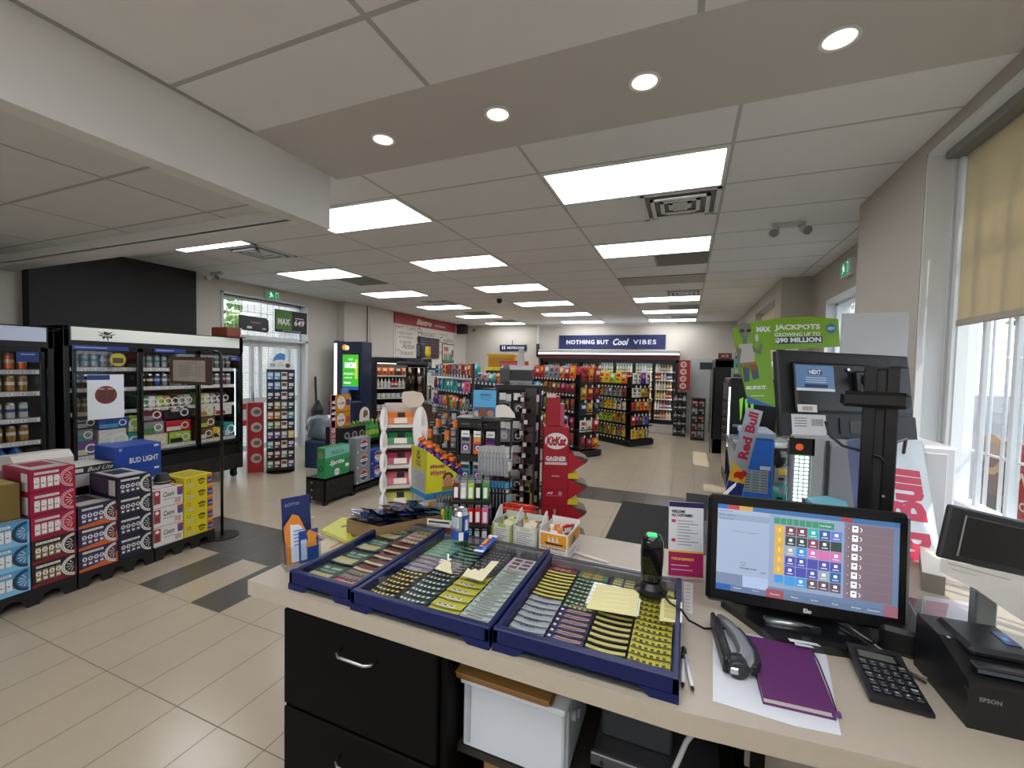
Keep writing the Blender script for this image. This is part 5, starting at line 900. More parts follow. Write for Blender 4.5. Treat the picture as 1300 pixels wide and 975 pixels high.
# window-side: blind, red poster, outside
r = thing('roller_blind', 'beige roller blind half lowered over the barred window', 'blind', (1.40, 0, 0))
b = MB(); b.box(-.0015, 1.3, 2.03, .0015, 3.17, 2.97, 'blind_fabric'); b.build('fabric', r); b = MB(); b.box(-.01, 1.3, 1.995, .012, 3.17, 2.03, '#a59b8b/r.5', .004); b.build('hem_bar', r)
b = MB(); b.box(-.08, 1.22, 2.94, .03, 3.22, 3.03, '#7f7c78/r.5', .01); b.build('headbox', r); b = MB(); b.box(-.02, 3.185, 1.0, .02, 3.215, 2.94, '#cfd2d2/r.3', .004); b.build('side_channel', r)
r = thing('roller_blind', 'beige roller blind on the far window of the same wall', 'blind', (1.32, 0, 0)); b = MB(); b.box(0, 7.65, 1.9, .003, 9.55, 2.8, 'blind_fabric'); b.build('fabric', r)
b = MB(); b.box(0, 0, .0, .02, 1.3, .82, '#b3252f/r.4'); b.add([(-.002, .95, 0), (-.002, 1.3, 0), (-.002, 1.3, .82), (-.002, .88, .82)], [(0, 1, 2, 3)], '#b0988c'); b.arc((1.1, .55), 0, .16, 0, 360, -.004, '#7a4a3a', n=16); b.arc((1.15, .7), .1, .15, 0, 300, -.005, '#c9a06a', n=12); b.arc((1.1, .3), 0, .12, 0, 360, -.005, '#4a3a36', n=9)
b.text('WELCOME', .5, .58, .10, '#f2e6e2', -.003, bold=.02, w=.85, plane='yz', face=1); b.text('to the store', .5, .42, .09, '#f2e6e2', -.003, bold=.01, w=.8, plane='yz', face=1)
b.box(0, -.02, -.05, .05, 1.32, 0, '#e4e8ea'); solo('window_banner', b, 'red welcome banner with a food photo outside the barred window', 'banner', (2.1, 3.08, .45))
b = MB(); b.box(2.0, 2.4, -.16, 2.9, 4.6, .39, '#a8b4be/r.6', .02); struct('planter_wall', b)
car = thing('parked_car', 'dark blue car parked outside the barred window', 'car', (8.0, 11.5, -.16), R(75))
b = MB(); body = [(-2.2, .25), (-2.2, .75), (-1.5, .85), (-.9, 1.35), (.7, 1.4), (1.4, .95), (2.15, .8), (2.2, .3)]; b.prism(body, -.85, .85, '#2c4a6b/r.2/c.8', 'y'); b.prism([(-1.35, .88), (-.85, 1.3), (.65, 1.34), (1.2, .95)], -.87, .87, '#10181f/r.05', 'y'); b.build('body', car)
for x in (-1.35, 1.35):
    for y in (-.8, .8): b = MB(); b.cyl((x, y-.1, .33), (x, y+.1, .33), .33, '#161617', 20); b.cyl((x, y-.11, .33), (x, y+.11, .33), .18, '#9a9ea2/m1', 16); b.build('wheel', car)
def tree(x, y, h, lab, rr=1.8, c='#6f8f4a'):
    r = thing('street_tree', lab, 'tree', (x, y, -.16)); b = MB(); b.tube([(0, 0, 0), (.05, .02, h*.3), (-.05, .05, h*.6)], .13, '#5b4a3a', 8); b.build('trunk', r)
    b = MB(); rnd = random.Random(int(x*10+y))
    for i in range(900):
        a, e, q = rnd.uniform(0, 2*pi), rnd.uniform(-1, 1), rnd.uniform(.5, 1)**.5; p = V((cos(a)*math.sqrt(1-e*e)*rr*q, sin(a)*math.sqrt(1-e*e)*rr*q, h*.68+e*rr*.8*q)); d1 = V((rnd.uniform(-1, 1), rnd.uniform(-1, 1), rnd.uniform(-1, 1))).normalized()*.16; d2 = d1.orthogonal().normalized()*.12
        b.add([p-d1, p+d2, p+d1, p-d2], [(0, 1, 2, 3)], c if i % 3 else '#8fae5c')
    b.build('leaves', r)
tree(13, 20, 6, 'leafy street tree seen through the barred window, behind the car', 2.6); tree(19, 16, 5, 'second leafy street tree further along the street', 2.3, '#7f9a52'); tree(-15.5, 9, 5.5, 'green tree outside the transom window of the door', 2.2); tree(-14, 3.5, 5, 'green tree outside by the beer fridges door', 2.0, '#7f9a52'); tree(7, 27, 7, 'tall green tree beyond the parking area', 3)
b = MB(); b.box(16, 8, -.16, 16.3, 30, 1.9, '#8fa3b8/r.6'); struct('wall_street', b)
# ------------------------------------------------------------------ checkout counter
CT = 1.0
r = thing('checkout_counter', 'checkout counter with beige laminate top and black base facing the clerk', 'counter', (0, 0, 0))
b = MB(); b.prism([(-1.30, .95), (.02, .944), (.6, 1.0), (1.22, 1.06), (1.22, 2.2), (.3, 2.2), (.3, 1.80), (-1.30, 1.80)], CT-.048, CT, 'laminate', 'z'); b.build('worktop', r)
b = MB(); K = '#060607/r.6/p.1'
b.box(-1.15, .97, .05, -1.13, 1.74, CT-.05, K); b.box(-1.15, 1.72, .0, 1.2, 1.76, CT-.05, '#2a2623/r.5'); b.box(-.58, .97, .05, -.56, 1.72, CT-.05, K); b.box(-1.13, .97, .03, -.58, 1.72, .05, K); b.box(.16, 1.0, 0, .18, 1.72, CT-.05, K); b.box(-.56, 1.02, .38, .16, 1.72, .40, '#1b1b1c'); b.box(-.56, 1.03, .63, .16, 1.72, .65, '#26241f')
b.build('base', r)
for i, (z0, z1) in enumerate(((.635, .94), (.35, .625), (.06, .34))):
    b = MB(); b.box(-1.145, .955, z0, -.585, .975, z1, '#070708/r.6/p.12', .004); d = b.build('drawer', r)
    z = (.89, .70, .53)[i] if i < 2 else .25; z = (.875, .55, .25)[i]
    b = MB(); b.tube([(-.91, .956, z), (-.905, .93, z+.002), (-.89, .922, z), (-.80, .922, z), (-.785, .93, z), (-.78, .956, z)], .005, '#c3c6c9/m1/r.25', 8); b.build('handle', d)
b = MB(); b.tube([(.05, 1.2, .55), (.0, 1.05, .62), (-.01, 1.02, .75), (.03, 1.04, .86), (.09, 1.1, .92), (.2, 1.2, .93)], .006, '#b9bcbe/r.4', 8); solo('cable', b, 'grey cable looping down under the worktop', 'cable')
b = MB(); b.box(-.545, 1.03, .652, -.255, 1.30, .845, '#c9d2dc/r.4', .006); b.box(-.55, 1.02, .835, -.25, 1.31, .85, '#d4dce4', .004)
b.box(-.262, 1.05, .66, -.248, 1.28, .83, '#aab4be', .003); [b.cyl((-.25, 1.08+.05*i, .8-.03*(i % 2)), (-.235, 1.08+.05*i, .8-.03*(i % 2)), .012, '#8f99a3', 8) for i in range(4)]; b.box(-.53, 1.026, .67, -.52, 1.03, .83, '#aab4be')
solo('plastic_file_box', b, 'pale grey plastic storage box on the shelf under the worktop', 'box')
b = MB(); b.prism([(-.555, .853), (-.30, .853), (-.285, .858), (-.30, .868), (-.56, .872), (-.57, .862)], 1.015, 1.30, '#8a6237/r.6', 'y'); b.box(-.56, 1.01, .869, -.29, 1.29, .873, '#96703f'); solo('brown_folder', b, 'brown cardboard folder lying on the pale storage box', 'folder')
b = MB(); b.box(-.2, 1.10, .652, .12, 1.4, .672, '#5b5d60/m.6/r.4', .003); b.box(-.2, 1.10, .652, .12, 1.115, .70, '#6f7174/m.6/r.4', .003); b.box(-.19, 1.2, .67, .0, 1.4, .78, '#4a4d50/r.4', .006); [b.cyl((-.17+.06*i, 1.098, .68), (-.17+.06*i, 1.10, .68), .006, '#222222', 8) for i in range(5)]; solo('metal_bracket_unit', b, 'dull perforated metal unit lying beside the pale storage box', 'hardware')
b = MB(); b.box(0, 0, 0, .24, .2, .12, '#8f959a/r.2/t.3', .01); solo('plastic_tray', b, 'cloudy plastic tray on top of the metal unit', 'tray', (-.05, 1.15, .79)).location.z = .785
b = MB(); b.prism([(0, 0), (.28, 0), (.3, .2), (.0, .22)], 0, .01, '#9a7a50/r.7', 'x'); b.box(0, 0, 0, .3, .012, .21, '#9a7a50/r.7'); solo('cardboard_box', b, 'open brown carton low on the bottom shelf', 'box', (-.5, 1.06, .402))
b = MB(); b.box(.15, 1.05, .84, .8, 1.06, .93, '#8f8b84/r.4'); b.box(.2, 1.08, .9, 1.2, 1.1, .945, '#a9a6a0'); b.box(.19, 1.07, .6, 1.2, 1.5, .86, '#19191a', .01); solo('cash_drawer', b, 'black cash drawer hung under the worktop by the printer', 'cash drawer')
# ---- lottery ticket trays
MATS['ticket_cover'] = MATS['acrylic']
def ticket(w, l, base, accent, style):
    """gently curved card, near edge raised; l along y"""
    b = MB(); n = 7
    def surf(x0, x1, y0, y1, off, m):
        vs = []; 
        for j in (0, 1):
            for i in range(n+1):
                x = x0+(x1-x0)*i/n; u = x/(w/2); y = (y0, y1)[j]; vs.append((x, y-.012*(1-u*u), .020+.006*(1-y/l)+off-.004*u*u))
        b.add(vs, [(i, i+1, n+2+i, n+1+i) for i in range(n)], m, True)
    surf(-w/2, w/2, 0, l, 0, base+'/r.5/p.3'); e = .0007
    if style == 'line': surf(-w*.46, w*.46, .002, .008, e, accent); surf(-w*.3, w*.2, .012, .022, e, accent)
    elif style == 'big': surf(-w*.42, w*.38, l*.06, l*.42, e, accent); surf(-w*.3, w*.3, l*.55, l*.62, e, '#7fae9f'); surf(-w*.36, -w*.1, l*.7, l*.84, e, '#8fae9f'); surf(w*.0, w*.36, l*.7, l*.84, e, '#8fae9f'); surf(-w*.2, w*.36, l*.3, l*.36, 2*e, '#c9a04a')
    elif style == 'dots':
        for i in range(6): surf(-w*.44+i*w*.15, -w*.36+i*w*.15, .006, .016, e, accent)
        surf(-w*.48, w*.48, 0, .004, e, '#1c1c1c')
    elif style == 'tbl':
        for i in range(3): surf(-w*.3+i*w*.2, -w*.14+i*w*.2, .008, l*.38, e, accent); surf(-w*.28+i*w*.2, -w*.18+i*w*.2, .014, .02, 2*e, '#2a2a2a')
        surf(-w*.5, w*.5, 0, .002, e, '#2a2a2a')
    elif style == 'arc': surf(-w*.5, w*.5, 0, .006, e, '#1d1a14'); surf(-w*.5, w*.5, .006, .02, e, accent)
    elif style == 'cash':
        surf(-w*.5, w*.5, 0, .0025, e, '#3c4046')
    elif style == 'squares':
        for i in range(2):
            for j in range(3): surf(-w*.36+i*w*.38, -w*.06+i*w*.38, l*(.08+.3*j), l*(.28+.3*j), e, accent)
    elif style == 'xword':
        surf(-w*.3, w*.42, .008, .012, e, accent); surf(-w*.3, w*.3, .018, .021, e, '#8a86b0'); surf(-w*.46, -w*.38, .008, .018, e, '#e6e6ea')
    return b
def txtmesh(t, w, m): 
    b = MB(); b.text(t, 0, 0, .012, m, 0, w=w, plane='xy', bold=.03); return b
cmesh = {}
def tcol(xc, w, rows, y0):
    """rows from the clerk's edge outwards: (count, pitch, length, base, accent, style, phrase)"""
    y = y0; k = 0; tot = []
    for cnt_, pitch, l, base, acc, st, ph in rows:
        key = (round(w, 3), l, base, acc, st)
        if key not in cmesh:
            b = ticket(w, l, base, acc, st)
            if st == 'cash': b.text('Cash', .0, .012, .009, '#1c1f24', .0272, w=w*.42, plane='xy', bold=.02, shear=.3)
            if st == 'xword' : b.text('CROSSWORD', .01, .03, .009, '#d9a06a', .0275, w=w*.7, plane='xy', bold=.02)
            cmesh[key] = b.mesh('ticket')
        for i in range(cnt_):
            tot.append((key, xc, y, ph)); y += pitch
        y += 0
    for i, (key, xc, y, ph) in enumerate(tot):
        o = solo('scratch_ticket', cmesh[key], ph, 'lottery ticket', (xc, y, CT+.012-.0002*i), R(random.uniform(-1, 1)), ph)
TR = []
def tray(x0, x1, y0, y1, lab, cols):
    w, l = x1-x0, y1-y0; r = thing('ticket_tray', lab, 'lottery tray', (x0, y0, CT)); n = '#09184f/r.4/p.35'
    b = MB(); b.box(0, 0, .008, w, l, .012, '#2a2f3a'); b.box(0, 0, .018, w, .02, .058, n, .003); b.box(0, l-.02, .008, w, l, .052, '#22263a/r.3', .003); b.box(0, 0, .008, .016, l, .055, n, .003); b.box(w-.016, 0, .008, w, l, .055, n, .003)
    b.prism([(0, 0), (.06, 0), (.085, .02), (0, .02)], -.0015, .02, n, 'y'); b.prism([(w-.06, 0), (w, 0), (w, .02), (w-.085, .02)], -.0015, .02, n, 'y'); b.box(0, l-.05, 0, .06, l, .01, n); b.box(w-.06, l-.05, 0, w, l, .01, n); b.build('tray_body', r)
    b = MB(); b.cardz(.012, .012, w-.012, l-.012, .0522, 'glass'); b.build('clear_cover', r)
    b = MB(); b.box(.018, l-.034, .012, w-.018, l-.022, .05, '#8f9296/r.2/t.6', .002); b.build('rear_rail', r)
    m_ = (w-.034)/len(cols)
    for i, c in enumerate(cols): tcol(x0+.017+m_*(i+.5), m_-.006, c, y0+.03)
T1 = tray(-1.135, -.884, .965, 1.495, 'narrow blue lottery ticket tray at the counter end beside the brochure holder', [
    [(4, .118, .115, '#2f4a40', '#b9b98a', 'big', 'dark green ticket with cream panels in the narrow tray')],
    [(2, .022, .07, '#c9545c', '#e0a09a', 'tbl', 'pink-red ticket nearest the clerk in the narrow tray'), (2, .03, .08, '#8f857a', '#5a4a42', 'dots', 'grey-brown ticket of the narrow tray'), (5, .05, .075, '#6b3434', '#c9c29a', 'arc', 'maroon ticket with a cream arc in the narrow tray'), (3, .03, .06, '#d8c7b4', '#b5504a', 'dots', 'white ticket with red dots in the narrow tray'), (2, .025, .05, '#c9c08a', '#a8604a', 'tbl', 'yellowish ticket at the far end of the narrow tray')]])
T2 = tray(-.878, -.434, .955, 1.475, 'middle blue lottery ticket tray with a can standing on its cover', [
    [(8, .024, .06, '#24221c', '#e6dc72', 'dots', 'black ticket with yellow marks in the middle tray'), (4, .03, .06, '#8d88a0', '#b9b4c4', 'line', 'lilac-grey ticket in the middle tray'), (7, .026, .08, '#6fae9a', '#a8d4c0', 'line', 'sea green ticket in the middle tray')],
    [(8, .028, .06, '#2c4a46', '#d9e4e2', 'dots', 'dark teal ticket with white script in the middle tray'), (4, .02, .06, '#4f4a46', '#b9b0a6', 'line', 'dark grey ticket with pale arcs in the middle tray'), (7, .026, .08, '#26302c', '#5a8f6a', 'arc', 'black and green ticket of the middle tray')],
    [(6, .042, .06, '#c3c34a', '#e6e4ec', 'tbl', 'yellow-green ticket with white tables in the middle tray'), (8, .024, .07, '#3a3a3e', '#8f8a94', 'dots', 'charcoal ticket with grey figures in the middle tray')],
    [(13, .026, .06, '#bcd0c4', '#8f8a86', 'line', 'pale mint ticket in the middle tray'), (1, .05, .10, '#d6c6d2', '#5c4a4c', 'squares', 'lilac ticket with six dark squares')]])
T3 = tray(-.428, .010, .96, 1.445, 'blue lottery ticket tray beneath the barcode scanner', [
    [(7, .03, .05, '#a8b2ba', '#c3ccd2', 'cash', 'grey Cash ticket of the tray beneath the scanner'), (8, .022, .045, '#2a2618', '#d6cf5a', 'arc', 'yellow and black arc ticket of the tray beneath the scanner'), (2, .03, .07, '#7a3a52', '#c98a5a', 'tbl', 'maroon ticket at the far end of the tray beneath the scanner')],
    [(7, .026, .06, '#34345c', '#a9a6c4', 'xword', 'navy crossword ticket of the tray beneath the scanner'), (8, .024, .05, '#4a6a5a', '#b4cfa0', 'dots', 'sage green ticket of the tray beneath the scanner'), (1, .04, .08, '#4f7a4a', '#b98f3a', 'squares', 'green ticket with gold blocks of the tray beneath the scanner')],
    [(9, .026, .05, '#211f1c', '#c9c46a', 'arc', 'black ticket with pale yellow burst of the tray beneath the scanner'), (4, .026, .05, '#8f9a86', '#c8cfb4', 'line', 'grey-green ticket under the pale notepaper'), (2, .03, .07, '#3a3a44', '#bdbb74', 'squares', 'charcoal ticket with yellow boxes')],
    [(15, .026, .05, '#cfc94a', '#3a3420', 'dots', 'bright yellow ticket with dense black figures')]])
def sheet(poly, z, m, lab, cat='note', name='paper_note', th=.0006, g=None):
    b = MB(); P = [tuple(PZ(u, v, z)[:2]) for u, v in poly]; b.prism(P, z, z+th, m, 'z')
    return b
ZC = CT+.0535
b = sheet([(758, 742), (812, 750), (808, 783), (744, 772)], ZC, '#e6dfa0/r.7', '')
for i in range(5): p0, p1 = PZ(763+2*0, 750+5.5*i, ZC+.001), PZ(800, 754+5.5*i, ZC+.001); b.add([(p0.x, p0.y, ZC+.0009), (p1.x, p1.y, ZC+.0009), (p1.x, p1.y+.003, ZC+.0009), (p0.x, p0.y+.003, ZC+.0009)], [(0, 1, 2, 3)], '#f3eec4')
solo('paper_note', b, 'large pale yellow note lying on the tray cover near the scanner', 'note')
b = sheet([(840, 760), (861, 762), (861, 791), (837, 788)], ZC, '#e6dfa0/r.7', ''); [b.cardz(*PZ(843, 766+6*i, ZC)[:2], *(PZ(858, 764+6*i, ZC)[:2]), ZC+.001, '#c9bf7a') for i in range(4)]; solo('paper_note', b, 'small pale yellow note at the edge of the yellow tickets', 'note')
b = sheet([(861, 764), (866, 765), (866, 790), (862, 791)], ZC, '#e8e8e6/r.6', ''); solo('paper_note', b, 'narrow white slip beside the small yellow note', 'note')
b = sheet([(563, 710), (571, 713), (574, 729), (552, 722), (557, 717), (560, 715)], ZC, '#e9e3bd/r.7', ''); solo('paper_note', b, 'torn cream paper scrap on the middle tray, the smaller one', 'note')
b = sheet([(624, 712), (634, 713), (612, 738), (587, 731), (594, 721), (598, 724), (603, 722), (608, 725), (611, 722), (615, 722)], ZC, '#e9e3bd/r.7', ''); solo('paper_note', b, 'torn cream paper with a ragged notch on the middle tray', 'note')
# can, bar, scanner
p = PZ(584, 687, CT+.053)
r = thing('drink_can', 'silver and blue energy drink can standing on the middle tray cover', 'drink can', (p.x, p.y, CT+.0535), R(10))
b = MB(); rr = .033
b.lathe([(.026, 0, '#b9bdc2/m1/r.25'), (rr, .010, '#aeb6c2/m.8/r.25'), (rr, .03, '#aeb6c2/m.8/r.25'), (rr, .106, '#c6cacf/m1/r.2'), (.027, .119, '#d3d6da/m1/r.2'), (.0275, .122, '#d3d6da/m1/r.2'), (.025, .1185, '#d3d6da/m1/r.2'), (0, .1185)], '#c6cacf', 28); b.build('can_body', r)
b = MB()
def band(a0, a1, z0, z1, m, k=.0004):
    n = max(2, int((a1-a0)/8)); q = [(cos(R(a0+(a1-a0)*i/n))*(rr+k), sin(R(a0+(a1-a0)*i/n))*(rr+k)) for i in range(n+1)]; b.add([(x, y, z0) for x, y in q]+[(x, y, z1) for x, y in q], [(i, i+1, n+2+i, n+1+i) for i in range(n)], m, True)
band(-60, 70, .012, .104, '#2247a8/r.25/m.4'); band(-45, 0, .04, .1, '#7fa6dc/r.25'); band(-150, -70, .014, .05, '#2c4f96/r.3'); band(-150, -80, .06, .1, '#c3ccd4/r.3'); [band(-145, -90, .062+.006*i, .0645+.006*i, '#8a94a0', .0007) for i in range(6)]; band(-80, -50, .014, .045, '#e6e8ea', .0008); band(-40, -14, .05, .09, '#e4e8f0', .0008)
b.build('printed_label', r); b = MB(); b.box(-.008, -.004, .119, .008, .012, .1205, '#b9bcc0/m1/r.2', .001); b.build('pull_tab', r)
a, c = PZ(607, 703, ZC+.006), PZ(627, 682, ZC+.006); dv = (c-a); L = dv.length
r = thing('chocolate_bar', 'small blue and red wrapped chocolate bar lying on the middle tray cover', 'chocolate bar', (a.x, a.y, ZC+.001), math.atan2(dv.y, dv.x))
b = MB(); N = 12
b.ring([[(x, .019*s_*cos(2*pi*i/N)*(1 if s_ > .5 else 1), max(.0, .009+.009*t2*sin(2*pi*i/N))) for i in range(N)] for x, s_, t2 in ((0, 1, .08), (.012, .95, .25), (.03, 1, 1), (L*.5, 1.02, 1.1), (L-.03, 1, 1), (L-.012, .95, .25), (L, 1, .08))], '#2c57b5/r.25', True); b.build('wrapper', r)
b = MB(); b.cardz(.03, -.006, L-.03, .006, .0192, '#d8d9dc'); b.cardz(.035, -.010, L-.05, .004, .0196, '#c3262c'); b.cardz(.05, -.004, L-.06, .008, .0199, '#e3b93a'); b.cardz(0, -.018, .018, .018, .0125, '#e6eaee'); b.cardz(L-.02, -.018, L, .018, .0125, '#e6eaee'); b.build('wrapper_print', r)
r = thing('barcode_scanner', 'black hands-free barcode scanner with a green light standing on the ticket tray', 'barcode scanner', (-.075, 1.325, CT+.0535), R(8))
b = MB(); b.lathe([(.0, 0), (.046, 0), (.048, .006), (.036, .014), (.026, .03), (.0, .03)], '#121213/r.3', 24); b.build('base', r)
b = MB(); b.ring([[(x*.5*cos(2*pi*i/20)*(1 if abs(cos(2*pi*i/20)) < .8 else .96), y*.5*sin(2*pi*i/20)+oy, z) for i in range(20)] for x, y, oy, z in ((.045, .045, 0, .024), (.06, .055, 0, .04), (.068, .06, .002, .08), (.07, .062, .004, .12), (.066, .06, .004, .15), (.05, .05, .004, .168), (.02, .03, .004, .175))], '#111112/r.12/c.5', True); b.build('head', r)
b = MB(); b.box(-.016, -.018, .166, .012, .002, .1765, '#2fb46a/e1.3', .003); b.build('status_light', r); b = MB(); b.box(-.026, -.031, .06, .026, -.026, .14, '#0a0a0c/r.05', .004); b.build('scan_window', r)
b = MB(); b.tube([(-.045, 1.30, CT+.07), (-.02, 1.26, CT+.062), (.01, 1.24, CT+.06), (.03, 1.25, CT+.03), (.07, 1.27, CT+.006), (.16, 1.31, CT+.006)], .003, '#141414/r.4', 6); solo('scanner_cable', b, 'thin black scanner cable trailing over the tray edge', 'cable')
# ---- brochure holders
r = thing('brochure_holder', 'clear brochure holder with a navy, orange and blue lottery leaflet at the counter end', 'brochure holder', (-1.235, 1.10, CT), R(66))
b = MB(); b.box(-.055, -.035, 0, .055, .035, .004, 'film'); b.box(-.055, -.035, 0, .055, -.032, .085, 'film'); b.box(-.055, .03, 0, .055, .033, .15, 'film'); b.box(-.057, -.035, 0, -.054, .033, .1, 'film'); b.box(.054, -.035, 0, .057, .033, .1, 'film'); b.build('holder', r)
b = MB(); b.at(0, .012, .01, rx=R(-10)); b.box(-.05, .0, 0, .045, .004, .225, '#1b2d63/r.3'); b.text('LOTTO', -.015, .2, .01, '#a9b9dc', -.001); b.build('leaflet', r)
b = MB(); b.at(0, .0, .01, rx=R(-9)); b.poly([(-.045, 0), (.03, 0), (.04, .06), (.0, .16), (-.02, .17), (-.05, .13)], 0, '#dd8a34/r.3', 'y'); b.poly([(-.03, .005), (.03, .005), (.03, .09), (.0, .13), (-.03, .135)], -.0015, '#dfe5f0/r.3', 'y'); [b.card(-.02, .06+.012*i, .015, .064+.012*i, -.002, '#5f86c8') for i in range(5)]; b.build('orange_leaflet', r)
b = MB(); b.at(.012, -.014, .01, rx=R(-6)); b.box(-.02, 0, 0, .045, .003, .11, '#24498f/r.3'); b.poly([(.0, .05), (.04, .05), (.035, .075), (.045, .09), (.015, .11), (.005, .1), (.01, .08)], -.001, '#e08f2e', 'y'); b.card(-.015, .01, .005, .08, -.001, '#b9cbe6'); b.build('small_leaflet', r)
b = sheet([(404, 688), (437, 676), (450, 678), (440, 690), (408, 704)], CT+.001, '#d9cbb4/r.6', ''); b.cardz(*PZ(420, 697, CT)[:2], *PZ(438, 686, CT)[:2], CT+.003, '#d5823a'); solo('envelope', b, 'cream leaflet with an orange picture lying behind the narrow tray', 'leaflet')
b = MB(); P = [tuple(PZ(u, v, CT)[:2]) for u, v in ((408, 676), (434, 660), (500, 668), (498, 684), (456, 700))]
b.prism(P, CT+.001, CT+.012, '#cfcf33/r.4', 'z'); q = [PZ(u, v, CT+.0125) for u, v in ((440, 672), (462, 668), (470, 676), (448, 682))]; b.add([tuple(x_) for x_ in q], [(0, 1, 2, 3)], '#5d6a5a'); q = [PZ(u, v, CT+.0125) for u, v in ((433, 668), (446, 664), (447, 666), (434, 670))]; b.add([tuple(x_) for x_ in q], [(0, 1, 2, 3)], '#7a7420'); q = [PZ(u, v, CT+.0125) for u, v in ((414, 674), (456, 694), (454, 697), (411, 677))]; b.add([tuple(x_) for x_ in q], [(0, 1, 2, 3)], '#b5b52a')
solo('yellow_magazine', b, 'bright yellow folded magazine under the carton of bagged goods', 'magazine')
r = thing('open_carton', 'open brown carton holding flat blue packets at the counter end', 'carton', (0, 0, 0)); 
z0, z1 = CT+.013, CT+.07; c4 = [PZ(440, 676, z0), PZ(481, 687, z0), PZ(570, 668, CT+.013), PZ(528, 650, CT+.013)]
b = MB(); M_ = '#8a6f4c/r.7'
for i in range(4):
    a, c = c4[i], c4[(i+1) % 4]; n_ = V((-(c-a).y, (c-a).x, 0)).normalized()*.003; b.add([(a.x, a.y, z0), (c.x, c.y, z0), (c.x, c.y, z1), (a.x, a.y, z1), (a.x+n_.x, a.y+n_.y, z0), (c.x+n_.x, c.y+n_.y, z0), (c.x+n_.x, c.y+n_.y, z1), (a.x+n_.x, a.y+n_.y, z1)], [(0, 1, 2, 3), (7, 6, 5, 4), (3, 2, 6, 7), (0, 3, 7, 4), (1, 5, 6, 2)], M_)
b.add([(q.x, q.y, z0+.001) for q in c4], [(0, 1, 2, 3)], M_); b.build('carton_body', r)
ctr = sum(c4, V((0, 0, 0)))/4; ax = (c4[2]-c4[1]).normalized(); ang = math.atan2(ax.y, ax.x)
for i in range(14):
    t_ = -.12+.24*(i % 7)/6; c = ['navy', 'blue', 'black', 'navy', 'blue', 'navy', 'sky', 'navy', 'navy', 'blue', 'black', 'navy', 'navy', 'black'][i]; b = MB(); w_, l_ = .12, .15; zz = z1+.004+.012*(i//7)+.003*(i % 3)
    vs = [(-w_/2+w_*a/4, -l_/2+l_*c_/4, .003*sin(a*2+i)+.003*cos(c_*1.7+i*.7)) for c_ in range(5) for a in range(5)]; b.add(vs, [(q, q+1, q+6, q+5) for k_ in range(4) for q in range(k_*5, k_*5+4)], PAL[c]+'/r.15/c.5', True); b.add([(v[0]*.5, v[1]*.3, v[2]+.002) for v in vs], [(q, q+1, q+6, q+5) for k_ in range(4) for q in range(k_*5, k_*5+4)], ['#9fb9d6', '#c9d4e0', '#7f4a5a'][i % 3]+'/r.2', True)
    o = solo('flat_packet', b, f'{c} glossy flat packet lying in the open carton', 'packet', (ctr.x+ax.x*t_, ctr.y+ax.y*t_, zz), ang+R(90+random.uniform(-15, 15)), f'{c} packets in the open carton'); o.rotation_euler.x = R(14)
# ---- wavy capsule dispenser
p = PZ(515, 655, CT); r = thing('wavy_dispenser', 'white wavy tower dispenser with five coloured snack trays at the counter corner', 'dispenser', (-1.285, 1.745, CT), R(38))
b = MB(); 
def wav(x0, sgn):
    o_ = []; n = 40
    for i in range(n+1): z = .52*i/n; o_.append((x0+sgn*(.02*abs(sin(pi*z/.175))+.004*sin(pi*z/.52)), z))
    return o_
L_ = wav(-.085, -1); Rr = wav(.085, 1)
def strip(pts, y0, y1, m, t_=.003):
    n = len(pts); b.add([(x, y0, z) for x, z in pts]+[(x, y1-.03*0+(.0)-.025*cos(z*36), z) for x, z in pts], [(i, i+1, n+i+1, n+i) for i in range(n-1)], m, True)
strip(L_, .07, -.05, '#e4e2de/r.35'); strip(Rr, .07, -.05, '#e9e8e6/r.35'); b.box(-.085, .068, 0, .085, .072, .52, '#d6d3cd'); b.box(-.085, -.05, 0, .085, .07, .01, '#dcd9d4')
for i in range(5):
    z0 = .03+.098*i; b.ring([[(x, -.052+.0*z0, z0-.012), (x, -.056, z0+.004), (x, -.03, z0+.004), (x, .066, z0+.03), (x, .066, z0+.02), (x, -.03, z0-.012)] for x in (-.088, .088)], '#e8e6e1/r.35', False)
    for sx in (-1, 1):      # lens shaped cheeks
        pts = [(-.055+(.03 if 0 else 0)-.030*sin(pi*k/10), z0-.012+.098*k/10) for k in range(11)]+[(.06, z0+.086), (.06, z0-.012)]
        b.prism(pts, sx*.087-.0015, sx*.087+.0015, '#ecebe8/r.3', 'x')
b.poly([(.03, .50), (.085, .51), (.105, .54), (.09, .575), (.05, .585), (.0, .58), (-.005, .535)], -.012, '#d8c9b8', 'y')
for cx_, cz_, rx_, rz_ in ((.082, .40, .036, .115), (.062, .20, .034, .10), (-.088, .45, .018, .06), (-.088, .345, .018, .055), (-.088, .245, .018, .052), (-.088, .147, .018, .05), (-.088, .05, .018, .048)):
    pts = [(cx_+rx_*cos(2*pi*k/20), cz_+rz_*sin(2*pi*k/20)) for k in range(20)]; b.prism(pts, -.062, -.058, '#eeedeb/r.3', 'y')
b.build('wavy_shell', r)
T = Mx.Translation((-1.285, 1.745, CT)) @ Mx.Rotation(R(38), 4, 'Z')
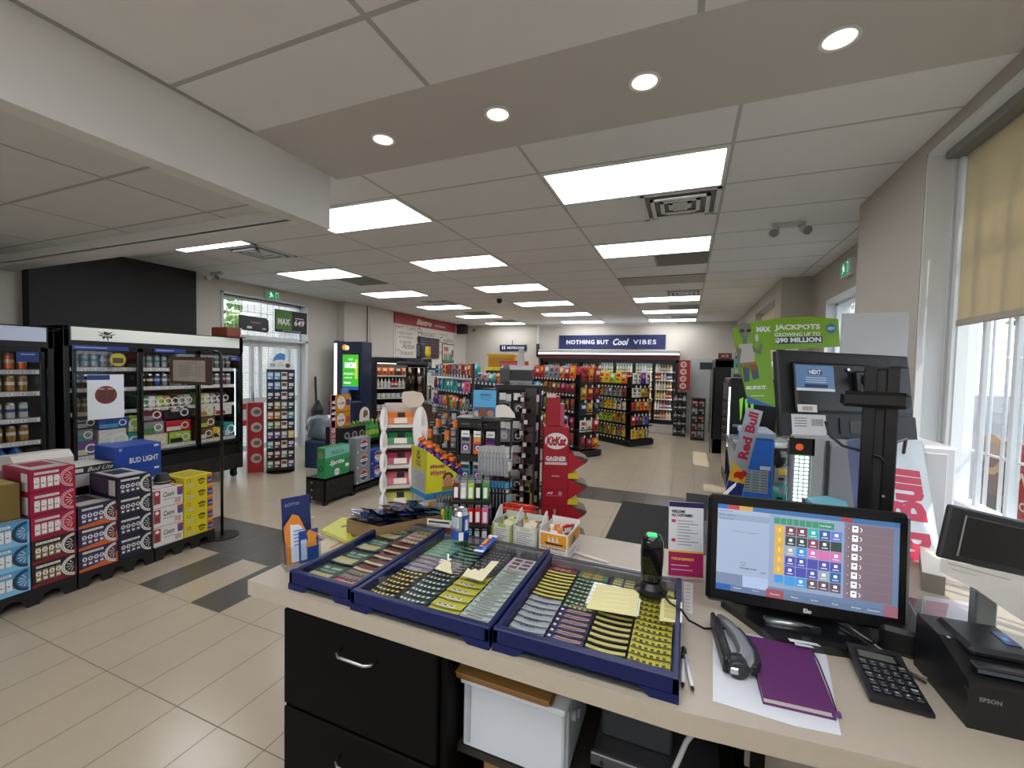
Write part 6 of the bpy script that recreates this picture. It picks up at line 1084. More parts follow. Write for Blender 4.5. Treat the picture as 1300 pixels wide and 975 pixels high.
for i, (c, nm) in enumerate((('#c6c06a', 'pale yellow'), ('#c96a78', 'rose'), ('#b03a5c', 'crimson'), ('#2a7d4a', 'green'), ('#dd7a34', 'orange'))):
    b = MB(); z = .036+.098*i; b.prism([(-.05, 0), (.04, .012), (.045, .05), (-.01, .052), (-.04, .03)], -.082, .05, c+'/r.4', 'x'); b.add([(-.04, -.0508, .004), (.02, -.0508, .004), (.02, -.041, .028), (-.04, -.041, .028)], [(0, 1, 2, 3)], '#e2dccf'); b.add([(-.025, -.039, .031), (.01, -.039, .031), (.01, -.013, .051), (-.025, -.013, .051)], [(0, 1, 2, 3)], '#2b2b2b')
    solo('snack_tray', b, f'{nm} snack tray sitting in the white wavy dispenser', 'snack box', tuple(T @ V((0, 0, z))), R(38))
# ---- yellow slanted candy box on top of a tobacco carton
CBL = (-1.055, 1.605)
r = thing('candy_display_box', 'bright yellow slant-topped candy box with pink lettering on a blue rim', 'candy box', (*CBL, CT+.121), R(58))
yl = '#d9d62e/r.4'; b = MB(); sl = [(0, .01), (.215, .01), (.215, .045), (.0, .215)]; b.prism(sl, 0, .003, yl, 'y'); b.prism(sl, .157, .16, yl, 'y'); b.box(0, 0, .01, .003, .16, .215, yl); b.box(.212, 0, .01, .215, .16, .045, yl); b.box(.003, .003, .01, .212, .157, .02, '#a8a52a'); b.prism([(.005, .02), (.21, .02), (.21, .03), (.005, .17)], .004, .156, '#3a3a2a/r.8', 'y'); b.box(-.004, -.004, -.006, .219, .164, .018, '#2878b0/r.4', .002); b.build('box_body', r)
fx = lambda y0, z0, y1, z1, o, m: b.add([(-o, y0, z0), (-o, y0, z1), (-o, y1, z1), (-o, y1, z0)], [(0, 1, 2, 3)], m)
b = MB(); fx(.003, .02, .157, .115, .0006, '#a9a8a2'); fx(.0, .115, .16, .215, .0005, '#b5b02a')
for i in range(7): fx(.012, .03+.011*i, .12-.01*(i % 3), .034+.011*i, .0012, '#7f8088')
b.arc((.08, .185), .014, .024, 200, 340, -.001, '#4a3a2a', 'x', 10); b.arc((.08, .19), 0, .014, 0, 360, -.0012, '#8a5a34', 'x', 10); b.text('WONKY', .08, .150, .011, '#a0244a', -.0011, w=.06, bold=.04, plane='yz', face=1); b.text('WORMS', .08, .136, .011, '#a0244a', -.0012, w=.06, bold=.04, plane='yz', face=1)
b.text('Wonky', .06, .135, .022, '#a8245a', -.001, w=.08, bold=.05, shear=.3); b.text('Worms', .062, .108, .022, '#c23a6a', -.001, w=.08, bold=.05, shear=.3); b.arc((.11, .06), 0, .026, 0, 360, -.0008, '#c98a6a', 'y', 16, sz=1.1); b.arc((.11, .075), .017, .028, 0, 180, -.001, '#5a3424', 'y', 10); b.card(.08, .02, .15, .04, -.001, '#8a8a3a'); b.build('printed_sides', r)
b = MB(); b.box(0, 0, 0, .205, .15, .112, '#bcb6aa/r.4', .003)
for i, (x, c) in enumerate(((.01, '#c9874a'), (.035, '#8f9aa8'), (.06, '#b9b9b4'), (.085, '#6e7884'), (.11, '#3c4048'), (.14, '#8f5a34'))): b.card(x, .03, x+.022, .1, -.001, c)
b.card(0, .012, .175, .024, -.001, '#c8743a'); fx(.01, .03, .125, .1, .001, '#9aa3ad'); fx(.02, .04, .045, .095, .0015, '#b5562e'); fx(.06, .04, .08, .095, .0015, '#d8d4cc'); solo('tobacco_display', b, 'clear-fronted cigarillo carton under the yellow candy box', 'carton', (CBL[0]+.002, CBL[1]+.006, CT+.001), R(58))
# candy toys: orange heads with purple bodies
TB = Mx.Translation((*CBL, CT+.121)) @ Mx.Rotation(R(58), 4, 'Z')
for i in range(15):
    xx, yy = .035+.037*(i % 5), .035+.045*(i//5); slz = .172-.14*(xx/.205); q = TB @ V((xx, yy, slz-.03)); hgt = .105+.012*(i//5)+.006*sin(i*2.3)
    r = thing('candy_toy', 'purple candy toy with an orange flower cap standing in the open yellow box', 'candy toy', tuple(q), R(20*i), 'orange-capped candy toys')
    b = MB(); b.cyl((0, 0, 0), (0, 0, hgt-.05), .004, '#d8c23a', 6); b.lathe([(.006, hgt-.06), (.016, hgt-.05), (.018, hgt-.03), (.012, hgt-.012), (0, hgt-.01)], '#5a2f8f/r.2', 12); b.build('body', r)
    b = MB(); N8 = 16; b.ring([[((.019 if k % 2 else .015)*f*cos(2*pi*k/N8), (.019 if k % 2 else .015)*f*sin(2*pi*k/N8), hgt-.01+dz) for k in range(N8)] for f, dz in ((.5, 0), (1, .006), (.9, .016), (.3, .022))], '#ea7a28/r.3', True); b.build('cap', r); b = MB(); b.cyl((.014, -.010, hgt-.04), (.026, -.016, hgt-.032), .004, '#e6b48a', 6); b.build('arm', r)
for i in range(12):
    q = V((-1.13+.032*(i % 5), 1.75+.02*(i//5), 0)); put('tub', ['green', 'brown', 'black', 'gold', 'maroon', 'grey'][i % 6], (q.x, q.y, CT+.36+.05*(i//5)+.02*sin(i*2.1)), 0, name='novelty_toy', label=f'small {["green", "brown", "black", "gold", "maroon", "grey"][i%6]} novelty toy hanging above the orange-capped candy', cat='toy', w=.024, h=.045, c2=['orange', 'grey', 'black'][i % 3])
b = MB(); b.cyl((-1.05, 1.785, CT), (-1.05, 1.785, CT+.56), .005, '#2a2a2c', 6); [b.cyl((-1.14, 1.785, CT+.40+.05*i), (-.98, 1.785, CT+.40+.05*i), .0025, '#6b6b6e', 5) for i in range(3)]; solo('toy_tree', b, 'thin black hanging stand carrying the novelty toys', 'display stand')
# ---- black tiered stand with boxed products and white price tags
r = thing('tiered_stand', 'black tiered counter stand with white price tags under a blue topper card', 'display stand', (-.985, 1.76, CT), R(14))
b = MB(); b.box(0, 0, 0, .19, .012*3, .0, '#141415') if 0 else 0; b.box(0, .0, .0, .005, .09, .47, '#141415/r.4'); b.box(.185, 0, 0, .19, .09, .47, '#141415/r.4'); b.box(0, .085, 0, .19, .09, .47, '#141415/r.4'); b.box(-.003, -.02, .47, .193, .092, .475, '#6f6c68/r.3'); b.box(0, -.005, .425, .19, .0, .47, '#151517')
for z in (.03, .16, .29): b.box(0, -.004, z, .19, .085, z+.006, '#141415'); b.box(0, -.006, z-.022, .19, -.002, z+.006, '#1b1b1d')
b.box(.02, -.007, .44, .06, -.005, .446, '#55565a'); b.box(.1, -.007, .44, .14, -.005, .446, '#55565a'); b.build('stand_body', r)
T = Mx.Translation((-.985, 1.76, CT)) @ Mx.Rotation(R(14), 4, 'Z')
for j, (z, cl) in enumerate(((.037, ['grey', 'red', 'purple']), (.167, ['teal', 'grey', 'purple']), (.297, ['grey', 'orange', 'purple']))):
    for i in range(3):
        q = T @ V((.035+.06*i, .02, z)); r2 = thing('product_box', f'{cl[i]} product box in the {["bottom", "middle", "top"][j]} tier of the black stand', 'product box', tuple(q), R(14)); A_ = PAL[cl[i]]
        b = MB(); b.box(-.024, 0, 0, .024, .05, .09, A_+'/r.3', .002); b.card(-.018, .02, .018, .05, -.0006, PAL['purple' if cl[i] != 'purple' else 'pink']); b.arc((0, .03), .006, .012, 0, 360, -.001, '#e8dcea', 'y', 12); b.card(-.018, .062, .018, .078, -.0006, '#e2a45a' if cl[i] == 'orange' else '#2b2340'); b.build('carton', r2)
        b = MB(); b.box(-.02, -.008, .082, .02, -.006, .112, '#ecebe8/r.5'); b.card(-.012, .094, .012, .098, -.0085, '#55555a'); b.build('price_tag', r2)
q = T @ V((.12, .03, .476)); b = MB(); b.box(-.055, 0, 0, .055, .006, .125, '#5aa8d6/r.3', .002); b.card(-.05, .0, .05, .045, -.001, '#3f5a7a'); b.arc((-.01, .02), 0, .022, 0, 360, -.002, '#7a4a3a', 'y', 12); b.arc((.03, .016), 0, .016, 0, 360, -.002, '#a9785a', 'y', 10); b.arc((-.035, .014), 0, .014, 0, 360, -.002, '#c9b29a', 'y', 10); b.text('REFRESH', .005, .103, .009, '#1f3a5a', -.001, w=.05, bold=.03); b.text('YOUR DAY WITH', .005, .091, .007, '#1f3a5a', -.001, w=.055); b.text('A COFFEE', .005, .08, .007, '#1f3a5a', -.001, w=.04); solo('topper_card', b, 'light blue topper card with a breakfast photo on the black stand', 'card', tuple(q), R(14))
b = MB(); b.poly([(-.05, 0), (.06, 0), (.055, .02), (.03, .05), (.0, .06), (-.03, .055)], 0, '#e4dcd0/r.5', 'y'); b.add([(-.05, .003, 0), (.06, .003, 0), (.055, .003, .02), (.03, .003, .05), (0, .003, .06), (-.03, .003, .055)], [(5, 4, 3, 2, 1, 0)], '#ddd5c9'); solo('paper_fan', b, 'white curved paper topper behind the blue card', 'card', (-.79, 1.84, CT+.476), R(10))
b = MB(); b.box(-.07, 0, 0, -.066, .03, .48, '#19191b'); b.box(.066, 0, 0, .07, .03, .48, '#19191b'); b.box(-.07, 0, .465, .07, .03, .475, '#2a2a2c'); b.box(-.075, -.04, 0, .075, .05, .008, '#19191b'); solo('wire_hanger_frame', b, 'black hanging frame between the tiered stand and the accessory rack', 'display rack', (-.79, 1.765, CT+.0), R(12))
for i in range(9): put('blister', 'silver', (-.85+.015*i, 1.755+.003*i, CT+.22), R(70), name='cable_pack', label='clear cable pack with white cap hanging behind the lighters', cat='carded pack', c2='white', w=.05, h=.13, d=.01)
for i in range(9): put('blister', 'black', (-.85+.015*i, 1.755+.003*i, CT+.06), R(70), name='cable_pack', label='dark cable pack with blue end hanging low behind the lighters', cat='carded pack', c2='sky', w=.05, h=.13, d=.01)
# ---- lighter rack
r = thing('lighter_rack', 'black two-tier rack of lighters on the counter beside the drink can', 'display rack', (-.80, 1.535, CT), R(22))
b = MB(); b.box(-.07, 0, 0, .085, .10, .02, '#111112', .003); b.box(-.07, .0, .02, .085, .10, .06, '#131315'); b.box(-.07, .05, .02, .085, .10, .15, '#131315'); b.box(-.072, -.004, .055, .087, .104, .066, '#18181a', .002); b.box(-.072, -.002, .15, .087, .104, .166, '#18181a', .003); b.build('rack_body', r)
T = Mx.Translation((-.80, 1.535, CT)) @ Mx.Rotation(R(22), 4, 'Z')
tops = ['maroon', 'silver', 'lime', 'black', 'green']
for i in range(5):
    for j in range(4):
        c = (['white', 'cream', 'white', 'grey', 'lime'] if j else tops)[i] if j < 3 else 'sky'
        put('lighter', c, tuple(T @ V((-.055+.030*i, .014+.024*j, .167))), R(22), name='lighter', label=f'{c} lighter standing in the upper tier of the lighter rack', cat='lighter', w=.026, h=.082, d=.013, c2='#e6e6e0' if c != 'white' else '#9a8f9a')
for i, c in enumerate(['black', 'sky', 'red', 'red', 'pink']): put('lighter', c, tuple(T @ V((-.055+.030*i, .012, .067))), R(22), name='lighter', label=f'{c} lighter in the front of the lower tier', cat='lighter', w=.026, h=.082, d=.013, c2='#e8e4e6')
for j in range(5): put('lighter', ['navy', 'blue', 'purple', 'white', 'cream'][j], tuple(T @ V((.08, .02+.018*j, .067))), R(112), name='lighter', label=f'{["navy", "blue", "purple", "white", "cream"][j]} lighter at the side of the lower tier', cat='lighter', w=.016, h=.076, d=.012, c2='#c9d4e6')
for i in range(5): put('lighter', ['grey', 'black', 'sky', 'silver', 'white'][i], tuple(T @ V((-.055+.030*i, -.012, .0))), R(22), name='lighter', label=f'{["grey", "black", "sky blue", "silver", "white"][i]} lighter at the foot of the lighter rack', cat='lighter', w=.02, h=.055, d=.01)
r = thing('green_lighter_box', 'small clear box of yellow, green and navy lighters beneath grey wire clips', 'display box', (-.955, 1.56, CT), R(25)); b = MB(); b.box(0, 0, 0, .09, .06, .03, '#a8a63a/r.4', .003); b.box(0, 0, .03, .09, .003, .04, '#a8a63a'); b.build('tray', r)
for i, c in enumerate(('yellow', 'green', 'green', 'navy', 'navy')): put('lighter', c, tuple(Mx.Translation((-.955, 1.56, CT)) @ Mx.Rotation(R(25), 4, 'Z') @ V((.012+.017*i, .025, .031))), R(25), name='lighter', label=f'{c} lighter in the small yellow tray', cat='lighter', w=.015, h=.075, d=.01, c2=c)
b = MB()
for i in range(7): b.cyl((.01+.012*i, .0, 0), (.012+.012*i, .008, .035), .005, '#6a6a5c/m.6', 6)
solo('metal_clip', b, 'cluster of grey metal key charms in front of the yellow box', 'charms', (-.985, 1.575, CT+.121), R(20))
b = MB(); b.box(0, 0, 0, .115, .002, .07, '#dcd8d0/r.5'); b.card(.008, .055, .1, .063, -.001, '#2a2a2c'); [b.card(.01, .045-.008*i, .06+.02*sin(i), .048-.008*i, -.001, '#77736e') for i in range(5)]; b.card(.08, .01, .11, .04, -.001, '#8a2a2a'); b.box(0, .0, 0, .115, .03, .003, '#dcd8d0'); solo('counter_card', b, 'white printed counter card beside the drink can', 'card', (-.985, 1.512, CT+.001), R(10))
# ---- three small product boxes with dividers
def gumbox(x0, x1, lab, front, frame, side, inner, fc):
    w = x1-x0; r = thing('snack_carton', lab, 'snack carton', (x0, 1.525, CT), R(-3)); b = MB(); d = .13 if front == 'plain' else .15
    b.box(0, 0, 0, w, d, .003, frame); b.box(0, 0, 0, w, .002, .098, frame+'/r.5'); b.box(0, 0, 0, .002, d, .10, frame+'/r.5'); b.box(w-.002, 0, 0, w, d, .10, frame+'/r.5'); b.box(0, d-.002, 0, w, d, .11, frame)
    b.prism([(0, .09), (.06, .145), (.075, .15), (.085, .145), (.09, .09)], 0.0, .002, '#e6e8ea/r.5', 'x'); b.build('carton_body', r)
    b = MB()
    if front == 'plain':
        b.card(.006, .006, w-.006, .09, -.0006, '#cfccc6'); b.card(0, 0, .008, .098, -.001, fc); b.card(w-.008, .02, w, .098, -.001, fc); b.card(w*.3, .085, w*.7, .098, -.0012, fc)
        for i in range(9): b.card(.014, .075-.008*i, w-.016-.012*(i % 3), .078-.008*i, -.0012, '#8d8b88')
    else:
        b.card(.006, .045, w-.006, .092, -.0006, '#dd9526'); b.poly([(w*.25, .052), (w*.8, .052), (w*.85, .058), (w*.2, .06)], -.0012, '#3a2c2a', 'y'); [b.poly([(w*(.3+.14*i), .062), (w*(.42+.14*i), .062), (w*(.34+.14*i), .085)], -.0012, '#d8d4cc', 'y') for i in range(3)]; b.text('FISHERMAN', w*.5, .038, .008, '#8a2f26', -.001, w=w*.8, bold=.02); b.card(.01, .006, w-.01, .03, -.0008, '#dcd8d4'); [b.card(.015, .01+.006*i, w-.02, .012+.006*i, -.001, '#9a9490') for i in range(3)]
        b.cardx(.006, .045, d-.006, .092, w+.0006, '#dd9526'); b.poly([(.03, .05), (.1, .05), (.07, .085)], w+.0012, '#4a4a58', 'x'); b.cardx(.006, .006, d-.01, .04, w+.0006, '#dcdae0'); b.cardx(.02, .02, .1, .024, w+.001, '#6a4a8a')
    b.build('printed_front', r); return r
cb3 = [(-.69, -.606, 'green-cornered small mint carton with pale printed front', 'plain', '#c9cfc0', '#9fae4a', 'green'), (-.600, -.503, 'plain grey printed mint carton, the middle one of three', 'plain', '#cbcbc6', '#b9bf9a', 'grey'), (-.495, -.38, 'orange-fronted lozenge carton with a sailing ship picture', 'ship', '#e6e3dc', '#dd9526', 'orange')]
for x0, x1, lab, fr, frame, fc, nm in cb3:
    gumbox(x0, x1, lab, fr, frame, None, None, fc)
    for i in range(5): o = put('pouch', {'green': ['cream', 'lime', 'maroon', 'cream', 'lime'], 'grey': ['cream', 'cream', 'gold', 'cream', 'grey'], 'orange': ['orange', 'gold', 'white', 'orange', 'red']}[nm][i], (x0+.03+.012*i, 1.55+.018*i, CT+.035), R(20*i-30), name='mint_packet', label=f'small mint packet inside the {nm} counter carton', cat='packet', w=.06, h=.07, d=.014); o.rotation_euler.x = R(-35+12*i)
for i in range(8): o = put('bar', 'red', (-.70+.03*(i % 4), 1.70+.03*(i//4), CT+.085+.012*(i//4)), R(35), name='red_candy_bar', label='red wrapped candy bar heaped behind the mint cartons', cat='candy', w=.06, h=.018, d=.022, c2='orange')
b = MB(); b.box(-.72, 1.675, CT, -.58, 1.79, CT+.08, '#4a2a22/r.5', .003); solo('candy_bin', b, 'dark low bin holding the heap of red bars', 'bin')
b = MB(); b.cyl((-.375, 1.60, CT+.005), (-.24, 1.565, CT+.005), .005, '#e6e4e0/r.3', 8); b.cyl((-.38, 1.602, CT+.005), (-.40, 1.607, CT+.005), .004, '#55565a', 8); solo('white_pen', b, 'white pen lying behind the ticket tray', 'pen')
b = MB(); b.box(-.42, 1.50, CT, -.05, 1.52, CT+.004, '#bdb6aa'); b.box(-.35, 1.53, CT, -.06, 1.56, CT+.002, '#c9c4ba'); solo('plastic_strip', b, 'clear plastic strip lying along the back of the ticket tray', 'strip')
# ------------------------------------------------------------------ floor displays just beyond the counter
def T_of(o): return Mx.Translation(o.location) @ Mx.Rotation(o.rotation_euler.z, 4, 'Z')
r = thing('accessory_rack', 'tall black peg rack of phone accessories with white header tags behind the counter', 'display rack', (-1.0, 2.24, 0), R(22))
b = MB(); b.box(0, .02, 0, .25, .10, 1.60, '#101012/r.5', .004); b.box(-.01, 0, 1.58, .26, .12, 1.61, '#1a1a1c'); b.box(-.03, -.05, 0, .28, .17, .05, '#141416/r.4', .005); b.box(-.005, -.01, .05, .01, .02, 1.58, '#1c1c1f'); b.box(.24, -.01, .05, .255, .02, 1.58, '#1c1c1f'); b.build('panel', r)
T = T_of(r); rn = ['lowest', 'fifth', 'fourth', 'third', 'second', 'top']
for j, z in enumerate((.72, .86, 1.0, 1.14, 1.28, 1.44)):
    for i in range(3):
        c = [['black', 'navy', 'purple'], ['black', 'orange', 'black'], ['maroon', 'silver', 'grey'], ['silver', 'pink', 'maroon'], ['silver', 'grey', 'silver'], ['grey', 'black', 'grey']][j][i]
        q = T @ V((.045+.08*i, .012, z)); r2 = thing('accessory_pack', f'{c} accessory pack with white tag, column {["by the tiered stand", "in the middle", "by the sunglasses"][i]}, {rn[j]} peg row', 'carded pack', tuple(q), R(22), None)
        b = MB(); b.box(-.034, -.002, 0, .034, 0, .105, PAL[c]+'/r.3'); b.box(-.026, -.018, .01, .026, -.002, .065, ['#5b5d60', '#b9bcc0', '#3a3a3e'][(i+j) % 3]+'/r.15', .006); b.arc((0, .038), .012, .018, 0, 360, -.019, '#e4e4e6' if j > 1 else '#d99a4a', 'y', 10); b.build('card', r2)
        b = MB(); b.box(-.03, -.028, .085, .006, -.026, .125, '#e6e5e2'); b.box(.008, -.028, .078, .036, -.026, .118, '#dcdbd8'); b.cyl((0, -.03, .11), (0, 0, .11), .0015, '#8f9093', 5); b.build('price_tag', r2)
b = MB(); b.box(-.05, 0, 0, .02, .08, .115, '#6b6e70/r.2', .02); b.box(-.045, -.002, .02, .012, .0, .09, '#4a4d50/r.1'); b.box(.01, .0, .02, .14, .1, .10, '#2c2d2f/r.3', .006); b.box(.008, -.006, .085, .142, .1, .112, '#cfcfcc/r.4', .004); b.box(.01, -.004, .01, .14, .0, .025, '#8b8d8f')
q = T @ V((.06, .01, 1.611)); solo('label_printer', b, 'grey and white card terminal box on top of the accessory rack', 'machine', tuple(q), R(14))
b = MB(); b.prism([(-.02, 0), (.02, 0), (.012, .1), (-.012, .1)], 0, .02, '#b9b0b6/r.4', 'y'); q = T @ V((.13, .02, 1.724)); solo('foam_cup_sleeve', b, 'pale lilac pointed cup standing on the grey terminal', 'cup', tuple(q), 0)
# sunglasses column
r = thing('sunglasses_stand', 'narrow revolving column of dark sunglasses beside the red chocolate display', 'display stand', (-.755, 2.12, 0))
b = MB(); b.lathe([(0, 0), (.10, 0), (.10, .02), (0, .03)], '#1b1b1d', 20); b.box(-.045, -.01, .02, -.03, .02, 1.58, '#8a5f66/r.4'); b.box(-.03, .005, .02, .028, .02, 1.60, '#3c3530/r.4'); [b.box(-.02, .0, z_, .02, .006, z_+.1, m_) for z_, m_ in ((.75, '#b9a23a/r.3'), (.95, '#b9a23a/r.3'), (1.1, '#7f7a76'), (1.3, '#5a4a4c'))]; b.box(-.02, .0, .6, .01, .005, 1.1, '#a9923a/r.3'); [b.cyl((-.038, -.012, .6+.05*i), (-.038, -.009, .6+.05*i), .004, '#2a2a2a', 6) for i in range(18)]; b.build('column', r)
sg = MB()
for s_ in (-1, 1): sg.ring([[(s_*.020+.016*cos(2*pi*i/12), y, .012*sin(2*pi*i/12)) for i in range(12)] for y in (-.004, 0)], '#0e0e10/r.08', True); sg.cyl((s_*.036, 0, .004), (s_*.037, .05, .0), .002, '#1a1a1a', 5)
sg.box(-.008, -.004, .002, .008, 0, .006, '#202022'); sg.box(-.012, -.012, -.012, .006, -.006, .008, '#e6e4e0'); sgm = sg.mesh('sunglasses')
for j in range(17):
    o = solo('sunglasses', sgm if j % 3 else sgm, 'pair of dark sunglasses with a tiny white tag hung on the narrow column', 'sunglasses', (-.765+.012*sin(j*2.3), 2.075, .62+.058*j), R(12*sin(j*1.9)), 'sunglasses on the column')
# red chocolate display
r = thing('chocolate_display', 'tall red KitKat floor display with yellow-lined side trays', 'display stand', (-.69, 2.165, 0), R(20)); w = .135
b = MB(); b.box(0, 0, 0, w, .14, 1.40, '#a81a2c/r.4', .002); b.box(.012, .02, 1.40, .085, .1, 1.56, '#a5182a/r.4', .002); b.box(.012, .018, 1.555, .06, .02, 1.575, '#e0c6c4'); b.box(.085, .03, 1.40, .11, .1, 1.52, '#b8506c/r.4'); b.build('body', r)
b = MB(); b.arc((w*.5, 1.325), 0, .061, 0, 360, -.002, '#ece6e4', 'y', 28, sz=.72); vs, fs, x0, x1, y0, y1 = glyphs('KitKat', .05, .15); kx = .085/(x1-x0); kz = .045/(y1-y0)
b.text('KitKat', w*.5, 1.325, .050, '#a81a2c', -.003, w=.104, bold=.05, shear=.15); b.text('GAGNER', w*.5, 1.232, .024, '#ece6e4', -.003, w=.11, bold=.05); b.card(.01, 1.198, w-.008, 1.212, -.002, '#e6c6c6'); b.card(.02, 1.218, w-.02, 1.222, -.002, '#e6c6c6'); b.text('F1', w*.3, 1.045, .012, '#ece6e4', -.003, w=.035, bold=.06, shear=.4); b.arc((w*.7, 1.045), .005, .009, 0, 360, -.002, '#ece6e4', 'y', 12); b.card(.02, 1.03, w-.03, 1.032, -.002, '#d9a0a0'); b.card(w*.35, 1.135, w*.65, 1.14, -.002, '#e6c6c6')
b.build('printed_front', r)
b = MB(); b.prism([(.02, .80), (w*.5, .98), (w-.02, .80)], -.004, 0, '#7c1422', 'y'); b.box(w*.46, -.005, .8, w*.54, -.003, .96, '#c98a90'); b.build('lower_flap', r)
for j, z in enumerate((1.20, 1.06, .92, .78)):
    b = MB(); b.prism([(w, z-.05), (w+.09, z+.01), (w+.02, z+.06), (w, z+.06)], -.001, .001, '#b01d30/r.4', 'y'); b.prism([(w, z-.05), (w+.09, z+.01), (w+.02, z+.06), (w, z+.06)], .13, .132, '#b01d30/r.4', 'y'); b.box(w, .0, z-.075, w+.055, .13, z-.045, '#d8c12a/r.4'); b.add([(w, 0, z-.05), (w+.085, 0, z+.01), (w+.085, .13, z+.01), (w, .13, z-.05)], [(0, 1, 2, 3)], '#d8c12a'); b.prism([(w+.03, z+.05), (w+.09, z+.008), (w+.105, z+.03), (w+.07, z+.045)], -.002, .132, '#5a4030/r.5', 'y'); b.build('side_tray', r)
T = T_of(r)
b = MB(); b.box(0, 0, 0, .09, .12, .01, '#69aecb/r.4'); b.box(.0, .0, -.14, .004, .12, 0, '#b8c4d0'); b.box(.086, .0, -.14, .09, .12, 0, '#b8c4d0'); b.box(0, .1, -.14, .09, .12, 0, '#c9d4dc'); b.box(.0, 0, -.15, .09, .12, -.14, '#c9d4dc'); solo('shelf_box', b, 'small light blue topped box behind the red display', 'box', tuple(T @ V((.05, .16, 1.42))), R(20))
b = MB(); b.box(.0, .0, 0, .12, .1, 1.27, '#1a1a1c/r.5'); solo('display_plinth', b, 'black plinth carrying the light blue topped box', 'plinth', tuple(T @ V((.035, .165, 0))), R(20))
# loose hanging rack of bracelets, left of the accessory rack
b = MB(); b.cyl((0, 0, 0), (0, 0, 1.52), .012, '#202022', 8); b.lathe([(0, 0), (.13, 0), (.13, .02), (0, .02)], '#1a1a1c', 18); [b.cyl((-.08, 0, 1.0+.12*i), (.08, 0, 1.0+.12*i), .004, '#6d6e70', 6) for i in range(5)]; solo('keychain_stand', b, 'black hanging stand of keychains between the tiered stand and the accessory rack', 'display stand', (-1.15, 2.06, 0), R(20))
for j in range(5):
    for i in range(4):
        c = ['black', 'navy', 'yellow', 'silver', 'maroon', 'brown', 'grey'][(i*3+j) % 7]; put('card', c, (-1.15-.07+.045*i, 2.06-.02+.015*i, .90+.12*j), R(20), name='keychain_card', label=f'{c} keychain card in peg row {["near the bottom", "second up", "halfway", "second from top", "at the top"][j]} of the hanging stand', cat='keychain', c2=['gold', 'silver', 'red'][i % 3], w=.03, h=.085)
r = thing('thin_post', 'thin black upright post with a green and white tag rising behind the tiered stand', 'post', (-1.34, 2.60, 0)); b = MB(); b.cyl((0, 0, 0), (0, 0, 1.73), .011, '#1d1a18', 8); b.lathe([(0, 0), (.08, 0), (.08, .015), (0, .015)], '#1d1a18', 14); b.build('upright', r)
# ------------------------------------------------------------------ point of sale
Mq, w, h = frame4(DP(903, 628, 1.256), DP(1163, 655, 1.10), DP(896, 762, 1.256))
r = thing('pos_touchscreen', 'large black touchscreen till monitor facing the clerk with coloured buttons', 'till screen'); place(r, Mq)
k = '#101114/r.3'
b = MB(); b.box(0, 0, 0, w, .035, h, k, .010); b.box(w*.25, .035, h*.15, w*.75, .08, h*.8, '#18191b/r.4', .01); b.build('housing', r)
sx0, sx1, sz0, sz1 = w*.052, w*.945, h*.13, h*.925; SW, SH_ = sx1-sx0, sz1-sz0
b = MB(); X = lambda u: sx0+SW*u; Z_ = lambda v: sz1-SH_*v; E = '/e.75/r.15'; y = -.0006
def rc(u0, v0, u1, v1, m, o=0): b.card(X(u0), Z_(v1), X(u1), Z_(v0), y-o*.0002, m+E)
rc(0, 0, 1, 1, '#5f7390'); rc(0, 0, .06, .05, '#2f5f9a', 1); rc(.06, 0, .13, .05, '#9a4048', 1); rc(.13, 0, .21, .05, '#b08a4a', 1); rc(.21, 0, 1, .05, '#3f628f', 1); rc(.7, .0, .76, .05, '#8a4048', 2)
rc(0, .05, .31, .80, '#8d9bb2', 1); rc(0, .1, .31, .17, '#7f8da5', 2); rc(0, .80, .155, .93, '#6a7892', 2); rc(.16, .80, .31, .93, '#98a8c4', 2); rc(0, .93, .09, 1, '#2f5590', 3)
for i, (t_, wd) in enumerate((('2024-05-14', .08), ('Time  12:41:15', .1), ('Transaction', .09))): b.text(t_, X(.01+wd/2), Z_(.075+.045*i), .0035, '#1d2638/e.1', y-.001, w=SW*wd)
b.text('*** Transaction completed ***', X(.17), Z_(.30), .0036, '#1d2638/e.1', y-.001, w=SW*.16); b.text('Change Due', X(.19), Z_(.715), .006, '#1d2638/e.1', y-.001, w=SW*.10, bold=.02); b.text('0.00', X(.28), Z_(.74), .005, '#1d2638/e.1', y-.001); b.text('Subtotal', X(.16), Z_(.65), .0035, '#1d2638/e.1', y-.001); b.text('Total', X(.16), Z_(.68), .0035, '#1d2638/e.1', y-.001)
rc(.31, .05, .72, .88, '#7f90aa', 1)
rc(.335, .085, .665, .155, '#3f7f68', 3)
for i in range(7): b.card(X(.335+.035*(i+1)), Z_(.155), X(.337+.035*(i+1)), Z_(.085), y-.0009, '#8fb0a4'+E)
b.text('Show Dealer', X(.62), Z_(.12), .004, '#dfeee8/e.8', y-.0012, w=SW*.06)
grid = [['#6a4448', '#6a4448', '#2f9c94', '#3f5590', '#5f6fae'], ['#3a4440', '#3a4440', '#7a4050', '#3a4440', '#3a4440'], ['#8a94a0', '#3a7fc0', '#b56a9a', '#b56a9a', '#b56a9a'], ['#4a4a94', '#4a4a94', '#4a4a94', '#4a4a94', '#4a4a94'], ['#4a4a94', '#4a4a94', '#4a4a94', '#8a94a0', '#2f5f90'], ['#3f86c0', '#3f86c0', '#5a4a50', '#5a4a50', '#5a4a50']]
